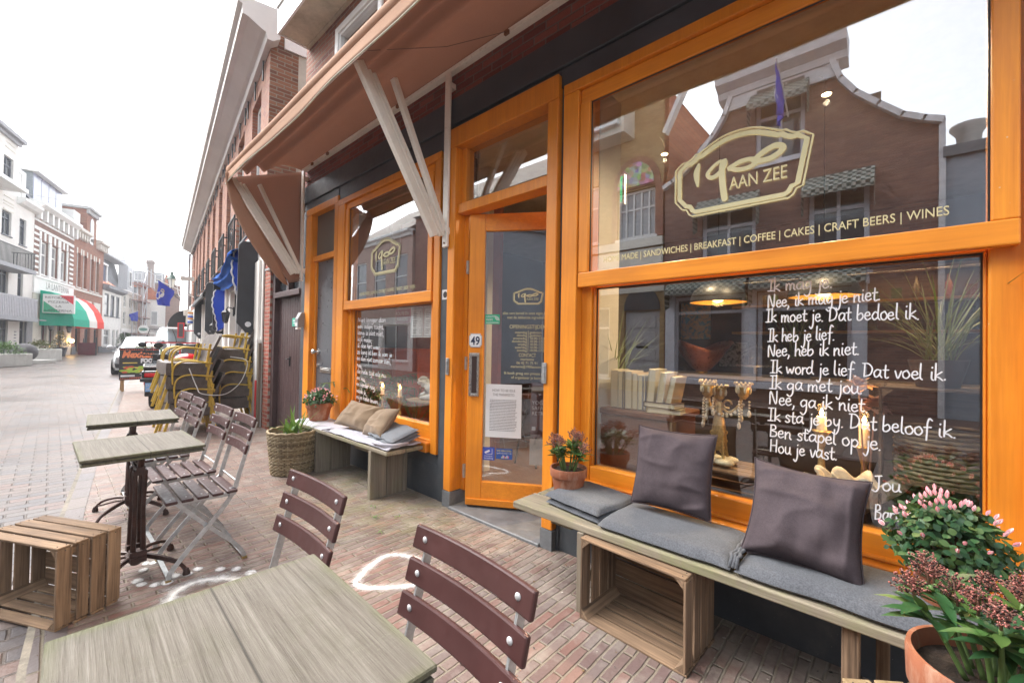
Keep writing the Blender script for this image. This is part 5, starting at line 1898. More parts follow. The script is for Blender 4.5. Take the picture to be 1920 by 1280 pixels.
# wall-mounted street lamp, neon cone, barber sign, flag, black shop awning
t = thing('street_lamp', 'old style green topped street lamp on a scrolled wall bracket', 'street lamp', rf(-22, -.84, 4.3), RF_A)
b = MB()
b.lathe([(.10, 0), (.17, .46), (.17, .47), (0, .48)], n=4)
b.build('lamp_glass', plain('frosted_glass', (.75, .75, .72), .3), t)
b = MB()
b.lathe([(.24, .47), (.20, .52), (.09, .72), (.06, .74), (.06, .80), (.09, .83), (.03, .88), (.02, .95), (0, .96)], n=8)
b.build('lamp_roof', plain('verdigris', (.06, .11, .09), .5, var=.3), t, smooth=40)
b = MB()
b.tube([(0, 0, 0), (0, 0, -.35), (0, .84, -.35)], .025, 6)
b.tube(spline([(0, .84, -.85), (0, .5, -.75), (0, .25, -.5), (0, .05, -.36)], 5), .018, 6)
for k in range(3):
    b.tube([(0, .25 + .2 * k + .08 * math.cos(a * PI / 6), -.46 - .06 * k + .07 * math.sin(a * PI / 6)) for a in range(11)], .012, 5)
b.box(-.04, .04, .78, .86, -.95, -.25)
for k in range(4):
    a = PI / 4 * (2 * k)
    b.bar((.10 * math.cos(a), .10 * math.sin(a), 0), (.17 * math.cos(a), .17 * math.sin(a), .47), .02, .02)
b.build('bracket', BLACK, t)
t = thing('neon_sign', 'unlit white tube sign shaped like an ice cream cone on the terrace corner', 'sign', rf(-19, 0, 0), RF_A)
b = MB()
cone = [(-.42, 4.75), (-.52, 3.75), (-.60, 3.7), (-.78, 4.75), (-.92, 4.95), (-.90, 5.25), (-.75, 5.35), (-.66, 5.62), (-.45, 5.70), (-.28, 5.55), (-.25, 5.3), (-.22, 5.05), (-.35, 4.85)]
b.tube([(p.x, p.y, p.z) for p in spline([(0, y, z) for y, z in cone], 6, True)], .018, 6, closed=True)
b.tube([(0, -.80, 4.75), (0, -.3, 4.78)], .016, 6)
b.build('tube_outline', plain('white_neon_tube', (.78, .78, .78), .3), t, smooth=True)
b = MB()
b.tube([(0, 0, 5.0), (0, -.85, 5.0)], .02, 6); b.tube([(0, 0, 4.3), (0, -.6, 4.3)], .02, 6)
b.box(-.05, .05, -.55, -.0, 4.42, 4.62)
b.build('sign_bracket', plain('pale_sign_bracket', (.6, .58, .52), .6), t)
t = thing('barber_sign', 'small striped blue, white and orange sign on the terrace wall', 'sign', rf(-18, -.15, 2.25), RF_A)
b = MB()
for k in range(6):
    b.lathe([(.11, k * .09), (.11, (k + 1) * .09)], (0, 0, 0), 14, m=k % 3)
b.build('striped_drum', [plain('sign_blue', (.03, .10, .5), .5), LETTER_WHITE, plain('sign_orange', (.7, .3, .04), .5)], t, smooth=True)
b = MB(); b.lathe([(.13, -.03), (.13, 0), (0, 0)]); b.lathe([(0, .54), (.13, .54), (.13, .57), (0, .6)]); b.bar((0, 0, .3), (0, .14, .3), .04, .04)
b.build('sign_cap', CREAM, t)
t = thing('shop_awning', 'black domed shop awning beyond the brick terrace', 'awning', rf(-23.2, 0, 0), RF_A)
b = MB()
b.grid(lambda u, v: (-1.6 + 3.6 * u, -.95 * math.sin(v * PI / 2), 2.25 + .85 * math.cos(v * PI / 2)), 12, 10)
for x in (-1.6, 2.0):
    b.add([(x, 0, 2.25)] + [(x, -.95 * math.sin(i / 9 * PI / 2), 2.25 + .85 * math.cos(i / 9 * PI / 2)) for i in range(10)], [(0, i + 1, i + 2) for i in range(9)])
b.build('canopy', plain('black_canvas', (.02, .02, .022), .8), t)
b = MB(); b.grid(lambda u, v: (-1.6 + 3.6 * u, -.955, 2.25 - .14 * v), 4, 2); b.build('valance', plain('pale_valance', (.5, .5, .5), .8), t)
BLUEFLAG = fabric('blue_flag', (.05, .07, .42), .1, 400, .1, .8, sheen=0)
def flag(label, org, ang, L, drop, seed, mark=True):
    o = thing('flag', label, 'flag', org, ang, 'blue town flags')
    b = MB(); b.tube([(0, 0, 0), (0, -1.45, .75)], .02, 6); b.build('flagpole', WHITE, o)
    b = MB()
    def fl(u, v):
        return (.10 * math.sin(u * 6 + seed) * v + .05 * nz(u * 4, v * 4, seed), -1.40 + L * u * (.95 - .25 * v) + .03 * math.sin(v * 7), .72 - .5 * u * .9 - drop * v * (1 - .38 * u))
    b.grid(fl, 16, 18)
    c_ = b.build('cloth', BLUEFLAG, o, smooth=True); c_.modifiers.new('solid', 'SOLIDIFY').thickness = .01
    if mark:
        b = MB()
        for k, (u0, v0, uu, vv, mm) in enumerate(((.12, .62, .2, .16, 0), (.30, .5, .22, .14, 0), (.30, .35, .14, .08, 1))):
            P_ = [Vector(fl(u0 + uu * math.cos(a * PI / 6) / 1.2, v0 + vv * math.sin(a * PI / 6))) + Vector((.016, 0, 0)) for a in range(12)]
            b.add(P_, [tuple(range(12))], mm)
        b.build('emblem', [LETTER_WHITE, plain('flag_yellow', (.75, .6, .1), .7)], o)
flag('large blue flag with pale emblem hanging over the pavement', rf(-17, 0, 3.4), RF_A, .62, 1.15, 1)

# ------------------------------------------------------------------ far right row
def simple_house(name, label, loc, rot, x0, x1, h, wall, depth=8, cols=2, rows=((3.4, 5.2), (6.2, 7.8)), roof=None, gf=WHITEWALL, fm=WHITE, pm=PANE, cornice=WHITE, ww=.9, cat='house', gw=True):
    t = thing(name, label, cat, loc, rot)
    hs = []
    for i in range(cols):
        cx = x0 + (x1 - x0) * (i + .5) / cols
        for z0, z1 in rows:
            if z1 < h:
                hs.append((cx - ww / 2, cx + ww / 2, z0, z1))
    b = MB(); b.wall(x0, x1, 2.9, h, hs, 0, .14); b.build('wall', wall, t)
    shell(t, x0, x1, 0, depth, 0, h, wall, 'side_wall')
    g = [(x0 + .5, (x0 + x1) / 2 - .2, .5, 2.5), ((x0 + x1) / 2 + .2, x1 - .5, .1, 2.5)] if gw else []
    b = MB(); b.wall(x0, x1, 0, 2.9, g, -.03, .2); b.build('ground_floor', gf, t)
    for a, c, z0, z1 in hs:
        win(t, a, c, z0, z1, 0, fm, pm, 0, (.5,), t=.08, dep=.12)
    for a, c, z0, z1 in g:
        win(t, a, c, z0, z1, -.03, fm, pm, 1, (), t=.08, dep=.14, name='shop_window')
    if cornice:
        b = MB(); b.prism([(0, h - .25), (-.12, h - .25), (-.15, h - .12), (-.32, h - .05), (-.32, h + .08), (.2, h + .1), (.2, h - .25)], 'x', x0, x1); b.build('cornice', cornice, t)
    b = MB()
    if roof:
        b.prism([(-.2, h + .1), (depth / 2, h + .1 + depth * .38), (depth, h + .1)], 'x', x0, x1)
    else:
        b.box(x0, x1, 0, depth, h, h + .09)
    b.build('roof', roof or ROOFGREY, t)
    return t
simple_house('shop_house', 'cream shop house with balcony just past the brick terrace', rf(-21.4, 1.0), R(-14), -6, 0, 7.6, CREAM, cols=2, rows=((3.4, 5.2), (5.8, 7.0)), ww=1.1)
simple_house('shop_house', 'pale grey narrow house far along the right side', rf(-27.6, 3.4), R(-22), -7, 0, 8.6, plain('pale_grey_render', (.55, .54, .52), .8), cols=3, rows=((3.4, 5.0), (5.8, 7.4)))
simple_house('brick_house', 'red brick house with white trim far along the right side', rf(-35, 7.2), R(-30), -8, 0, 9.0, BRICK_RED, cols=3, rows=((3.4, 5.2), (6.0, 7.6)), roof=ROOFORANGE)
simple_house('shop_house', 'white rendered house at the far bend on the right', rf(-43, 12.4), R(-38), -10, 0, 9.6, WHITEWALL, cols=4, rows=((3.4, 5.2), (6.0, 7.8)))

# ------------------------------------------------------------------ left row of the street
LF_O, LF_A = Vector((-63.5, 3.57, 0)), R(163.3)
def lf(x, y=0.0, z=0.0):
    c, s_ = math.cos(LF_A), math.sin(LF_A)
    return Vector((LF_O.x + c * x - s_ * y, LF_O.y + s_ * x + c * y, z))
DARKFR = plain('dark_blue_frame', (.07, .08, .10), .5)
t = thing('apartment_house', 'white rendered apartment house with grey balconies on two floors', 'building', LF_O, LF_A)
hs = [(-20.85, -19.6, 9.05 - .75, 10.0 - .1), (-20.85, -19.6, 11.55, 13.55), (-18.5, -17.5, 8.05, 9.9), (-20.9, -19.75, 4.1, 6.3), (-18.5, -17.7, 4.3, 6.25), (-20.8, -19.6, .2, 2.7), (-18.0, -17.2, .15, 2.75),
      (-24.5, -23.2, 8.2, 9.9), (-24.5, -23.2, 11.55, 13.5), (-24.5, -23.2, 4.1, 6.3), (-24.5, -23.2, .2, 2.7)]
b = MB(); b.wall(-27, -19.0, 0, 15.0, [h for h in hs if h[1] <= -19], 0, .2); b.wall(-19.0, -16.25, 0, 11.1, [h for h in hs if h[0] > -19], 0, .2)
b.add([(-19.0, 0, 11), (-19.0, 6, 11), (-19.0, 6, 15), (-19.0, 0, 15)], [(0, 1, 2, 3)])
b.build('wall', WHITEWALL, t)
shell(t, -27, -16.25, 0, 10, 0, 11.0, WHITEWALL, 'side_wall')
b = MB(); b.box(-27, -18.7, -.35, 6.2, 15.0, 15.25); b.box(-27, -18.85, -.15, .0, 14.75, 14.99); b.build('parapet', plain('grey_coping', (.3, .3, .32), .6), t)
b = MB(); b.prism([(0, 10.75), (-.25, 10.85), (-.45, 11.1), (-.45, 11.28), (.3, 11.28), (.3, 10.75)], 'x', -19.0, -16.1); b.box(-27, -20.9, -1.2, 0, 11.1, 11.35); b.build('cornice', WHITE, t)
b = MB(); b.add([(-19, .3, 11.28), (-16.3, .3, 11.28), (-16.3, 3.0, 14.6), (-19, 3.0, 14.6)], [(0, 1, 2, 3)]); b.box(-19, -16.3, 3, 9, 11, 14.6); b.build('roof', ROOFGREY, t)
b = MB(); b.box(-18.6, -17.0, .25, 3, 11.3, 13.5); b.build('dormer', WHITE, t)
win(t, -18.5, -17.6, 11.4, 13.3, .16, WHITE, PANE, 0, (), .12)
b = MB()
for z in (9.95, 14.1, 10.5):
    b.box(-20.7, -19.4, -.03, -.001, z, z + .08); b.box(-20.7, -19.4, -.03, -.001, z + .35, z + .4)
b.build('relief_panel', CREAM, t)
for a, c, z0, z1 in hs:
    win(t, a, c, z0, z1, 0, DARKFR, PANE, 1 if c - a > 1 else 0, (.72,), .09, .16)
for z0, x0, x1, solid in ((5.85 + .25, -27, -19.4, 0), (2.75 + .05, -27, -18.9, 1)):
    b = MB(); b.box(x0, x1, -1.2, 0, z0 - .25, z0); bb_ = b.build('balcony', GREYPAINT, t)
    b = MB()
    if solid:
        b.box(x0, x1, -1.18, -1.15, z0 + 1.25, z0 + 1.35)
        for i in range(int((x1 - x0) / .21)):
            b.box(x0 + i * .21, x0 + i * .21 + .15, -1.18, -1.15, z0, z0 + 1.25)
        for i in range(6):
            b.box(x1 - .03, x1, -1.15 + i * .19, -1.0 + i * .19, z0, z0 + 1.3)
        b.build('balustrade', plain('light_grey_boards', (.38, .38, .41), .6), bb_)
    else:
        for k in range(int((x1 - x0) / .14)):
            b.box(x0 + k * .14, x0 + k * .14 + .025, -1.16, -1.135, z0, z0 + 1.15)
        b.box(x0, x1, -1.17, -1.12, z0 + 1.15, z0 + 1.2)
        for k in range(8):
            b.box(x1 - .025, x1, -1.1 + k * .14, -1.075 + k * .14, z0, z0 + 1.15)
        b.box(x1 - .03, x1 + .01, -1.15, 0, z0 + 1.15, z0 + 1.2)
        b.build('balustrade', BLACK, bb_)
b = MB(); b.box(-17.25, -16.3, -.10, -.001, 0, 2.7); b.box(-19.3, -16.9, -1.0, 0, 2.70, 2.78)
for k in range(6):
    b.box(-18.75, -18.5, -.03, -.001, .7 + k * .22, .78 + k * .22)
b.build('entrance_panel', GREYPAINT, t)

t = thing('restaurant_house', 'banded brick restaurant with white bracketed cornice, lettered fascia and blue glazed dormer', 'restaurant', LF_O, LF_A)
lw_ = [(-15.15, -13.75), (-13.3, -11.9), (-11.45, -10.1)]
b = MB(); b.wall(-16.25, -8.5, 6.2, 11.5, [(a, c, 6.4, 9.0) for a, c in lw_], 0, .25); b.build('wall', BRICK_LANT, t)
b = MB()
for z in range(9):
    for x in (-16.25, -9.35):
        b.box(x, x + .85, -.03, -.001, 6.35 + z * .42, 6.35 + z * .42 + .17)
b.box(-16.25, -8.5, -.04, -.001, 9.75, 9.95)
b.box(-16.25, -8.5, -.04, -.001, 10.35, 10.5)
for a, c in lw_:
    for x in (a - .25, (a + c) / 2 - .15, c - .05):
        b.box(x, x + .3, -.05, -.041 + .04, 9.1, 9.7)
for i in range(8):
    x = -16.1 + i * 1.04
    b.box(x, x + .3, -.30, -.001, 10.5, 11.45)
b.build('stone_band', WHITE, t)
b = MB(); b.prism([(0, 11.3), (-.3, 11.35), (-.55, 11.6), (-.55, 11.85), (.3, 11.9), (.3, 11.3)], 'x', -16.3, -8.4); b.build('cornice', WHITE, t)
b = MB()
for a, c in lw_:
    b.box(a - .2, a, -.08, -.001, 6.2, 9.05); b.box(c, c + .2, -.08, -.001, 6.2, 9.05)
b.box(-16.25, -8.5, -.18, -.001, 6.05, 6.22)
b.box(-16.25, -8.5, -.10, -.001, 4.85, 6.05)
b.build('fascia', WHITE, t)
for a, c in lw_:
    win(t, a, c, 6.4, 9.0, 0, WHITE, PANE_LT, 0, (.62,), .12, .18)
b = MB(); b.wall(-16.25, -8.5, 0, 4.85, [(-14.6, -13.6, .8, 3.2), (-13.2, -12.2, .8, 3.2), (-11.6, -10.4, .1, 3.2)], -.02, .3); b.build('ground_floor', CREAM, t)
for a, c, z in ((-14.6, -13.6, .8), (-13.2, -12.2, .8), (-11.6, -10.4, .1)):
    win(t, a, c, z, 3.2, -.02, plain('burgundy_frame', (.12, .02, .025), .5), PANE_LT, 0, (.7,), .1, .2)
shell(t, -16.25, -8.5, 0, 10, 0, 11.6, BRICK_LANT, 'side_wall')
b = MB(); b.add([(-16.2, .3, 11.9), (-8.5, .3, 11.9), (-8.5, 3.2, 15.3), (-16.2, 3.2, 15.3)], [(0, 1, 2, 3)]); b.box(-16.2, -8.5, 3.2, 10, 11.6, 15.3); b.build('roof', ROOFGREY, t)
b = MB(); b.box(-14.9, -9.3, .6, 4, 11.9, 14.3); dm = b.build('dormer', plain('dormer_zinc', (.27, .30, .32), .6), t)
b = MB(); b.box(-15.2, -9.0, .2, 4.2, 14.3, 14.65); b.build('dormer_roof', WHITE, dm)
b = MB()
for k in range(4):
    b.box(-14.85 + k * 1.38, -13.55 + k * 1.38, .57, .599, 12.0, 14.25)
b.build('dormer_pane', PANE_BLUE, dm)
b = MB(); put_text(b, 'LA LANTERNA', .78, -14.3, 5.36, -.112, width=4.6, space=1.1); b.build('lettering', plain('grey_lettering', (.2, .19, .18), .6), t)
# Italian awning
t = thing('restaurant_awning', 'domed awning in green, white and red stripes over the restaurant front', 'awning', LF_O, LF_A)
GRN, WHT, RED = fabric('green_canvas', (.015, .36, .24), .06, 300, .1, .7, sheen=0), fabric('white_canvas', (.72, .70, .66), .06, 300, .1, .7, sheen=0), fabric('red_canvas', (.75, .07, .05), .06, 300, .1, .7, sheen=0)
AP = [(-.1, 5.15), (-.7, 5.05), (-1.25, 4.65), (-1.75, 3.85), (-2.0, 3.0), (-2.02, 2.42)]
for nm, x0, x1, mm in (('green_stripe', -15.2, -11.6, GRN), ('white_stripe', -11.6, -9.6, WHT), ('red_stripe', -9.6, -7.7, RED)):
    b = MB(); b.grid(lambda u, v: (x0 + (x1 - x0) * u, AP[int(round(v * 5))][0], AP[int(round(v * 5))][1]), 2, 6)
    if x0 < -15 or x1 > -8:
        xx = x0 if x0 < -15 else x1
        b.add([(xx, -.1, 2.42)] + [(xx, p[0], p[1]) for p in AP], [(0, i + 1, i + 2) for i in range(5)])
    b.build(nm, mm, t)
t = thing('sign_box', 'square restaurant sign in green, white and red with dark lettering', 'sign', lf(-15.6, -.4, 3.38), LF_A)
# board faces the viewer (towards -x along the row)
b = MB(); b.box(-.12, .12, -1.75, -.0, 0, 1.45); b.build('sign_board', WHITE, t, bevel=.02)
b = MB(); b.add([(-.125, -.9, 1.40), (-.125, -1.70, 1.40), (-.125, -1.70, .72)], [(0, 1, 2)]); b.build('red_corner', plain('sign_red', (.7, .03, .05), .5), t)
b = MB(); b.add([(-.125, -.05, .92), (-.125, -.05, .05), (-.125, -1.0, .05)], [(0, 1, 2)]); b.build('green_corner', plain('sign_green', (.02, .35, .18), .5), t)
b = MB(); q = MB()
for i, (tx, wd) in enumerate((('RISTORANTE', 1.5), ('PIZZERIA', 1.15), ('LA', .32), ('LANTERNA', 1.5))):
    put_text(q, tx, .24, .875, 1.12 - i * .33, 0, 'CENTER', width=wd)
b.add([(-.128, -x, z) for x, y, z in q.v], q.f); b.build('lettering', plain('dark_sign_lettering', (.05, .05, .05), .6), t)

t = thing('brick_house', 'red brick house with tall narrow windows and a gabled brick dormer tower', 'house', LF_O, LF_A)
bw_ = [(-7.6, -6.6), (-6.0, -5.0), (-4.0, -3.0), (-2.4, -1.4)]
b = MB(); b.wall(-8.5, 0, 3.4, 11.2, [(a, c, 6.3, 9.5) for a, c in bw_], 0, .3); b.build('wall', BRICK_RED, t)
for a, c in bw_:
    win(t, a, c, 6.3, 9.5, 0, WHITE, PANE, 0, (.6,), .12, .25)
b = MB()
for a, c in bw_:
    b.box(a - .15, a + .12, -.03, -.001, 9.4, 9.95); b.box(c - .12, c + .15, -.03, -.001, 9.4, 9.95)
b.box(-8.5, 0, -.05, -.001, 5.95, 6.15)
b.build('stone_block', STONEW, t)
for x0, x1 in ((-8.5, -5.4), (-2.6, .2)):
    b = MB()
    b.prism([(0, 11.2), (-.5, 11.45), (-.5, 11.7), (.3, 11.75), (.3, 11.2)], 'x', x0, x1)
    for k in range(5):
        xx = x0 + .25 + k * (x1 - x0 - .5) / 4
        b.box(xx - .12, xx + .12, -.35, -.001, 10.8, 11.3)
    b.build('cornice', STONEW, t)
b = MB(); b.box(-5.4, -2.6, -.02, 2.5, 10.8, 14.1); b.build('tower', BRICK_RED, t)
b = MB(); b.box(-5.7, -2.3, -.35, 2.6, 14.1, 14.35); b.box(-5.55, -2.45, -.2, 0, 13.7, 14.1); b.build('tower_cap', plain('grey_stone_cap', (.36, .36, .36), .7), t)
b = MB(); P_ = [(-4.5, 10.9), (-3.5, 10.9), (-3.5, 13.0)] + [(-4 + .5 * math.cos(a * PI / 6), 13.0 + .5 * math.sin(a * PI / 6)) for a in range(1, 6)] + [(-4.5, 13.0)]
b.prism(P_, 'y', -.05, -.021); b.build('arched_window', PANE, t)
b = MB(); b.box(-2.3, -1.2, .3, 2.5, 11.7, 13.6); b.box(-7.6, -6.0, .3, 2.5, 11.7, 13.4); b.build('dormer', WHITE, t)
b = MB(); b.add([(-8.5, .3, 11.7), (0, .3, 11.7), (0, 3.0, 14.2), (-8.5, 3.0, 14.2)], [(0, 1, 2, 3)]); b.box(-8.5, 0, 3, 10, 11, 14.2); b.build('roof', ROOFGREY, t)
gg = [(-7.6, -6.3, .2, 3.2), (-5.2, -3.6, .2, 3.2), (-2.5, -1.1, .2, 3.2)]
b = MB(); b.wall(-8.5, 0, 0, 3.4, gg, -.02, .3); b.build('ground_floor', BRICK_RED, t)
for a, c, z0, z1 in gg:
    win(t, a, c, z0, z1, -.02, plain('blue_black_frame', (.03, .035, .05), .5), PANE, 1, (.75,), .12, .25)
b = MB()
for x in (-4.6, -1.9):
    P_ = [(x - 1.0, 3.2), (x - 1.0, 5.2), (x + 1.0, 5.2), (x + 1.0, 3.2), (x + .7, 3.2)] + [(x + .7 * math.cos(a * PI / 8), 3.9 + .7 * math.sin(a * PI / 8)) for a in range(9)] + [(x - .7, 3.2)]
    b.prism(P_, 'y', -.08, -.021)
b.build('stone_arch', STONEW, t)
b = MB()
for x in (-4.6, -1.9):
    b.prism([(x - .7, 3.4)] + [(x + .7 * math.cos(a * PI / 8), 3.9 + .7 * math.sin(a * PI / 8)) for a in range(8, -1, -1)] + [(x + .7, 3.4)], 'y', -.05, -.021)
b.build('arch_pane', PANE, t)
DKB = plain('dark_base_stone', (.1, .105, .115), .7)
for x0, x1 in ((-8.5, -7.6), (-6.3, -5.2), (-3.6, -2.5), (-1.1, 0)):
    MB().box(x0, x1, -.1, -.021, 0, .7).build('base_stone', DKB, t)
shell(t, -8.5, 0, 0, 10, 0, 11.3, BRICK_RED, 'side_wall')

t = thing('white_house', 'low white house with dark cornice, three tall sash windows and orange roof', 'house', LF_O, LF_A)
sw_ = [(.75, 2.3), (2.9, 4.35), (5.0, 6.35)]
g2 = [(.8, 2.9, .8, 2.6), (3.9, 4.8, .1, 2.6), (5.4, 6.3, .1, 2.6)]
b = MB(); b.wall(0, 7.2, 0, 6.9, [(a, c, 4.1, 6.55) for a, c in sw_] + g2, .0, .2); b.build('wall', WHITEWALL, t)
for a, c in sw_:
    win(t, a, c, 4.1, 6.55, -.02, plain('black_window_frame', (.04, .05, .06), .5), PANE_LT, 0, (.55,), .15, .12)
for a, c, z0, z1 in g2:
    win(t, a, c, z0, z1, 0, WHITE, PANE, 0, (.6,), .1, .15)
b = MB(); b.prism([(0, 6.85), (-.5, 7.1), (-.55, 7.45), (.1, 7.5), (.1, 6.85)], 'x', -.05, 7.4); b.build('cornice', plain('grey_cornice', (.22, .23, .25), .6), t)
b = MB(); b.add([(0, 0, 7.5), (7.2, 0, 7.5), (7.2, 4, 10.6), (0, 4, 10.6)], [(0, 1, 2, 3)]); b.box(0, 7.2, 4, 8, 6.9, 10.6); b.build('roof', ROOFORANGE, t)
b = MB(); b.box(1.2, 4.6, .9, 4, 7.5, 10.0); dmm = b.build('dormer', plain('navy_cladding', (.03, .045, .10), .6), t)
b = MB(); b.box(4.61, 4.9, .8, 2.4, 7.6, 10.1); b.box(1.1, 4.8, .7, 4.1, 10.0, 10.2); b.build('dormer_trim', WHITE, dmm)
shell(t, 0, 7.2, 0, 8, 0, 7.2, WHITEWALL, 'side_wall')
b = MB(); b.box(0, 7.2, -.05, -.001, 0, .6); b.build('base_band', plain('dark_base_band', (.12, .12, .13), .7), t)

t = thing('mansard_house', 'grey mansard roofed house rising behind the low white house', 'house', LF_O, LF_A)
b = MB(); b.prism([(5, 0), (5, 9.4), (6.2, 13.9), (12, 13.9), (12, 0)], 'x', 18, 31.5); b.build('mansard', ROOFGREY, t)
b = MB(); b.box(18, 31.8, 4.6, 12, 13.9, 14.25); b.box(29, 32, 4.0, 5.2, 9.5, 13.6); b.build('roof_edge', plain('pale_zinc', (.52, .53, .55), .6), t)
b = MB(); b.lathe([(.5, 0), (.12, 1.3), (0, 2.0)], (31.5, 5.2, 14.2), 8); b.build('finial', plain('pale_finial', (.5, .5, .52), .6), t)
win(t, 29.6, 31.2, 10.2, 12.8, 3.86, WHITE, PANE, 0, (), .2)
simple_house('shop_house', 'pale rendered house behind the scaffolding', lf(7.3, 0), LF_A, 0, 8, 7.6, plain('pale_ochre_render', (.55, .52, .46), .8), cols=3, rows=((3.4, 5.0), (5.6, 7.0)))
# scaffolding
t = thing('scaffolding', 'steel tube scaffolding with planked decks in front of the pale house', 'scaffolding', lf(11.0, -1.3), LF_A)
b = MB()
for x in (0, 2.2, 4.4, 6.6):
    for y in (0, 1.0):
        b.tube([(x, y, 0), (x, y, 11.5)], .06, 5)
for z in (2.2, 4.4, 6.6, 8.8, 11.0):
    for y in (0, 1.0):
        b.tube([(-.2, y, z), (6.8, y, z)], .045, 5)
    b.tube([(0, 0, z), (0, 1, z)], .045, 5)
for z in (0, 2.2, 4.4, 6.6, 8.8):
    b.tube([(0, 0, z), (2.2, 0, z + 2.2)], .04, 5); b.tube([(6.6, 0, z), (4.4, 0, z + 2.2)], .04, 5)
b.build('tubes', plain('scaffold_tube', (.45, .46, .48), .5, metal=.3), t)
b = MB()
for z in (2.25, 4.45, 6.65, 8.85):
    b.box(-.2, 6.8, -.1, 1.1, z, z + .06)
b.build('deck', plain('red_brown_deck', (.32, .12, .09), .8), t)
flag('small blue banner flag by the scaffolding', lf(8.2, 0, 4.4), LF_A, .9, 1.3, 4, False)

# ------------------------------------------------------------------ far end blocks
CF_A = R(83.7)
def cfp(d):
    th_ = R(-83.7)
    return Vector((math.sin(th_) * (100 + d), math.cos(th_) * (100 + d), 0))
t = thing('apartment_block', 'brick apartment block with flat top storey and crowned chimney at the street end', 'building', cfp(4), CF_A)
b = MB(); b.wall(-3.0, 5.2, 0, 12.2, [(-2.4, -.9, 10.0, 11.6)] , 0, .2); b.build('wall', BRICK_LANT, t)
b = MB(); b.box(-3.0, 2.8, .2, 8, 12.2, 14.3); b.build('top_storey', plain('grey_cladding', (.30, .31, .33), .7), t)
for a, c in ((-2.7, -1.9), (-1.5, -.2), (1.4, 2.5)):
    win(t, a, c, 12.5, 14.0, .06, WHITE, PANE_LT, 0, (), .12)
win(t, -2.4, -.9, 10.0, 11.6, 0, WHITE, PANE, 0, (), .12)
b = MB(); b.box(.2, 1.25, -.4, .8, 11.0, 15.9); b.box(.05, 1.4, -.55, .95, 15.9, 16.2)
for k in range(4):
    b.lathe([(.12, 0), (.14, .35), (.10, .4)], (.25 + k * .28, .2, 16.2), 8)
b.build('chimney', plain('brown_chimney', (.26, .2, .17), .85), t)
b = MB(); b.prism([(2.8, 11.4), (3.0, 14.2), (5.2, 11.4)], 'y', .1, 8); b.build('roof', ROOFORANGE, t)
b = MB(); b.box(-3.0, .3, -.8, 0, 11.2, 11.6); b.build('tiled_ledge', ROOFORANGE, t)
t = thing('gable_house', 'small white gable house with orange roof at the bend of the street', 'house', cfp(-22), CF_A)
b = MB(); b.box(.2, 2.3, 0, 6, 0, 7.2); b.build('wall', WHITEWALL, t)
b = MB(); b.prism([(.1, 7.2), (.1, 9.0), (.5, 9.0), (2.0, 7.3), (2.0, 7.2)], 'y', -.2, 6); b.build('roof', ROOFORANGE, t)
win(t, .7, 1.5, 3.6, 5.6, -.12, WHITE, PANE_LT, 0, (), .1)
b = MB(); b.box(.2, 2.3, -.04, -.001, 2.6, 3.4); b.box(.25, 1.1, -.05, -.001, .2, 2.4); b.build('shop_front', plain('pale_shop_front', (.45, .42, .40), .7), t)
t = thing('round_sign', 'round green and white shop sign hanging over the street', 'sign', cfp(-30) + Vector((0, 0, 2.5)), CF_A)
b = MB(); b.X = Matrix.Translation((-.02, 0, .3)) @ Matrix.Rotation(R(90), 4, 'X'); b.lathe([(0, -.05), (.50, -.05), (.52, 0), (.50, .05), (0, .05)], n=20); b.build('sign_disc', WHITE, t)
b = MB(); b.X = Matrix.Translation((-.02, -.06, .3)) @ Matrix.Rotation(R(90), 4, 'X'); b.lathe([(0, -.004), (.40, -.004), (.40, 0), (0, 0)], n=20, sy=.5); b.build('sign_band', plain('sign_dark_green', (.10, .25, .2), .5), t)
b = MB(); b.bar((.5, 0, .3), (2.2, 0, .3), .06, .06); b.build('sign_arm', BLACK, t)
# ------------------------------------------------------------------ stacked wicker chairs
n = NT('dark_wicker')
c = n.coord()
s = n.sep(c)
wa = n.math('SINE', n.math('MULTIPLY', n.math('ADD', s[0], n.math('MULTIPLY', s[1], 1.0)), 260))
wb = n.math('SINE', n.math('MULTIPLY', s[2], 330))
h = n.math('ADD', n.math('MULTIPLY', n.math('MULTIPLY', wa, wb), .5), .5)
f = n.noise(c, 14, 4)
n.P(color=n.mix(h, n.ramp(f, [(.3, (.030, .022, .018)), (.7, (.055, .042, .035))]), n.ramp(f, [(.3, (.10, .078, .066)), (.7, (.17, .135, .115))])), rough=.55, normal=n.bump(h, .8, .004))
DWICK = n.mat
YEL = plain('mustard_frame_paint', (.52, .34, .05), .45, var=.22, scale=12)
wc = thing('wicker_chair', 'x', 'chair', (0, 0, 0), 0, 'stacked wicker terrace chairs')
b = MB()
def seatf(u, v):
    a, cc = u * 2 - 1, v * 2 - 1
    e = max(abs(a), abs(cc))
    x = .245 * a * (1 - .06 * (cc + 1) * .5); y = -.24 + .47 * v
    return (x, y, .455 - .020 * (1 - a * a) * (1 - cc * cc) - (.02 if e > .93 else 0) + .015 * max(0, -cc))
b.grid(seatf, 14, 14)
N = 14
rim = [seatf(i / 13, 0) for i in range(14)] + [seatf(1, i / 13) for i in range(1, 14)] + [seatf(1 - i / 13, 1) for i in range(1, 14)] + [seatf(0, 1 - i / 13) for i in range(1, 13)]
k = len(rim)
b.add(rim + [(x * 1.03, y * 1.03, z - .07) for x, y, z in rim] + [(x * 1.01, y * 1.01, z - .175) for x, y, z in rim], [(i, (i + 1) % k, k + (i + 1) % k, k + i) for i in range(k)] + [(k + i, k + (i + 1) % k, 2 * k + (i + 1) % k, 2 * k + i) for i in range(k)])
b.build('seat', DWICK, wc, smooth=60)
b = MB()
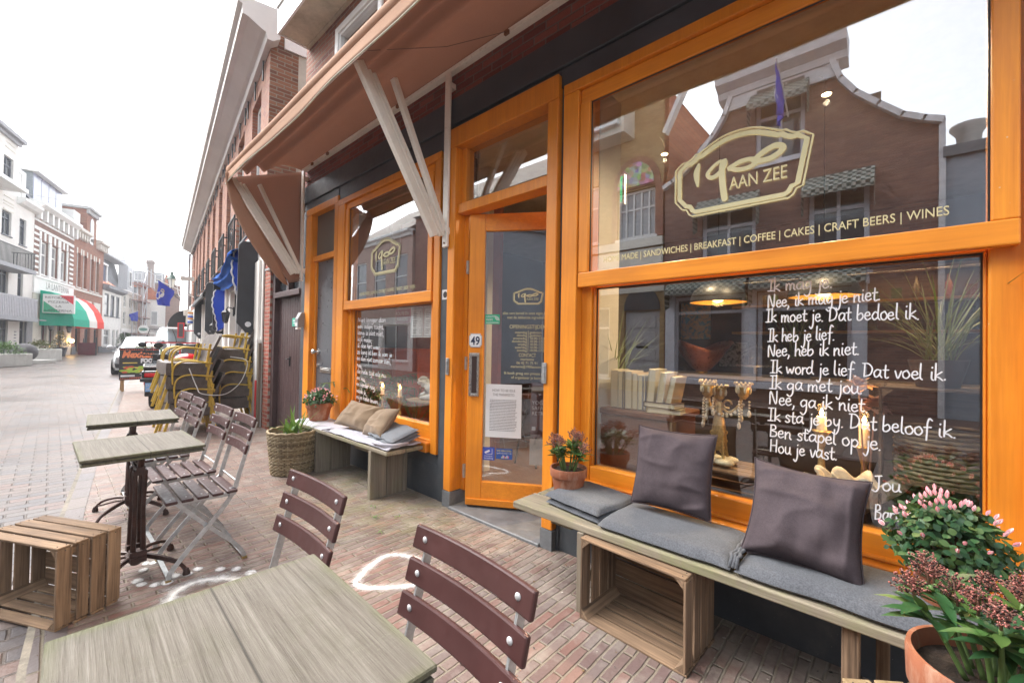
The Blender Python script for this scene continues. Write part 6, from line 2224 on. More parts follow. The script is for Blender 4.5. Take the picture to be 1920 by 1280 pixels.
def backf(u, v, q=0):
    a = u * 2 - 1
    return (.235 * a * (1 + .04 * v), .225 + .15 * v - .035 * (1 - a * a) * 0 + .05 * (1 - a * a) + q, .46 + .42 * v - .05 * (a ** 4) * v)
b.grid(lambda u, v: backf(u, v), 14, 10)
q0 = len(b.f)
b.grid(lambda u, v: backf(u, v, .035), 14, 10)
pr = [backf(0, j / 9) for j in range(10)] + [backf(i / 13, 1) for i in range(1, 14)] + [backf(1, 1 - j / 9) for j in range(1, 10)] + [backf(1 - i / 13, 0) for i in range(1, 13)]
kk = len(pr)
b.add(pr + [(x, y + .035, z) for x, y, z in pr], [(i, (i + 1) % kk, kk + (i + 1) % kk, kk + i) for i in range(kk)])
b.build('backrest', DWICK, wc, smooth=60)
for sx in (-1, 1):
    b = MB(); b.bar((sx * .20, -.20, .40), (sx * .235, -.31, 0), .034, .018, up=(1, 0, 0)); b.build('leg', YEL, wc, bevel=.004)
    b = MB(); b.bar((sx * .20, .22, .46), (sx * .225, .33, 0), .035, .02, up=(1, 0, 0)); b.bar((sx * .225, .215, .30), (sx * .235, .27, .72), .03, .018, up=(1, 0, 0)); b.build('leg', YEL, wc, bevel=.004)
    b = MB(); b.tube(spline([(sx * .262, -.175, .34), (sx * .268, -.18, .52), (sx * .272, -.14, .62), (sx * .272, -.04, .665), (sx * .268, .10, .655), (sx * .25, .29, .63)], 6), .0125, 8); b.build('armrest', YEL, wc, smooth=True)
ords = ['lowest', 'second from bottom', 'third from bottom', 'fourth from bottom', 'topmost']
stk = [((-7.75, 1.36), 4, 'stack nearest the tables', R(4)), ((-8.34, 1.42), 4, 'stack behind the table side stack', R(1)), ((-8.22, 2.02), 5, 'stack against the brick pier', R(-4)), ((-8.78, 2.08), 5, 'stack behind the pier stack', R(-1))]
first = True
for (x, y), cnt, where, rz in stk:
    for k in range(cnt):
        nm = ords[k] if not (k == cnt - 1) else 'topmost'
        lab = f'mustard framed wicker chair, {nm} in the {where}'
        loc = (x + random.uniform(-.012, .012), y - .018 * k + random.uniform(-.012, .012), .008 + .198 * k)
        rr = rz + R(random.uniform(-2.0, 2.0))
        if first:
            wc.location = loc; wc.rotation_euler = (0, 0, rr); wc['label'] = lab; first = False
        else:
            dup(wc, loc, rr, lab, 'stacked wicker terrace chairs')
b = MB()
b.tube(spline([(-7.47, 1.33, .97), (-7.44, 1.42, .70), (-7.42, 1.48, .60), (-7.5, 1.75, .56), (-7.85, 2.0, .62), (-7.92, 2.13, .78), (-7.93, 2.18, 1.05), (-7.96, 1.95, 1.12)], 6), .007, 6)
tag(b.build('security_cable', plain('white_cable', (.68, .68, .66), .4)), 'thin white cable looped through the stacked wicker chairs', 'cable')

# ------------------------------------------------------------------ scooters
def scooter(label, loc, rot, body, seat_m, tall=True):
    """heads along -x; rear wheel at the origin"""
    t = thing('parked_scooter', label, 'scooter', loc, rot, None)
    def wheel(x):
        b = MB(); b.X = Matrix.Translation((x, 0, .235)) @ Matrix.Rotation(R(90), 4, 'X')
        b.tube([(.185 * math.cos(a * PI / 16), .185 * math.sin(a * PI / 16), 0) for a in range(32)], .052, 10, closed=True)
        w_ = b.build('wheel', RUBBER, t, smooth=True)
        b = MB(); b.X = Matrix.Translation((x, 0, .235)) @ Matrix.Rotation(R(90), 4, 'X')
        b.lathe([(0, -.04), (.05, -.04), (.06, -.02), (.14, -.015), (.15, .0), (.14, .015), (.06, .02), (.05, .04), (0, .04)], n=20)
        b.build('rim', STEEL, w_, smooth=40)
    wheel(0); wheel(-1.28)
    b = MB()
    prof = [(.25, .62), (.28, .76), (.05, .80), (-.45, .72), (-.55, .45), (-.85, .34), (-1.0, .36), (-1.12, .95), (-1.16, .98), (-1.28, .60), (-1.16, .34), (-1.0, .22), (-.5, .22), (-.3, .42), (-.05, .52)]
    b.prism(prof, 'y', -.155, .155)
    b.build('body', body, t, bevel=.03, seg=2)
    b = MB()
    b.prism([(.22, .78), (.22, .84), (-.1, .86), (-.55, .80), (-.55, .74)], 'y', -.14, .14)
    b.build('saddle', seat_m, t, bevel=.025, seg=2)
    b = MB(); b.box(.255, .285, -.11, .11, .64, .72); b.build('tail_light', plain('red_lens', (.6, .01, .015), .15), t, bevel=.01)
    b = MB(); b.box(.24, .33, -.17, .17, .55, .62); b.prism([(.22, .56), (.33, .56), (.30, .26), (.16, .34)], 'y', -.10, .10); b.build('mudguard', BLACK, t, bevel=.01)
    b = MB(); b.box(.331, .338, -.085, .085, .36, .53); p = b.build('number_plate', plain('blue_plate', (.20, .45, .75), .5), t)
    q = MB(); b = MB(); put_text(q, 'D·271', .07, 0, .46, 0, 'CENTER', width=.14); put_text(q, 'W051', .07, 0, .385, 0, 'CENTER', width=.14)
    b.add([(.340, x, z) for x, y, z in q.v], q.f); b.build('lettering', LETTER_WHITE, p)
    b = MB()
    b.tube([(.32, -.12, .86), (.05, -.14, .885), (.05, .14, .885), (.32, .12, .86)], .013, 6); b.tube([(.32, -.12, .86), (.34, 0, .86), (.32, .12, .86)], .013, 6)
    b.build('carrier', CHROME, t)
    b = MB()
    b.tube([(-1.28, 0, .24), (-1.10, 0, .98)], .03, 8); b.tube([(-1.02, -.34, 1.06), (-1.10, -.1, 1.02), (-1.10, .1, 1.02), (-1.02, .34, 1.06)], .016, 8)
    b.box(-1.25, -1.02, -.13, .13, .95, 1.06)
    b.build('handlebar', BLACK, t, bevel=.01)
    b = MB(); b.box(.05, .3, .14, .24, .25, .42); b.build('exhaust', BLACK, t, bevel=.03)
    for sy in (-1, 1):
        b = MB(); b.tube([(-1.08, sy * .22, 1.05), (-1.12, sy * .30, 1.22)], .007, 5)
        b.ball((-1.12, sy * .32, 1.27), .075, 12, 8, sq=(.3, 1, .75)); b.build('mirror', [BLACK], t, smooth=True)
    if tall:
        b = MB()
        b.grid(lambda u, v: (-1.22 + .10 * v + .06 * (1 - (2 * u - 1) ** 2) * -1, (u * 2 - 1) * (.27 - .10 * max(0, v - .5) ** 1.5 * 2.2), 1.02 + .60 * v), 12, 12)
        s_ = b.build('windscreen', CLEARGLASS, t, smooth=True); s_.modifiers.new('solid', 'SOLIDIFY').thickness = .006
        b = MB()
        P_ = [(-1.22 + .10 * v + .06 * (1 - (2 * u - 1) ** 2) * -1, (u * 2 - 1) * (.27 - .10 * max(0, v - .5) ** 1.5 * 2.2), 1.02 + .60 * v) for u, v in [(0, j / 10) for j in range(11)] + [(i / 10, 1) for i in range(1, 11)] + [(1, 1 - j / 10) for j in range(1, 11)]]
        b.tube(P_, .006, 5)
        b.tube([(-1.10, -.13, 1.04), (-1.17, -.17, 1.3)], .008, 5); b.tube([(-1.10, .13, 1.04), (-1.17, .17, 1.3)], .008, 5)
        b.build('screen_edge', BLACK, s_)
    return t
BLACKP = plain('black_gloss_paint', (.015, .016, .018), .15, var=.1, coat=.6)
scooter('black scooter with tall clear windscreen parked behind the chair stacks', (-11.1, 1.40, .0), R(-13), BLACKP, plain('black_saddle', (.02, .02, .02), .6))
REDP = plain('red_gloss_paint', (.55, .012, .015), .2, var=.08, coat=.6)
t = scooter('red scooter with bulky red top case, mostly hidden behind the chair stacks', (-9.6, 1.75, .0), R(1), REDP, REDP, False)
b = MB()
b.ball((.18, -.10, 1.03), .22, 16, 10, sq=(.8, .95, .5)); b.box(.0, .3, -.12, .08, .86, .94)
b.build('top_case', REDP, t, smooth=50)

# ------------------------------------------------------------------ sandwich board
t = thing('sandwich_board', 'black wooden sandwich board for takeaway food with orange script on the pavement', 'sandwich board', (-15.2, 1.64, .008), R(0))
WOODP = wood('board_leg_wood', (.30, .17, .07), (.45, .28, .13), 'z', 1, .7)
b = MB()
for y in (-.36, .30):
    b.bar((.16, y, 0), (-.02, y, 1.15), .05, .03)
b.build('front_leg', WOODP, t)
b = MB()
for y in (-.36, .30):
    b.bar((-.22, y, 0), (-.02, y, 1.12), .05, .03)
b.build('rear_leg', WOODP, t)
tilt = Matrix.Translation((.165, -.03, .30)) @ Matrix.Rotation(R(-8.9), 4, 'Y')
b = MB(); b.X = tilt; b.box(-.008, .012, -.41, .41, 0, .86); pn = b.build('panel', plain('chalkboard_black', (.035, .033, .036), .6), t, bevel=.003)
b = MB(); b.X = tilt @ Matrix.Translation((.014, 0, 0)) @ Matrix.Rotation(R(90), 4, 'Z')
q = MB(); put_text(q, 'Mexican', .24, -.36, .60, 0, 'LEFT', 0, width=.66, shear=.25, bold=.012); put_text(q, 'FOOD', .15, .02, .46, 0, 'LEFT', 1, width=.34, bold=.012)
b.add(q.v, q.f); b.m = q.m[:]
rnd = random.Random(2)
for i in range(60):
    x, z = -.36 + .60 * rnd.random(), .20 + .15 * rnd.random()
    r = rnd.uniform(.02, .05)
    b.add([(x + r * 1.6 * math.cos(a * PI / 5), -.0008 * (i % 9 + 1), z + r * .6 * math.sin(a * PI / 5)) for a in range(10)], [tuple(range(10))], rnd.choice((2, 2, 3, 4)))
for z in (.80, .025):
    for i in range(18):
        x = -.40 + i * .0445
        b.add([(x, -.001, z), (x + .04, -.001, z), (x + .02, -.001, z + .03)], [(0, 1, 2)], 4)
b.box(-.38, -.10, -.0015, -.001, .085, .13, 1); b.box(.0, .36, -.0015, -.001, .15, .165, 1); b.box(-.2, .36, -.0015, -.001, .055, .065, 4); b.box(-.34, -.05, -.0015, -.001, .44, .465, 3)
b.build('lettering', [plain('board_orange', (.75, .22, .09), .6), LETTER_WHITE, plain('board_green', (.35, .50, .06), .6), plain('board_yellow', (.75, .55, .08), .6), plain('board_red', (.6, .10, .05), .6)], pn)
b = MB(); b.box(-.05, .0, -.12, .45, 1.16, 1.19); b.grid(lambda u, v: (-.03 - .12 * v, .42 + .05 * u, .25 + .9 * v), 2, 2); b.build('rear_panel', plain('pale_green_board', (.42, .5, .28), .7), t)

# ------------------------------------------------------------------ car & van
SILVER = plain('silver_car_paint', (.36, .37, .38), .22, var=.03, metal=.35, coat=.7)
VANW = plain('white_van_paint', (.5, .51, .52), .3, var=.03, coat=.5)
CARGLASS = farglass('car_glass', (.30, .34, .37), .04)
def loft(stations, mat, name, parent, cap=True, smooth=50):
    b = MB()
    n_ = len(stations[0])
    for s_ in stations:
        b.v += [tuple(p) for p in s_]
    for i in range(len(stations) - 1):
        b.f += [(i * n_ + j, i * n_ + (j + 1) % n_, (i + 1) * n_ + (j + 1) % n_, (i + 1) * n_ + j) for j in range(n_)]
    if cap:
        b.f += [tuple(range(n_))[::-1], tuple(range((len(stations) - 1) * n_, len(stations) * n_))]
    b.m = [0] * len(b.f)
    return b.build(name, mat, parent, smooth=smooth)
def ring(x, hw, zb, zt, rb=.12, rt=.2, taper=0.0):
    P_ = []
    for a in range(4):
        P_.append((x, -hw + rb * (1 - math.sin(a * PI / 6)), zb + rb * (1 - math.cos(a * PI / 6)) if False else zb + rb * (1 - math.cos((3 - a) * PI / 6))))
    P_ = [(x, -hw + rb, zb), (x, -hw + .02, zb + rb), (x, -hw, (zb + zt) / 2), (x, -hw + taper + .02, zt - rt), (x, -hw + taper + rt * .5, zt - rt * .25), (x, -hw + taper + rt * 1.2, zt)]
    return P_ + [(x, -y, z) for _, y, z in P_[::-1]]
t = thing('parked_car', 'silver hatchback facing the viewer, parked behind the sandwich board', 'car', (-22.1, 2.38, 0), R(-9))
W2 = .87
loft([ring(-.02, W2 * .72, .25, .62, .1, .12), ring(-.10, W2 * .88, .20, .76, .1, .15), ring(-.35, W2 * .97, .18, .90, .1, .15), ring(-.8, W2, .18, .98, .1, .15), ring(-1.3, W2, .18, 1.05, .1, .1), ring(-3.6, W2, .18, 1.06, .1, .1), ring(-4.0, W2 * .93, .22, .95, .1, .1), ring(-4.1, W2 * .85, .3, .85, .1, .1)], SILVER, 'body', t)
cab = loft([ring(-1.02, W2 * .86, .95, 1.02, .02, .03, .05), ring(-1.75, W2 * .90, .95, 1.45, .02, .10, .17), ring(-2.3, W2 * .90, .95, 1.54, .02, .10, .19), ring(-3.2, W2 * .90, .95, 1.50, .02, .10, .19), ring(-3.9, W2 * .84, .95, 1.1, .02, .08, .08)], SILVER, 'cabin', t)
b = MB(); b.add([(-1.0, -.66, 1.05), (-1.0, .66, 1.05), (-1.73, .56, 1.475), (-1.73, -.56, 1.475)], [(0, 1, 2, 3)]); b.v = [(x + .03, y, z + .02) for x, y, z in b.v]; b.build('windscreen', CARGLASS, t)
for sy in (-1, 1):
    b = MB(); b.add([(-1.35, sy * .80, 1.08), (-3.5, sy * .80, 1.08), (-3.2, sy * .64, 1.42), (-1.85, sy * .64, 1.40)], [(0, 1, 2, 3)]); b.build('side_window', CARGLASS, t)
    b = MB(); b.ball((-.16, sy * .60, .70), .17, 12, 8, sq=(.9, .9, .5)); b.build('headlight', plain('clear_headlight', (.7, .72, .74), .1, coat=.6), t, smooth=True)
    b = MB(); b.ball((-1.25, sy * 1.0, 1.06), .13, 12, 8, sq=(.6, .9, .7)); b.bar((-1.28, sy * .85, 1.02), (-1.25, sy * .95, 1.04), .05, .05); b.build('wing_mirror', SILVER, t, smooth=True)
    b = MB(); b.prism([(sy * .42, .30), (sy * .72, .30), (sy * .76, .46), (sy * .50, .42)], 'x', -.12, -.02) ; b.build('air_intake', BLACK, t)
    for x in (-.82, -3.3):
        b = MB(); b.X = Matrix.Translation((x, sy * .80, .31)) @ Matrix.Rotation(R(90), 4, 'X'); b.lathe([(.2, -.1), (.30, -.1), (.31, -.07), (.31, .07), (.30, .1), (.2, .1)], n=26); wh = b.build('wheel', RUBBER, t, smooth=40)
        b = MB(); b.X = Matrix.Translation((x, sy * .80, .31)) @ Matrix.Rotation(R(90), 4, 'X'); b.lathe([(0, -.085), (.06, -.09), (.2, -.075), (.2, .075), (.06, .09), (0, .085)], n=20); b.build('rim', STEEL, wh, smooth=40)
b = MB(); b.prism([(-.40, .36), (.40, .36), (.34, .50), (-.34, .50)], 'x', -.08, .02); b.build('grille', BLACK, t)
b = MB(); b.box(.0, .03, -.26, .26, .40, .51); b.build('number_plate', plain('yellow_plate', (.75, .5, .05), .5), t)
b = MB(); b.prism([(-.75, .20), (.75, .20), (.70, .27), (-.70, .27)], 'x', -.10, .0); b.build('bumper', SILVER, t)
t = thing('parked_van', 'white delivery van parked farther along behind the silver car', 'van', (-30.0, 4.55, 0), R(-12))
loft([ring(.05, .78, .35, 1.0), ring(-.5, .92, .3, 1.25), ring(-.9, .94, .3, 1.3), ring(-1.7, .94, .3, 2.05, .1, .2, .08), ring(-2.2, .94, .3, 2.18, .1, .2, .08), ring(-5.0, .94, .3, 2.18, .1, .2, .08)], VANW, 'body', t)
b = MB(); b.add([(-.82, -.74, 1.32), (-.82, .74, 1.32), (-1.62, .66, 1.96), (-1.62, -.66, 1.96)], [(0, 1, 2, 3)]); b.v = [(x + .02, y, z + .03) for x, y, z in b.v]; b.build('windscreen', CARGLASS, t)
for sy in (-1, 1):
    b = MB(); b.box(.0, .1, sy * .62 - .12, sy * .62 + .12, .75, .95); b.build('headlight', plain('van_headlight', (.7, .7, .72), .15), t, bevel=.03)
    for x in (-.8, -4.0):
        b = MB(); b.X = Matrix.Translation((x, sy * .86, .34)) @ Matrix.Rotation(R(90), 4, 'X'); b.lathe([(0, -.1), (.33, -.1), (.34, -.07), (.34, .07), (.33, .1), (0, .1)], n=22); b.build('wheel', RUBBER, t, smooth=40)
b = MB(); b.box(.03, .08, -.5, .5, .5, .75); b.build('grille', BLACK, t)
# red barrier frame
t = thing('red_barrier', 'low red tube barrier round the terrace behind the scooter', 'barrier', rf(-9.5, 0, 0), RF_A)
b = MB()
REDM = plain('red_barrier_paint', (.6, .02, .025), .4)
for z in (1.31,):
    b.box(-.02, .02, -1.62, -.26, z - .025, z + .02)
for y in (-1.60, -.76, -.28):
    b.box(-.022, .022, y - .022, y + .022, 0, 1.30)
b.box(-.015, .015, -1.58, -.30, .45, .49)
b.build('rails', REDM, t)
b = MB(); b.box(-.01, .01, -.72, -.32, .5, 1.26); b.build('dark_panel', plain('dark_screen', (.10, .10, .11), .5), t)
t = thing('menu_board', 'small red framed dark board on the terrace wall farther along', 'menu board', rf(-14, -.62, 1.5), RF_A)
b = MB()
for a in ((-.11, .11, 0, .04), (-.11, .11, .58, .62), (-.11, -.07, .04, .58), (.07, .11, .04, .58)):
    b.box(-.02, .02, a[0], a[1], a[2], a[3])
b.bar((0, .1, .3), (0, .6, .3), .03, .03)
b.build('frame', REDM, t)
b = MB(); b.box(-.012, .012, -.07, .07, .04, .58); b.build('board', plain('menu_black', (.08, .08, .08), .5), t)

# ------------------------------------------------------------------ planters across the street
BOXL = leafmat('box_leaf', (.02, .06, .012), (.04, .11, .02), (.08, .17, .03), .5)
OLIVEL = leafmat('brown_green_leaf', (.05, .06, .02), (.09, .10, .03), (.16, .12, .05), .6)
def bush(b, rx, ry, h, z0, nl, L, seed):
    rnd = random.Random(seed)
    for i in range(nl):
        d = rdir(rnd, -10, 90)
        k = rnd.uniform(.5, 1) * (1 + .25 * nz(d.x * 3, d.y * 3, seed))
        leaf(b, Vector((d.x * rx * k, d.y * ry * k, z0 + max(0, d.z) * h * k)), (d + rdir(rnd, -30, 70)).normalized(), Vector((0, 0, 1)), L * rnd.uniform(.7, 1.3), L * .3, seg=2)
def tub(name, label, loc, rot, w_, d_, h_, mat, leafm, bh, cat='planter', nl=700):
    t = thing(name, label, cat, loc, rot, None)
    b = MB(); b.box(-w_ / 2, w_ / 2, -d_ / 2, d_ / 2, 0, h_); b.build('trough', mat, t, bevel=.03)
    b = MB(); bush(b, w_ * .56, d_ * .6, bh, h_ - .02, nl, .11, len(label)); b.build('foliage', leafm, t)
    return t
STTR = plain('pale_concrete', (.50, .49, .46), .85, var=.12, scale=3)
def gp(px_x, y):      # unused helper kept out
    return None
tub('concrete_planter', 'pale concrete planter with dense green shrub before the white apartment house', (-31.6, -1.55, 0), R(150), 2.1, .9, .62, STTR, BOXL, .55)
tub('concrete_planter', 'pale concrete planter with brownish shrub before the restaurant', (-38.6, -.50, 0), R(155), 2.6, .9, .75, STTR, OLIVEL, .5)
t = thing('stone_boulder', 'dark rounded stone on a low plinth between the two concrete planters', 'stone', (-34.6, -1.0, 0), R(150))
b = MB(); b.ball((0, 0, .62), .62, 14, 9, sq=(1, .8, .8)); b.v = [(x * (1 + .15 * nz(x, y, z)), y, z) for x, y, z in b.v]; b.build('stone', plain('dark_stone', (.09, .085, .09), .8, var=.3, scale=3, bump=.5), t, smooth=True)
b = MB(); b.box(-1.5, 1.5, -.5, .5, 0, .2); b.build('plinth', STTR, t, bevel=.02)
def conifer(label, loc, h, lights=False):
    t = thing('potted_tree', label, 'potted tree', loc)
    b = MB(); b.lathe([(.28, 0), (.42, .7), (.40, .72), (0, .66)], n=16); b.build('pot', plain('dark_grey_pot', (.06, .065, .075), .5), t, smooth=40)
    b = MB(); rnd = random.Random(len(label))
    for i in range(700):
        k = rnd.random() ** .8
        a = rnd.uniform(0, 6.28); r = (.10 + .50 * (1 - k)) * rnd.uniform(.5, 1)
        leaf(b, Vector((r * math.cos(a), r * math.sin(a), .7 + (h - .7) * k)), (Vector((math.cos(a), math.sin(a), .5)) + rdir(rnd, -20, 60) * .6).normalized(), Vector((0, 0, 1)), .16 * rnd.uniform(.6, 1.3), .028, seg=2)
    b.build('foliage', BOXL if not lights else OLIVEL, t)
    b = MB(); b.tube([(0, 0, .6), (0, 0, h * .9)], .035, 6); b.build('trunk', plain('tree_bark', (.10, .07, .05), .9), t)
    if lights:
        b = MB()
        for i in range(46):
            k = rnd.random(); a = rnd.uniform(0, 6.28); r = (.12 + .5 * (1 - k))
            b.ball((r * math.cos(a), r * math.sin(a), .7 + (h - .7) * k), .014, 6, 4)
        b.build('fairy_lights', emit('warm_fairy_light', (1, .62, .22), 1.6), t)
conifer('potted tree wound with small lights by the restaurant door', lf(-14.9, -1.2), 2.0, True)
conifer('dark potted shrub, nearer one, before the low white house', lf(1.2, -1.4), 2.1)
conifer('dark potted shrub, farther one, before the low white house', lf(3.3, -1.5), 2.2)
t = thing('burgundy_screen', 'burgundy terrace screen with glass top beside the restaurant door', 'terrace screen', lf(-9.4, -.9), LF_A)
b = MB(); b.box(-.6, .5, -.1, .0, 0, 1.1); b.box(-.6, -.5, -1.2, -.1, 0, 1.1); b.build('panel', plain('burgundy_cloth', (.16, .015, .03), .8), t)
b = MB(); b.box(-.62, -.54, -1.22, -1.14, 0, 1.6); b.box(.44, .5, -.12, -.04, 0, 1.5); b.build('post', BLACK, t)
def restl(label, x, z):
    t = thing('restaurant_lantern', label, 'lantern', lf(x, -.35, z), LF_A)
    b = MB(); b.lathe([(.06, .55), (.26, .42), (.24, .38)], n=6); b.lathe([(.08, -.05), (.12, 0), (.1, .02)], n=6); b.bar((0, 0, .5), (0, .34, .6), .05, .05); b.build('lantern_frame', BLACK, t)
    b = MB(); b.lathe([(.11, 0), (.20, .40)], n=6); b.build('lantern_glass', PANE_LT, t)
restl('black lantern under the green end of the striped awning', -13.9, 2.1)
restl('black lantern under the white part of the striped awning', -10.2, 2.0)
t = thing('lit_wall_lamp', 'small glowing wall lamp by the restaurant terrace screen', 'lamp', lf(-9.0, -.2, 1.25), LF_A)
b = MB(); b.ball((0, 0, 0), .17, 10, 8); b.build('bulb', emit('warm_lamp', (1, .6, .2), 9), t, smooth=True)
b = MB(); b.box(-.08, .08, .10, .18, -.3, .1); b.build('lamp_holder', BLACK, t)
b = MB(); b.tube([(-33.5, -8.5, 9.0), (-33, -4, 8.75), (-32.6, 1.5, 8.75), (-32.2, 5.2, 9.0)], .011, 5)
tag(b.build('overhead_wire', plain('grey_wire', (.45, .45, .46), .6)), 'thin wire strung across the street between the houses', 'wire')

# ------------------------------------------------------------------ opposite side, mirrored in the shop windows
OY = -8.0
flat('opposite_pavement', [(8, -7.99), (8, -6.3), (-12, -6.3), (-26, -5.6), (-45, .6), (-60, 3.2), (-62, 6), (-63.5, 3.5), (-46, -2.2), (-27, -7.9)], .008, bricks('brown_pavement', 'xy', .21, .1, [(.16, .105, .085), (.14, .09, .08), (.18, .115, .09)], (.13, .1, .08), .008, .45, wet=.15))
t = thing('gabled_house', 'dark brick bell gabled house across the street dated in its white cornice', 'house', (0, OY, 0), R(180))
# local x runs to the viewer's right when facing the house, i.e. world -x
X = lambda wx: -wx
hs = [(X(-1.65), X(-2.75), 6.32, 8.02), (X(-2.75), X(-4.2), 3.3, 5.35), (X(-.4), X(-1.6), 3.3, 5.35)]
b = MB()
P_ = [(X(.72), 0), (X(.72), 6.3)] + [(X(x), z) for x, z in ((.45, 6.42), (.1, 6.62), (-.3, 7.02), (-.7, 7.45), (-.98, 7.9), (-1.15, 8.4))] + [(X(-3.35), 8.4)] + [(X(x), z) for x, z in ((-3.55, 7.9), (-3.85, 7.45), (-4.3, 7.02), (-4.7, 6.62), (-5.0, 6.42), (-5.25, 6.3))] + [(X(-5.25), 0)]
# gable wall as horizontal strips with the window openings left out
import bisect
def edge_l(z):
    pts = P_[1:8]
    if z <= 6.3: return P_[1][0]
    for (x0, z0), (x1, z1) in zip(pts, pts[1:]):
        if z0 <= z <= z1: return x0 + (x1 - x0) * (z - z0) / (z1 - z0)
    return pts[-1][0]
def edge_r(z):
    return X(.72) + X(-5.25) - edge_l(z)
gwin = [(X(-2.6 + 1.75), X(-4.2 + 1.75)), ]
holes = [(1.70, 2.80, 6.32, 8.02), (2.78, 4.15, 3.3, 5.4), (.45, 1.6, 3.3, 5.4), (.75, 2.75, .55, 2.95), (3.05, 5.0, .55, 2.95)]
zs = sorted({0, 2.95, 3.3, 5.4, 6.3, 6.42, 6.62, 7.02, 7.45, 7.9, 8.02, 8.4, 6.32, .55})
for za, zb in zip(zs, zs[1:]):
    cuts = sorted([(h[0], h[1]) for h in holes if h[2] <= za and zb <= h[3]])
    xa0, xb0, xa1, xb1 = edge_l(za), edge_r(za), edge_l(zb), edge_r(zb)
    segs, cur0, cur1 = [], xa0, xa1
    for a, c_ in cuts:
        segs.append((cur0, a, cur1, a)); cur0 = cur1 = c_
    segs.append((cur0, xb0, cur1, xb1))
    for p0, p1, q0, q1 in segs:
        b.add([(p0, 0, za), (p1, 0, za), (q1, 0, zb), (q0, 0, zb)], [(0, 1, 2, 3)], 0)
for a, c_, z0, z1 in holes:
    for q in ([(a, 0, z0), (a, .15, z0), (a, .15, z1), (a, 0, z1)], [(c_, .15, z0), (c_, 0, z0), (c_, 0, z1), (c_, .15, z1)], [(a, 0, z1), (a, .15, z1), (c_, .15, z1), (c_, 0, z1)], [(a, .15, z0), (a, 0, z0), (c_, 0, z0), (c_, .15, z0)]):
        b.add(q, [(0, 1, 2, 3)], 0)
b.build('gable_wall', BRICK_DARK, t)
b = MB()
lp = [(P_[i][0], -.02, P_[i][1]) for i in range(1, 8)]
rp = [(X(.72) + X(-5.25) - x, y, z) for x, y, z in lp]
for pts in (lp, rp):
    for p, q in zip(pts, pts[1:]):
        b.bar(p, q, .30, .12, up=(0, 0, 1), ext=.02)
b.bar((lp[0][0], -.02, 0), (lp[0][0], -.02, 6.35), .1, .1)
b.box(1.02, 3.5, -.10, .2, 8.0, 8.35)
b.prism([(.1, 8.3), (-.15, 8.35), (-.2, 8.5), (-.45, 8.62), (-.5, 8.85), (.3, 8.95), (.3, 8.3)], 'x', .85, 3.7)
b.build('gable_coping', plain('pale_grey_cornice', (.62, .61, .62), .6), t)
b = MB(); b.box(1.7, 2.75, -.115, -.101, 8.1, 8.28); pl = b.build('date_plaque', plain('dark_plaque', (.10, .09, .08), .5), t)
b = MB(); put_text(b, '1930', .17, 2.22, 8.13, -.119, 'CENTER'); b.build('lettering', STONEW, pl)
b = MB(); b.add([(.3, 2, 0), (4.9, 2, 0), (4.9, 2, 8.3), (.3, 2, 8.3)], [(0, 3, 2, 1)]); b.prism([(X(.72), 6.2), (2.2, 8.2), (X(-5.25), 6.2)], 'y', .2, 9); b.box(X(.72), X(-5.25), 1.0, 9, 0, 6.2); b.build('roof', ROOFBROWN, t)
HGREY = plain('grey_white_frame', (.60, .61, .66), .5, var=.06)
for a, c_, z0, z1 in holes:
    win(t, a, c_, z0, z1, 0, HGREY, PANE, 0 if z0 < 1 else 1, (.8,) if z0 < 1 else (.72,), .10, .13)
b = MB()
for x in (.62, 2.9, 5.08):
    b.box(x - .14, x + .14, -.10, -.001, .3, 3.05)
b.box(.45, 5.22, -.14, -.001, 2.98, 3.2); b.box(.45, 5.22, -.18, -.001, .38, .52)
b.build('shop_front', HGREY, t)
GREENST = NT('green_checked_canvas')
_s = GREENST.sep(GREENST.coord())
_k = GREENST.math('ABSOLUTE', GREENST.math('SUBTRACT', GREENST.math('GREATER_THAN', GREENST.math('FRACT', GREENST.math('MULTIPLY', _s[0], 6.0)), .5), GREENST.math('GREATER_THAN', GREENST.math('FRACT', GREENST.math('MULTIPLY', _s[2], 7.0)), .6)))
GREENST.P(color=GREENST.mix(_k, (.34, .35, .31), (.04, .06, .05)), rough=.85)
GREENST = GREENST.mat
for a, c_, z1 in ((2.68, 4.25, 5.55), (.35, 1.70, 5.55), (1.6, 2.9, 8.12), (.5, 2.85, 3.45), (2.95, 5.1, 3.45)):
    b = MB(); b.grid(lambda u, v: (a + (c_ - a) * u, -.08 - .42 * v + .10 * math.sin(u * 9) * v * 0, z1 + .1 - .42 * v), 8, 4)
    b.grid(lambda u, v: (a + (c_ - a) * u, -.50, z1 - .32 - .16 * v), 8, 2)
    for x in (a, c_):
        b.add([(x, -.05, z1 + .1), (x, -.5, z1 - .32), (x, -.45, z1 - .95), (x, -.1, z1 - .8)], [(0, 1, 2, 3)])
    b.build('window_awning', GREENST, t)
fl_ = flag('blue flag hanging from the bell gabled house across the street', (-2.05, OY + .1, 7.35), R(180), 1.0, 1.25, 3)
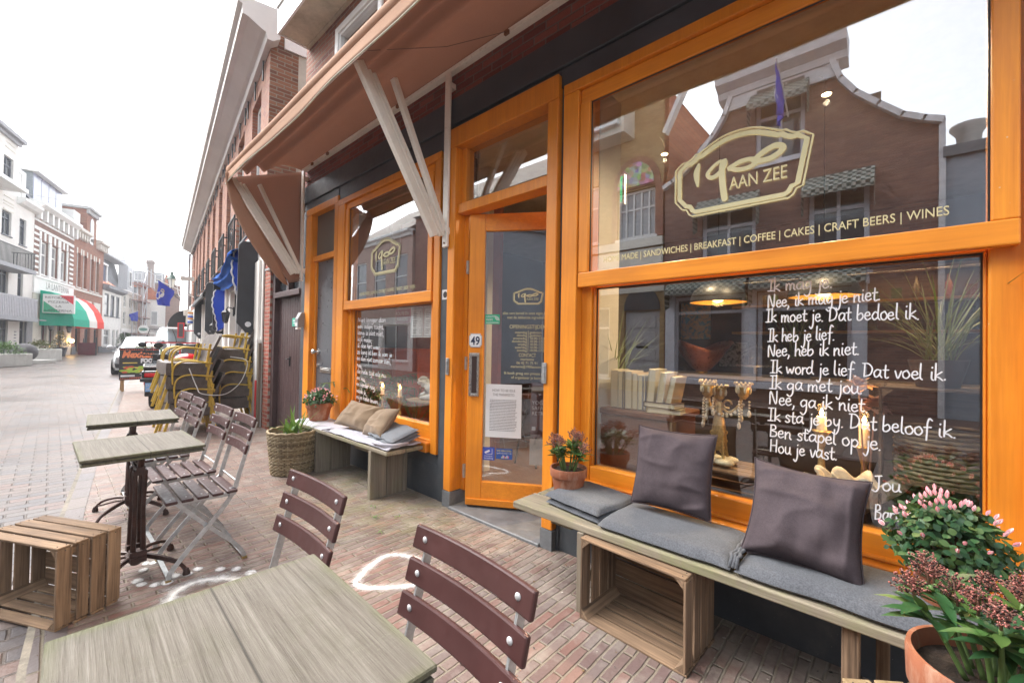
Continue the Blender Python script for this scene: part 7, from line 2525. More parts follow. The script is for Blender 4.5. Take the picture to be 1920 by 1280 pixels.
# yellow tiled house with arched window
t = thing('tiled_house', 'pale yellow brick house with arched stained window across the street', 'house', (0, OY - .02, 0), R(180))
b = MB(); b.wall(5.30, 9.0, 0, 9.6, [(5.55, 6.85, 4.95, 6.5), (5.45, 6.65, .35, 2.6), (7.2, 8.7, .4, 2.8), (7.6, 8.8, 5.0, 7.0)], 0, .2); b.build('wall', BRICK_YEL, t)
win(t, 5.55, 6.85, 4.95, 6.5, 0, WHITE, PANE_LT, 4, (.62,), .08, .15)
win(t, 7.6, 8.8, 5.0, 7.0, 0, WHITE, PANE_LT, 0, (.62,), .08, .15); win(t, 7.2, 8.7, .4, 2.8, 0, WHITE, PANE, 1, (.7,), .08, .15)
ARCH = lambda cx, z, r, n_=14: [(cx + r * math.cos(a * PI / n_), z + r * 1.25 * math.sin(a * PI / n_)) for a in range(n_ + 1)]
b = MB(); b.prism(ARCH(6.2, 6.55, .82), 'y', -.06, -.021); b.box(5.3, 5.55, -.05, -.001, 4.9, 6.55); b.box(6.85, 7.05, -.05, -.001, 4.9, 6.55); b.build('brick_arch', BRICK_RED, t)
n = NT('stained_glass'); v = n.vor(n.coord(), 7, out=1); n.P(color=n.mix(.5, v, (.35, .25, .12)), rough=.3)
b = MB(); b.prism(ARCH(6.2, 6.6, .62), 'y', -.10, -.061); b.build('arched_pane', n.mat, t)
b = MB(); b.prism(ARCH(6.05, 2.62, .62, 10), 'y', -.04, -.001); b.build('fan_light', PANE, t)
b = MB(); b.box(5.45, 6.65, .08, .14, .35, 2.6)
for z in (.5, 1.0, 1.55, 2.05):
    b.box(5.6, 6.5, .055, .079, z, z + .38)
dr = b.build('front_door', plain('grey_panel_door', (.42, .42, .43), .5), t, bevel=.01)
b = MB(); b.box(5.85, 6.25, .045, .054, 1.40, 1.47); b.build('letterbox', BLACK, dr)
b = MB(); b.box(5.3, 9.0, -.12, -.001, 4.6, 4.85); b.box(6.3, 8.2, -.7, 0, 8.2, 9.6); b.box(5.3, 9, -.06, -.001, 3.2, 4.55); b.build('stone_band', CREAM, t)
win(t, 6.5, 8.0, 8.5, 9.5, -.83, WHITE, PANE_LT, 1, (), .1, .12, name='bay_window')
b = MB(); b.prism([(5.28, 9.6), (7.2, 12.0), (9.1, 9.6)], 'y', .1, 8); b.box(5.3, 9.0, .35, 8, 0, 9.6); b.build('roof', ROOFORANGE, t)
b = MB(); b.bar((5.26, -.05, 8.0), (4.4, -.05, 9.7), .25, .12); b.bar((4.4, -.05, 9.7), (5.3, -.05, 11.6), .25, .12); b.build('gable_trim', WHITE, t)
# church-like brick building and corner house farther left
t = thing('brick_chapel', 'brown brick chapel front with pointed windows across the street', 'chapel', (0, OY - .1, 0), R(180))
b = MB(); b.wall(9.0, 18.6, 0, 8.0, [(14.3, 16.0, .3, 2.8)], 0, .2); b.build('wall', BRICK_LANT, t)
win(t, 14.3, 16.0, .3, 2.8, 0, WHITE, PANE, 2, (.75,), .1, .15)
for cx in (10.6, 12.2, 14.6, 16.8):
    b = MB(); b.prism([(cx - .5, 3.6), (cx + .5, 3.6), (cx + .5, 5.2), (cx + .3, 5.75), (cx, 6.1), (cx - .3, 5.75), (cx - .5, 5.2)], 'y', -.06, -.001); fr = b.build('window', STONEW, t)
    b = MB(); b.prism([(cx - .4, 3.7), (cx + .4, 3.7), (cx + .4, 5.2), (cx + .24, 5.65), (cx, 5.95), (cx - .24, 5.65), (cx - .4, 5.2)], 'y', -.08, -.061); b.build('pane', PANE, fr)
b = MB(); b.prism([(-.2, 8.0), (4, 11), (8, 8.0)], 'x', 9.0, 18.6); b.box(9.0, 18.6, .35, 8, 0, 8.0); b.build('roof', ROOFBROWN, t)
simple_house('corner_house', 'white corniced corner house with brown tiled roof across the street', (0, OY, 0), R(180), 18.7, 25.2, 7.4, plain('pale_pink_brick', (.42, .30, .25), .8), cols=3, rows=((3.9, 6.3),), roof=ROOFBROWN, ww=1.3, cornice=WHITE)
t = thing('grey_annex', 'low grey rendered annex beside the bell gabled house across the street', 'annex', (0, OY, 0), R(180))
b = MB(); b.wall(-8, -.73, 0, 5.5, [(-4.2, -3.0, .2, 2.6)], .0, .15); b.box(-8, -.73, .2, 6, 0, 5.5); b.build('wall', plain('blue_grey_render', (.30, .33, .37), .8, var=.12, scale=.8), t)
win(t, -4.2, -3.0, .2, 2.6, 0, HGREY, PANE, 0, (.8,), .1, .12)
b = MB(); b.box(-8, -.73, -.12, 6, 5.5, 5.72); b.build('roof_edge', ROOFGREY, t)
b = MB(); b.lathe([(.17, 0), (.2, .35), (.30, .5), (.30, .56), (0, .6)], (-1.15, .5, 5.72), 14); b.build('chimney_pot', plain('pale_chimney', (.5, .48, .45), .8), t, smooth=40)
# ------------------------------------------------------------------ inside the window
DKWOOD = wood('red_brown_chest_wood', (.10, .034, .016), (.20, .075, .034), 'x', .7, .35, contrast=.9, bump=.15, spec=.5)
t = thing('wooden_chest', 'red brown wooden chest behind the big window, carrying books', 'chest', (0, 0, 0))
b = MB(); b.box(-1.449, -.98, 2.47, 2.90, .441, .925); b.build('body', DKWOOD, t, bevel=.008)
b = MB(); b.box(-1.45, -.955, 2.455, 2.91, .926, .965); b.build('lid', DKWOOD, t, bevel=.008)
b = MB(); b.box(-.979, -.965, 2.46, 2.52, .441, .925); b.build('corner_batten', CRATEW_Z, t)
bk_c = [(.62, .55, .40), (.66, .60, .48), (.10, .09, .12), (.70, .60, .42), (.62, .48, .30), (.70, .68, .62), (.28, .32, .42), (.66, .58, .42), (.72, .70, .66), (.70, .50, .28)]
x = -1.40
labs = ['cream', 'ivory', 'slim dark', 'buff', 'tan', 'white', 'slate blue', 'yellowed', 'pale grey', 'orange tinted']
for i in range(10):
    w_ = [.05, .03, .012, .045, .035, .03, .016, .045, .04, .035][i]
    h = [.25, .245, .24, .245, .235, .225, .22, .265, .25, .23][i]
    t = thing('standing_book', f'{labs[i]} book upright on the chest, ' + ('first' if i == 0 else 'second third fourth fifth sixth seventh eighth ninth last'.split()[i - 1]) + ' in the row', 'book', (x + w_ / 2, 2.60, .966), 0, 'books upright on the chest', ry=R(0 if i < 7 else 4 * (i - 6)))
    m_ = plain('book_cover_' + 'abcdefghij'[i], tuple(v * (.9 if i % 2 else 1) for v in bk_c[i]), .7, var=.05)
    b = MB(); b.box(-w_ / 2, -w_ / 2 + .002, -.085, .085, 0, h); b.box(w_ / 2 - .002, w_ / 2, -.085, .085, 0, h); b.box(-w_ / 2 + .002, w_ / 2 - .002, .082, .085, 0, h); b.build('cover', m_, t)
    b = MB(); b.box(-w_ / 2 + .0021, w_ / 2 - .0021, -.080, .0815, .004, h - .004); b.build('pages', plain('old_paper', (.66, .57, .40), .9, var=.06), t)
    x += w_ + (.004 if i < 7 else .012)
for i, (lab, z, dx) in enumerate((('cream paged book lying flat at the end of the chest, lower one', .966, 0), ('dark covered book lying on another at the end of the chest', .998, -.015))):
    t = thing('lying_book', lab, 'book', (-1.04 + dx, 2.56, z), R(8 - 12 * i))
    b = MB(); b.box(-.10, .10, -.07, .07, 0, .003); b.box(-.10, .10, -.07, .07, .028, .031); b.box(-.10, -.097, -.07, .07, .003, .028); b.build('cover', plain('lying_cover_' + 'ab'[i], ((.55, .45, .25), (.10, .06, .05))[i], .5), t)
    b = MB(); b.box(-.0969, .096, -.066, .066, .0031, .0279); b.build('pages', bpy.data.materials['old_paper'], t)
def grass_pot(name, label, loc, r, h, basket, L, nl, seed, lm):
    t = thing(name, label, 'potted plant', loc)
    b = MB()
    if basket:
        for k in range(12):
            b.tube([((r + .005 * (-1) ** (i + k)) * math.cos(i * PI / 18), (r + .005 * (-1) ** (i + k)) * math.sin(i * PI / 18), .01 + k * h / 12) for i in range(36)], .009, 5, closed=True)
        b.lathe([(0, .01), (r - .01, .01), (r - .01, h - .03), (0, h - .03)], n=16)
        b.build('basket', WICK, t, smooth=True)
    else:
        b.lathe([(r * .7, 0), (r, h), (r * .9, h), (0, h - .03)], n=20); b.build('pot', plain('dark_pot', (.05, .04, .04), .5), t, smooth=40)
    b = MB(); rnd = random.Random(seed)
    for i in range(nl):
        d = rdir(rnd, 48, 88)
        leaf(b, Vector((rnd.uniform(-r, r) * .5, rnd.uniform(-r, r) * .5, h - .03)), d, Vector((0, 0, 1)), L * rnd.uniform(.5, 1.1), .0032, seg=6, curl=rnd.uniform(.05, .8))
    b.build('leaves', lm, t, smooth=True)
GRASSL = leafmat('reed_leaf', (.07, .11, .04), (.14, .19, .07), (.24, .27, .12), .6)
grass_pot('grass_basket', 'wicker basket of tall reed grass standing behind the books', (-1.55, 2.84, .966), .10, .17, True, .55, 60, 3, GRASSL)
# pendants, spots
def pendant(label, loc, r):
    t = thing('pendant_lamp', label, 'pendant lamp', loc, 0, 'black dome pendant lamps')
    b = MB(); P_ = [(r, 0), (r * .97, r * .2), (r * .86, r * .45), (r * .6, r * .66), (r * .25, r * .75), (.03, r * .78), (.03, r * .9), (0, r * .91)]
    b.lathe(P_, n=36); b.f = b.f[:-0 or None]; b.f = [f for f in b.f if len(f) < 30]; b.build('shade', BLACK, t, smooth=40)
    b = MB(); b.lathe([(r * .97, .006), (r * .95, r * .13), (r * .83, r * .32), (r * .58, r * .47), (0, r * .54)], n=36); b.f = [f for f in b.f if len(f) < 30]; b.build('gold_lining', plain('gold_lining_paint', (.85, .50, .12), .4, metal=.3), t, smooth=40)
    b = MB(); b.ball((0, 0, r * .22), .055, 12, 8); b.build('bulb', emit('warm_bulb', (1, .66, .28), 1.6), t, smooth=True)
    b = MB(); b.tube([(0, 0, r * .7), (0, 0, 3.3 - loc[2])], .003, 5); b.build('cable', BLACK, t)
    l = bpy.data.lights.new('pendant_glow', 'POINT'); l.energy = 2.2; l.color = (1, .62, .28); l.shadow_soft_size = .05
    lo = bpy.data.objects.new('pendant_glow', l); COL.objects.link(lo); lo.parent = t; lo.location = (0, 0, r * .05)
pendant('black dome pendant lamp with golden lining, nearer the chest', (-1.20, 4.1, 1.79), .24)
pendant('black dome pendant lamp with golden lining, over the dark counter', (-.42, 4.1, 1.79), .24)
def spot(label, loc):
    t = thing('ceiling_spot', label, 'spotlight', loc, 0, 'warm ceiling spotlights')
    b = MB(); b.lathe([(.032, -.010), (.035, .006), (.015, .016), (0, .018)], n=16); b.tube([(0, 0, .03), (-.02, .0, .12), (-.05, .0, 3.3 - loc[2])], .004, 5); b.build('housing', ALU, t, smooth=40)
    b = MB(); b.ball((0, 0, -.010), .028, 12, 6, sq=(1, 1, .25)); b.build('lens', emit('spot_glow', (1, .74, .38), 9), t, smooth=True)
    l = bpy.data.lights.new('spot_glow', 'SPOT'); l.energy = 70; l.color = (1, .74, .44); l.shadow_soft_size = .018; l.spot_size = R(120); l.spot_blend = .6
    lo = bpy.data.objects.new('spot_glow', l); COL.objects.link(lo); lo.parent = t; lo.location = (0, 0, -.06); lo.rotation_euler = (R(-22), 0, 0)
spot('warm round ceiling spot seen high in the big window, above the roofline reflection', (-.36, 3.6, 3.16))
spot('warm round ceiling spot seen in the big window beside the lettered plaque', (-1.55, 3.7, 3.13))
# counter & shelves
t = thing('bar_counter', 'dark counter with pale top at the back of the cafe', 'counter', (0, 0, 0))
b = MB(); b.box(-2.2, 1.4, 5.0, 5.5, .03, 1.05); b.build('front', plain('black_counter_front', (.02, .02, .024), .4), t)
b = MB(); b.box(-2.25, 1.45, 4.95, 5.55, 1.051, 1.09); b.build('worktop', plain('pale_worktop', (.45, .42, .36), .4), t)
t = thing('wall_shelf', 'lit wooden wall shelves with bottles and boxes behind the counter', 'shelf', (0, 0, 0))
SHW = wood('warm_shelf_wood', (.32, .17, .07), (.48, .29, .13), 'x', .7, .5)
b = MB()
for z in (1.62, 2.02, 2.42):
    b.box(-1.9, 1.2, 7.2, 7.5, z, z + .035)
b.build('board', SHW, t)
l = bpy.data.lights.new('shelf_glow', 'AREA'); l.energy = 3.5; l.color = (1, .6, .26); l.shape = 'RECTANGLE'; l.size = 3; l.size_y = .05
lo = bpy.data.objects.new('shelf_glow', l); COL.objects.link(lo); lo.parent = t; lo.location = (-.3, 7.15, 2.40)
rnd = random.Random(5)
for sh, z in enumerate((1.656, 2.056)):
    for i in range(13):
        xx = -1.75 + i * .22 + rnd.uniform(-.04, .04)
        kind = rnd.choice(('bottle', 'jar', 'box'))
        where = f'{"first second third fourth fifth sixth seventh eighth ninth tenth eleventh twelfth last".split()[i]} from the left on the {"lower" if sh == 0 else "upper"} back shelf'
        colr = rnd.choice(((.12, .05, .02), (.05, .08, .04), (.10, .08, .06), (.2, .07, .03)))
        b = MB()
        if kind == 'bottle':
            b.lathe([(.035, 0), (.036, .17), (.014, .22), (.014, .28), (0, .28)], n=12)
        elif kind == 'jar':
            b.lathe([(.05, 0), (.055, .1), (.045, .13), (.047, .15), (0, .15)], n=12)
        else:
            b.box(-.05, .05, -.05, .05, 0, .14)
        o = b.build('shelf_' + kind, plain('shelf_ware_' + 'abcd'[[(.12, .05, .02), (.05, .08, .04), (.10, .08, .06), (.2, .07, .03)].index(colr)], colr, .25) if ('shelf_ware_' + 'abcd'[[(.12, .05, .02), (.05, .08, .04), (.10, .08, .06), (.2, .07, .03)].index(colr)]) not in bpy.data.materials else bpy.data.materials['shelf_ware_' + 'abcd'[[(.12, .05, .02), (.05, .08, .04), (.10, .08, .06), (.2, .07, .03)].index(colr)]], None, smooth=40 if kind != 'box' else False)
        o.location = (xx, 7.34, z)
        tag(o, f'small {kind} {where}', kind, 'wares on the back shelves')
# candelabra
BRASS = plain('antique_brass', (.48, .34, .14), .38, metal=.75, var=.35, scale=40)
SHELLM = plain('mother_of_pearl', (.62, .55, .38), .3, var=.25, scale=20, coat=.3)
CRYST = plain('crystal_bead', (.60, .54, .42), .12, var=.3, coat=.8)
t = thing('candelabra', 'ornate brass three armed candelabra hung with crystal beads in the window', 'candelabra', (-.755, 2.62, .70))
b = MB()
b.lathe([(.03, .08), (.044, .14), (.034, .24), (.02, .30), (.024, .35), (0, .37)], n=12)
for a0 in (0, 120, 240):
    a = R(a0 + 10)
    u = Vector((math.cos(a), math.sin(a) * .6, 0))
    b.tube(spline([Vector((0, 0, .34)), u * .05 + Vector((0, 0, .30)), u * .10 + Vector((0, 0, .34)), u * .115 + Vector((0, 0, .39))], 6), .008, 6)
    b.tube([u * (.045 + .022 * math.cos(k * PI / 6)) + Vector((0, 0, .345 + .022 * math.sin(k * PI / 6))) for k in range(11)], .006, 5)
for k in range(4):
    a = R(45 + 90 * k)
    b.tube(spline([Vector((.02 * math.cos(a), .02 * math.sin(a), .25)), Vector((.036 * math.cos(a), .036 * math.sin(a), .15)), Vector((.05 * math.cos(a), .05 * math.sin(a), .05)), Vector((.075 * math.cos(a), .075 * math.sin(a), .02))], 6), .009, 6)
    for z in (.08, .13, .18):
        b.tube([Vector((.038 * math.cos(a), .038 * math.sin(a), z)) + Vector((.011 * math.cos(q * PI / 5), 0, .011 * math.sin(q * PI / 5))) for q in range(10)], .004, 4, closed=True)
b.build('stem', BRASS, t, smooth=True)
cups = [Vector((0, 0, .36))] + [Vector((math.cos(R(a0 + 10)) * .125, math.sin(R(a0 + 10)) * .075, .38)) for a0 in (0, 120, 240)]
for c_ in cups:
    b = MB()
    b.lathe([(.012, 0), (.028, .02), (.034, .06), (.044, .085), (.040, .084), (.03, .06), (.01, .02)], c_, 12)
    for k in range(12):
        a = k * PI / 6
        b.ball(c_ + Vector((.044 * math.cos(a), .044 * math.sin(a), .09)), .008, 6, 4)
    cu_ = b.build('cup', BRASS, t, smooth=True)
    b = MB()
    for k in range(6):
        a = k * PI / 3
        b.ball(c_ + Vector((.034 * math.cos(a), .034 * math.sin(a), .052)), .014, 8, 6, sq=(.6, .6, 1.5))
    b.build('shell_inlay', SHELLM, cu_, smooth=True)
b = MB()
for k in range(4):
    a = R(45 + 90 * k)
    b.ball((.062 * math.cos(a), .062 * math.sin(a), .022), .055, 12, 6, sq=(1, .8, .35))
b.build('shell_base', SHELLM, t, smooth=True)
b = MB()
for c0, c1 in zip(cups[1:], cups[2:] + cups[1:2]):
    for i in range(10):
        f_ = i / 9
        p = c0.lerp(c1, f_); p.z -= .03 + .07 * math.sin(f_ * PI)
        b.ball(p, .009, 7, 5)
for c_ in cups[1:]:
    for k in range(3):
        for i in range(5 + k * 2):
            b.ball(c_ + Vector((.03 * math.cos(k * 2.1), .03 * math.sin(k * 2.1), -.012 - i * .017)), .007 if i < 4 + k * 2 else .011, 6, 5, sq=(1, 1, 1 if i < 4 + k * 2 else 1.8))
b.build('crystal_beads', CRYST, t, smooth=True)
crate('display_crate', 'weathered crate carrying the candelabra inside the big window', (-.93, 2.47, .441), 0, .44, .34, .255, CRATEW, CRATEW_Z)
crate('display_crate', 'tall dark wooden crate at the right side of the big window holding a basket', (-.055, 2.50, .441), 0, .42, .34, .765, wood('dark_crate_wood', (.06, .04, .028), (.15, .10, .07), 'x', .9, .8), wood('dark_crate_upright', (.06, .04, .028), (.16, .11, .075), 'z', .9, .8))
t = thing('bread_basket', 'woven orange brown basket lying in the tall dark crate', 'basket', (.16, 2.66, .80))
b = MB()
for k in range(12):
    b.tube([((.155 + .006 * (-1) ** (i + k)) * math.cos(i * PI / 16), (.12 + .006 * (-1) ** (i + k)) * math.sin(i * PI / 16), .01 + k * .019) for i in range(32)], .009, 5, closed=True)
b.build('weave', WICK, t, smooth=True)
b = MB(); b.box(-.16, .16, -.13, .13, -.016, -.001); b.build('base', CRATEW, t)
grass_pot('reed_pot', 'dark pot of tall green reeds on top of the tall crate', (.14, 2.66, 1.207), .10, .12, False, .5, 70, 8, GRASSL)
grass_pot('reed_pot', 'dark pot of drooping reeds on the counter behind the handwriting', (-.75, 5.2, 1.092), .16, .2, False, .75, 50, 14, GRASSL)
SHELLW = plain('ruffled_white_shell', (.62, .56, .44), .55, var=.25, scale=9, bump=.4)
t = thing('shell_sculpture', 'ruffled white shell sculpture on a stone foot inside the window', 'sculpture', (-.17, 2.57, .441))
b = MB()
def sh(u, v, q):
    a = u * 2 * PI
    r = (.05 + .10 * v) * (1 + .16 * math.sin(a * 9 + q) * v + .12 * nz(math.cos(a) * 2, math.sin(a) * 2, q + v * 2))
    return (q * .045 + r * 1.05 * math.cos(a), -.02 * q + r * .55 * math.sin(a), .14 + .05 * q + .14 * v + .022 * math.sin(a * 9 + q + 1) * v)
for q in (0.0, 1.0, -1.0):
    b.grid(lambda u, v: sh(u, v, q), 72, 8, closed_u=True)
b.build('shell', SHELLW, t, smooth=True).modifiers.new('solid', 'SOLIDIFY').thickness = .006
b = MB(); b.lathe([(.09, 0), (.08, .05), (.055, .12), (.075, .2), (0, .22)], n=20); b.build('foot', plain('grey_stone_foot', (.36, .34, .31), .7, var=.3, scale=10), t, smooth=True)
ROSE = plain('dusty_rose_petal', (.42, .24, .17), .8, var=.3, scale=30)
t = thing('dried_roses', 'two dusty pink paper roses on stems behind the handwriting', 'flowers', (-.10, 2.66, .60))
rnd = random.Random(6)
b = MB()
for c_ in (Vector((-.03, 0, .58)), Vector((.03, -.02, .49))):
    b.tube([Vector((0, 0, 0)), c_], .004, 5)
s_ = b.build('stems', STEMRED, t)
for c_ in (Vector((-.03, 0, .58)), Vector((.03, -.02, .49))):
    b = MB()
    for i in range(34):
        d = rdir(rnd, -20, 85)
        leaf(b, c_ + d * .018, (d + Vector((0, 0, .3))).normalized(), -d + Vector((.01, 0, 1)), .05 * rnd.uniform(.6, 1.1), .022, seg=3, fold=.3, curl=.5)
    b.build('rose_head', ROSE, t, smooth=True)
b = MB(); b.lathe([(.05, -.159), (.06, -.05), (.04, .03), (.05, .06), (0, .02)], n=16); b.build('vase', plain('brown_vase', (.18, .11, .07), .4), t, smooth=True)
def candle(label, loc, h=.09, holder=True):
    t = thing('lit_candle', label, 'candle', loc, 0, 'lit candles in the windows')
    b = MB(); b.lathe([(.022, 0), (.022, h), (.015, h + .002), (0, h - .004)], n=14); b.build('wax', plain('ivory_wax', (.74, .68, .52), .5), t, smooth=40)
    b = MB(); b.lathe([(0, 0), (.008, .008), (.009, .018), (.003, .034), (0, .04)], (0, 0, h + .004), 8); b.build('flame', emit('candle_flame', (1, .55, .15), 40), t, smooth=True)
    if holder:
        b = MB(); b.lathe([(.05, -.26), (.02, -.24), (.012, -.10), (.03, -.02), (.045, -.004), (.02, -.001), (0, -.001)], n=16); b.build('holder', BRASS, t, smooth=True)
    l = bpy.data.lights.new('candle_glow', 'POINT'); l.energy = 1.2; l.color = (1, .5, .16); l.shadow_soft_size = .02
    lo = bpy.data.objects.new('candle_glow', l); COL.objects.link(lo); lo.parent = t; lo.location = (0, -.03, h + .05)
candle('lit candle behind the handwriting, left of the shell sculpture', (-.285, 2.74, .945), .07)
candle('lit white candle beside the tall dark crate', (-.115, 2.80, .88), .11)
candle('lit candle low in the small window, left of the pair', (-4.43, 2.62, .78), .08)
candle('lit candle low in the small window, right of the pair', (-4.13, 2.66, .78), .08)
t = thing('candle_table', 'small dark side table inside carrying candles behind the shell sculpture', 'table', (-.2, 2.77, 0))
b = MB(); b.box(-.16, .16, -.1, .14, .59, .615); b.build('tabletop', DKWOOD, t)
b = MB(); b.tube([(0, 0, .441), (0, 0, .59)], .03, 8); b.build('leg', DKWOOD, t)
t = thing('candle_table', 'low dark table inside the small window carrying two candles', 'table', (-4.28, 2.65, 0))
b = MB(); b.box(-.35, .3, -.12, .16, .495, .519); b.build('tabletop', DKWOOD, t)
b = MB(); b.tube([(0, 0, .441), (0, 0, .495)], .04, 8); b.build('leg', DKWOOD, t)
t = thing('bar_stool', 'tall black metal bar stool standing inside the cafe door', 'bar stool', (-3.05, 3.75, .03))
b = MB()
for k in range(4):
    a = R(45 + 90 * k)
    b.tube([(.10 * math.cos(a), .10 * math.sin(a), .74), (.22 * math.cos(a), .22 * math.sin(a), 0)], .012, 6)
b.tube([(.17 * math.cos(k * PI / 8), .17 * math.sin(k * PI / 8), .28) for k in range(16)], .008, 5, closed=True)
b.build('legs_frame', BLACK, t)
b = MB(); b.lathe([(0, .74), (.15, .74), (.17, .76), (.16, .79), (0, .795)], n=20); b.build('seat', DKWOOD, t, smooth=40)
t = thing('picture_frame', 'small gilt framed dark picture on the far wall behind the door glass', 'picture', (-5.1, 7.49, 1.9))
b = MB(); b.box(-.35, .35, -.02, 0, 0, .9); b.build('canvas', plain('dark_canvas', (.06, .04, .03), .5, var=.5, scale=3), t)
b = MB()
for q in ((-.42, .42, -.07, 0), (-.42, .42, .9, .97)):
    b.box(q[0], q[1], -.04, 0, q[2], q[3])
b.box(-.42, -.35, -.04, 0, 0, .9); b.box(.35, .42, -.04, 0, 0, .9)
b.build('frame', BRASS, t)
# glass dome and copper cloth on the counter, posters on the back wall
t = thing('cake_dome', 'clear glass cake dome on a stand on the counter', 'cake stand', (-1.12, 5.15, 1.091))
b = MB(); b.lathe([(.07, 0), (.02, .02), (.02, .09), (.19, .10), (.19, .115), (0, .115)], n=26); b.build('stand', CHROME, t, smooth=40)
b = MB(); b.lathe([(.17, .116), (.17, .18), (.13, .27), (.05, .315), (.02, .32), (.02, .35), (0, .36)], n=26); b.build('dome', CLEARGLASS, t, smooth=40)
t = thing('copper_bowl', 'large crumpled copper coloured bowl standing on the counter', 'bowl', (-1.68, 5.15, 1.091))
b = MB(); b.grid(lambda u, v: ((.05 + .25 * v) * (1 + .15 * math.sin(u * 2 * PI * 3) * v) * math.cos(u * 2 * PI), (.05 + .22 * v) * math.sin(u * 2 * PI), .02 + .30 * v ** 1.5 + .06 * math.sin(u * 2 * PI * 2) * v), 40, 8, closed_u=True)
b.build('bowl', plain('copper', (.45, .17, .08), .35, metal=.7, var=.3), t, smooth=True).modifiers.new('solid', 'SOLIDIFY').thickness = .008
b = MB(); b.lathe([(.07, 0), (.06, .03), (0, .03)], n=16); b.build('foot', BRASS, t)
def poster(label, loc, w_, h_, c1, c2, rot=0, cat='poster', name='poster', seed=1, y=0.0):
    t = thing(name, label, cat, loc, rot)
    n = NT(name + '_print'); f = n.noise(n.coord(), 5 / max(w_, .1), 3, .5, 1.0); n.P(color=n.ramp(f, [(.35, c1), (.5, c2), (.62, c1)]), rough=.5)
    b = MB(); b.box(-w_ / 2, w_ / 2, -.003, 0, 0, h_); b.build('print', n.mat, t)
    b = MB()
    for a in ((-w_ / 2 - .012, w_ / 2 + .012, -.012, 0), (-w_ / 2 - .012, w_ / 2 + .012, h_, h_ + .012)):
        b.box(a[0], a[1], -.008, .002, a[2], a[3])
    b.box(-w_ / 2 - .012, -w_ / 2, -.008, .002, 0, h_); b.box(w_ / 2, w_ / 2 + .012, -.008, .002, 0, h_)
    b.build('frame', BLACK, t)
    return t
poster('blue framed poster on the back wall above the copper bowl', (-2.55, 7.49, 1.55), .5, .62, (.10, .28, .42), (.55, .4, .28))
poster('dark framed poster with pale figure on the back wall beside the blue one', (-1.85 - .1, 7.49, 1.1), .42, .4, (.05, .05, .05), (.4, .38, .34))
# small window: shelf with plaster cherub, palms, menu sheets, pink sign
t = thing('bracket_shelf', 'small pale wooden shelf inside the small window', 'shelf', (-3.62, 2.70, .77))
b = MB(); b.box(-.17, .42, -.18, .15, 0, .028); b.build('board', PALEW, t, bevel=.003)
b = MB(); b.prism([(.15, -.001), (.15, -.3), (.10, -.3), (-.1, -.001)], 'x', .36, .40); b.build('bracket', PALEW, t)
PLAST = plain('white_plaster', (.66, .66, .63), .8, var=.12, scale=12, bump=.3)
t = thing('cherub_figurine', 'white plaster sleeping cherub figurine on the small shelf', 'figurine', (-3.52, 2.68, .80), R(0))
b = MB()     # curled body, one continuous skinned surface
me = bpy.data.meshes.new('body')
vsk = [((0, 0, .06), .06), ((.07, 0, .09), .055), ((-.07, 0, .10), .05), ((-.12, -.01, .13), .028), ((-.155, -.015, .155), .052), ((-.19, -.02, .16), .04), ((.12, -.03, .05), .045), ((.05, -.10, .035), .034), ((-.02, -.13, .025), .022), ((-.06, -.14, .02), .018), ((-.06, -.07, .06), .026), ((-.13, -.09, .035), .02), ((.10, .05, .05), .042), ((.03, .10, .03), .03)]
me.from_pydata([v[0] for v in vsk], [(0, 1), (0, 2), (2, 3), (3, 4), (4, 5), (1, 6), (6, 7), (7, 8), (8, 9), (2, 10), (10, 11), (1, 12), (12, 13)], [])
cb = bpy.data.objects.new('body', me); COL.objects.link(cb); cb.parent = t; me.materials.append(PLAST)
sk = cb.modifiers.new('skin', 'SKIN')
for i, v in enumerate(vsk):
    me.skin_vertices[0].data[i].radius = (v[1], v[1])
me.skin_vertices[0].data[0].use_root = True
sk.use_smooth_shade = True
cb.modifiers.new('sub', 'SUBSURF').render_levels = 2
b = MB()
for i in range(40):
    d = rdir(random, -20, 90); b.ball((-.172 + d.x * .055, -.018 + d.y * .05, .168 + d.z * .05), .014, 6, 5)
b.build('curls', PLAST, t, smooth=True)
for sx in (-1, 1):
    b = MB()
    for k in range(6):
        leaf(b, Vector((.02, .03 * sx, .12)), Vector((.3 + .12 * k, .25 * sx, 1.1 - .22 * k)), Vector((0, sx, .2)), .13 - .006 * k, .02, seg=4, fold=.2, curl=.3)
    w__ = b.build('wing', PLAST, t, smooth=True); w__.modifiers.new('solid', 'SOLIDIFY').thickness = .008
PALML = leafmat('palm_leaflet', (.025, .08, .025), (.05, .14, .035), (.10, .2, .05), .45)
def palm(label, loc, h, n_, seed):
    t = thing('indoor_palm', label, 'palm', loc)
    b = MB(); b.lathe([(.13, 0), (.17, .26), (.15, .26), (0, .23)], n=18); b.build('pot', TERRA, t, smooth=40)
    bl, bs = MB(), MB(); rnd = random.Random(seed)
    for i in range(n_):
        a, e = rnd.uniform(0, 6.28), R(rnd.uniform(40, 80))
        L = h * rnd.uniform(.7, 1.05)
        P_ = spline([Vector((0, 0, .22)), Vector((math.cos(a) * math.cos(e) * L * .5, math.sin(a) * math.cos(e) * L * .5, .22 + math.sin(e) * L * .6)), Vector((math.cos(a) * L * .75, math.sin(a) * L * .75, .22 + math.sin(e) * L * .62))], 9)
        bs.tube(P_, .005, 4)
        for j in range(4, len(P_) - 1):
            d = (P_[j + 1] - P_[j]).normalized()
            sd_ = d.cross(Vector((0, 0, 1))).normalized()
            for s_ in (-1, 1):
                leaf(bl, P_[j], (sd_ * s_ + d * .7 + Vector((0, 0, -.25))).normalized(), Vector((0, 0, 1)), .20 * (1 - .5 * j / len(P_)), .008, seg=3, curl=.3)
    bs.build('stalks', STEM, t); bl.build('fronds', PALML, t)
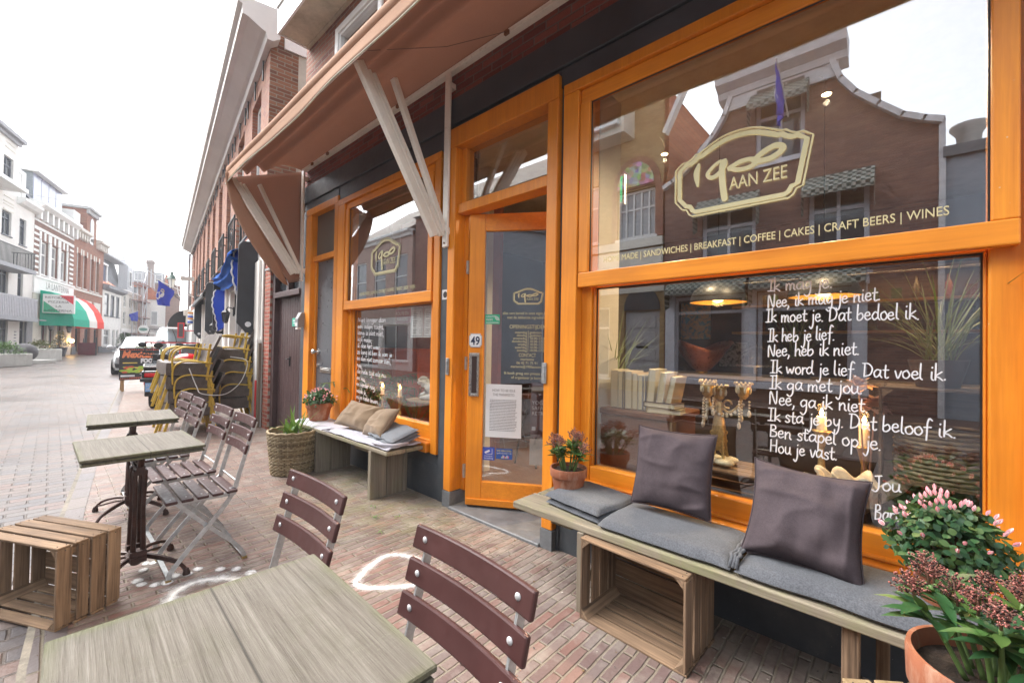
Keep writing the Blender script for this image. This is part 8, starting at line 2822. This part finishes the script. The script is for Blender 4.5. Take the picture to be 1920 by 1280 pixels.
palm('feathery indoor palm behind the handwriting in the small window', (-5.15, 3.0, .03), 1.2, 18, 3)
palm('feathery indoor palm deeper inside the small window', (-4.75, 3.3, .03), 1.25, 14, 7)
b = MB(); b.box(-6.0, -3.66, 3.75, 3.81, .03, 3.29); o = b.build('pink_partition', plain('dusky_pink_wall', (.42, .16, .14), .8, var=.15)); tag(o, 'dusky pink partition wall inside the cafe behind the small window', 'wall')
t = thing('red_crate_shelf', 'stack of orange red open crates with white lettering inside the small window', 'shelf', (-5.35, 3.33, .32))
b = MB()
for k in range(2):
    for z in (0.0, .5):
        x0 = -.6 + .62 * k
        b.box(x0, x0 + .6, 0, .4, z, z + .03); b.box(x0, x0 + .6, 0, .4, z + .46, z + .49); b.box(x0, x0 + .03, 0, .4, z + .03, z + .46); b.box(x0 + .57, x0 + .6, 0, .4, z + .03, z + .46); b.box(x0 + .03, x0 + .57, .37, .4, z + .03, z + .46)
b.build('crates', plain('orange_red_paint', (.50, .09, .035), .6), t)
t = thing('pink_sign', 'magenta sign with pale lettering on the wall inside the small window', 'sign', (-6.31 + .55, 3.745, 1.70))
b = MB(); b.box(-.22, .22, -.02, 0, 0, .23); b.build('sign_board', plain('magenta', (.45, .02, .13), .5), t, bevel=.01)
b = MB(); put_text(b, 'ROUTE DU', .075, 0, .13, -.0215, 'CENTER'); put_text(b, 'PARADIS', .075, 0, .04, -.0215, 'CENTER'); b.build('lettering', plain('pale_pink_lettering', (.7, .45, .5), .6), t)
def menu(label, x):
    t = thing('menu_sheet', label, 'menu', (x, F + .113, 1.43), 0, 'menu sheets taped inside the small window')
    PAP = bpy.data.materials.get('menu_paper') or plain('menu_paper', (.72, .73, .74), .8, var=.03)
    INK = bpy.data.materials.get('menu_ink') or plain('menu_ink', (.12, .12, .13), .8)
    b = MB(); b.box(0, .20, .0, .002, 0, .30); b.build('sheet', PAP, t)
    b = MB()
    for x0, x1, z0, z1 in ((.012, .188, .284, .287), (.012, .188, .013, .016), (.012, .015, .016, .284), (.185, .188, .016, .284)):
        b.box(x0, x1, -.0012, -.0002, z0, z1)
    b.lathe([(0, 0), (.014, .0), (.014, .006)], (.1, 0, .268), 10) if False else None
    for k in range(13):
        z = .245 - k * .017
        if k in (4, 9): continue
        b.box(.035, .035 + .05 + .03 * ((k * 7) % 4) / 3, -.0012, -.0002, z, z + .004); b.box(.15, .168, -.0012, -.0002, z, z + .004)
    b.build('print', INK, t)
menu('framed menu sheet in the small window, nearer the door side', -3.345)
menu('framed menu sheet in the small window, left of the other one', -3.555)

# ------------------------------------------------------------------ paper and stickers on the door
DLr = R(32)
def dl(s, y, z):
    return (DL @ Vector((s, y, z)))
def doorcard(name, label, cat, s, z, w_, h_, mat, group=None, y=-.0075):
    t = thing(name, label, cat, dl(s, y, z), DLr, group)
    b = MB(); b.box(0, w_, 0, .0015, 0, h_); b.build('sheet', mat, t)
    return t
INK = bpy.data.materials['menu_ink']
t = doorcard('paper_notice', 'white paper notice titled how to be idle on the door glass', 'notice', .16, .61, .30, .435, plain('notice_paper', (.70, .72, .73), .85, var=.03))
b = MB(); put_text(b, 'HOW TO BE IDLE', .03, .15, .375, -.0008, 'CENTER', width=.19); put_text(b, 'THE MANIFESTO', .03, .15, .340, -.0008, 'CENTER', width=.18)
rnd = random.Random(3)
for k in range(21):
    z = .305 - k * .0125; x = .035
    while x < .25:
        w_ = rnd.uniform(.006, .022); b.box(x, min(x + w_, .262), -.0008, -.0002, z, z + .0042); x += w_ + .004
b.build('print', INK, t)
t = doorcard('wifi_sticker', 'small green free wifi sticker on the door glass', 'sticker', .142, 1.54, .125, .08, plain('sticker_green', (.04, .40, .22), .5))
b = MB(); put_text(b, 'GRATIS', .024, .008, .054, -.0008); put_text(b, 'WIFI', .030, .008, .026, -.0008, width=.055)
for r in (.012, .021, .030):
    ribbon(b, [(.088 + r * math.cos(R(a)), .034 + r * math.sin(R(a))) for a in range(-5, 96, 20)], .005, -.0008)
b.box(.008, .115, -.0008, -.0002, .010, .015); b.build('print', LETTER_WHITE, t)
t = doorcard('camera_sticker', 'blue camera surveillance sticker low on the door glass', 'sticker', .142, .42, .10, .105, plain('sticker_blue', (.05, .09, .42), .5))
b = MB(); b.prism([(.015, .066), (.055, .086), (.062, .072), (.022, .052)], 'y', -.0008, -.0002); b.box(.078, .081, -.0008, -.0002, .05, .092); b.box(.03, .081, -.0008, -.0002, .048, .051)
put_text(b, 'Camera-', .02, .05, .028, -.0008, 'CENTER'); put_text(b, 'bewaking', .02, .05, .010, -.0008, 'CENTER'); b.build('print', LETTER_WHITE, t)
t = doorcard('alcohol_sticker', 'blue age limit sticker beside the camera sticker on the door', 'sticker', .255, .435, .135, .085, plain('sticker_blue_dark', (.03, .09, .33), .5))
b = MB(); put_text(b, 'WIJ VERKOPEN', .021, .0675, .060, -.0008, 'CENTER', 0, width=.12); put_text(b, 'geen alcohol <18', .016, .0675, .043, -.0008, 'CENTER', 1, width=.12)
for i in range(6):
    b.box(.045 + i * .011, .052 + i * .011, -.0008, -.0002, .008, .02 + .012 * ((i * 5) % 3) / 2, i % 3)
b.build('print', [plain('sticker_yellow', (.7, .6, .1), .5), LETTER_WHITE, plain('sticker_pink', (.6, .15, .25), .5)], t)
t = thing('event_poster', 'dark yoga poster taped inside the door glass, half hidden by the door edge', 'poster', dl(.535, .0065, .62), DLr)
b = MB(); b.box(0, .15, 0, .0015, 0, .45); b.build('sheet', plain('poster_mauve', (.16, .09, .10), .5, var=.3), t)
b = MB(); 
for i, w_ in enumerate(('YOGA', 'SAFARI', 'RETREAT')):
    put_text(b, w_, .042, .008, .27 - i * .043, -.0008)
b.box(.01, .04, -.0008, -.0002, .06, .09); b.build('print', LETTER_WHITE, t)
t = thing('small_card', 'pale flyer taped below the yoga poster on the door', 'flyer', dl(.53, .0065, .40), DLr)
b = MB(); b.box(0, .11, 0, .0015, 0, .21); b.build('sheet', plain('flyer_paper', (.62, .61, .58), .7, var=.1, scale=14), t)
t = thing('house_number', 'white house number plate 49 on the door stile', 'house number', dl(.012, -.0265, 1.345), DLr)
b = MB(); b.prism([(.012, 0), (.098, 0), (.098, .012), (.110, .02), (.110, .095), (.098, .103), (.098, .115), (.012, .115), (.012, .103), (0, .095), (0, .02), (.012, .012)], 'y', 0, .005); b.build('plate', plain('enamel_white', (.75, .76, .77), .25), t, bevel=.001)
b = MB(); put_text(b, '49', .098, .055, .022, -.001, 'CENTER', width=.078, bold=.002)
ribbon(b, [(.014, .004), (.096, .004), (.096, .014), (.107, .021), (.107, .094), (.096, .101), (.096, .111), (.014, .111), (.014, .101), (.003, .094), (.003, .021), (.014, .014)], .0025, -.0006, closed=True)
b.build('number', plain('enamel_navy', (.02, .03, .07), .3), t)
t = thing('post_sticker', 'small white square sticker with black mark on the anthracite pilaster', 'sticker', (-2.925, F + .004, 1.755))
b = MB(); b.box(0, .085, -.0012, 0, 0, .085); b.build('sheet', plain('sticker_white', (.62, .6, .6), .6), t)
b = MB(); b.prism([(.042 + .028 * math.cos(a * PI / 8), .042 + .028 * math.sin(a * PI / 8)) for a in range(16)], 'y', -.0022, -.0013); b.build('mark', BLACK, t)
t = thing('exit_sign', 'green emergency exit sign inside above the cafe door', 'exit sign', (-2.05, 3.35, 2.62))
b = MB(); b.box(-.02, .30, -.02, .02, 0, .26); b.build('housing', WHITE, t, bevel=.005)
b = MB(); b.box(.0, .28, -.025, -.021, .02, .24); b.build('panel', emit('exit_green', (.02, .35, .14), .6), t)

# ------------------------------------------------------------------ thin wet air
b = MB(); b.box(-255, 12, -110, 150, -1.0, 24)
hz = b.build('haze', NT('haze_air').mat)
hm = hz.data.materials[0].node_tree
hm.nodes.clear()
ho = hm.nodes.new('ShaderNodeOutputMaterial')
pv = hm.nodes.new('ShaderNodeVolumePrincipled')
pv.inputs['Color'].default_value = (.93, .95, 1, 1)
pv.inputs['Density'].default_value = .0012
pv.inputs['Anisotropy'].default_value = .2
hm.links.new(pv.outputs[0], ho.inputs['Volume'])
hz['kind'] = 'stuff'
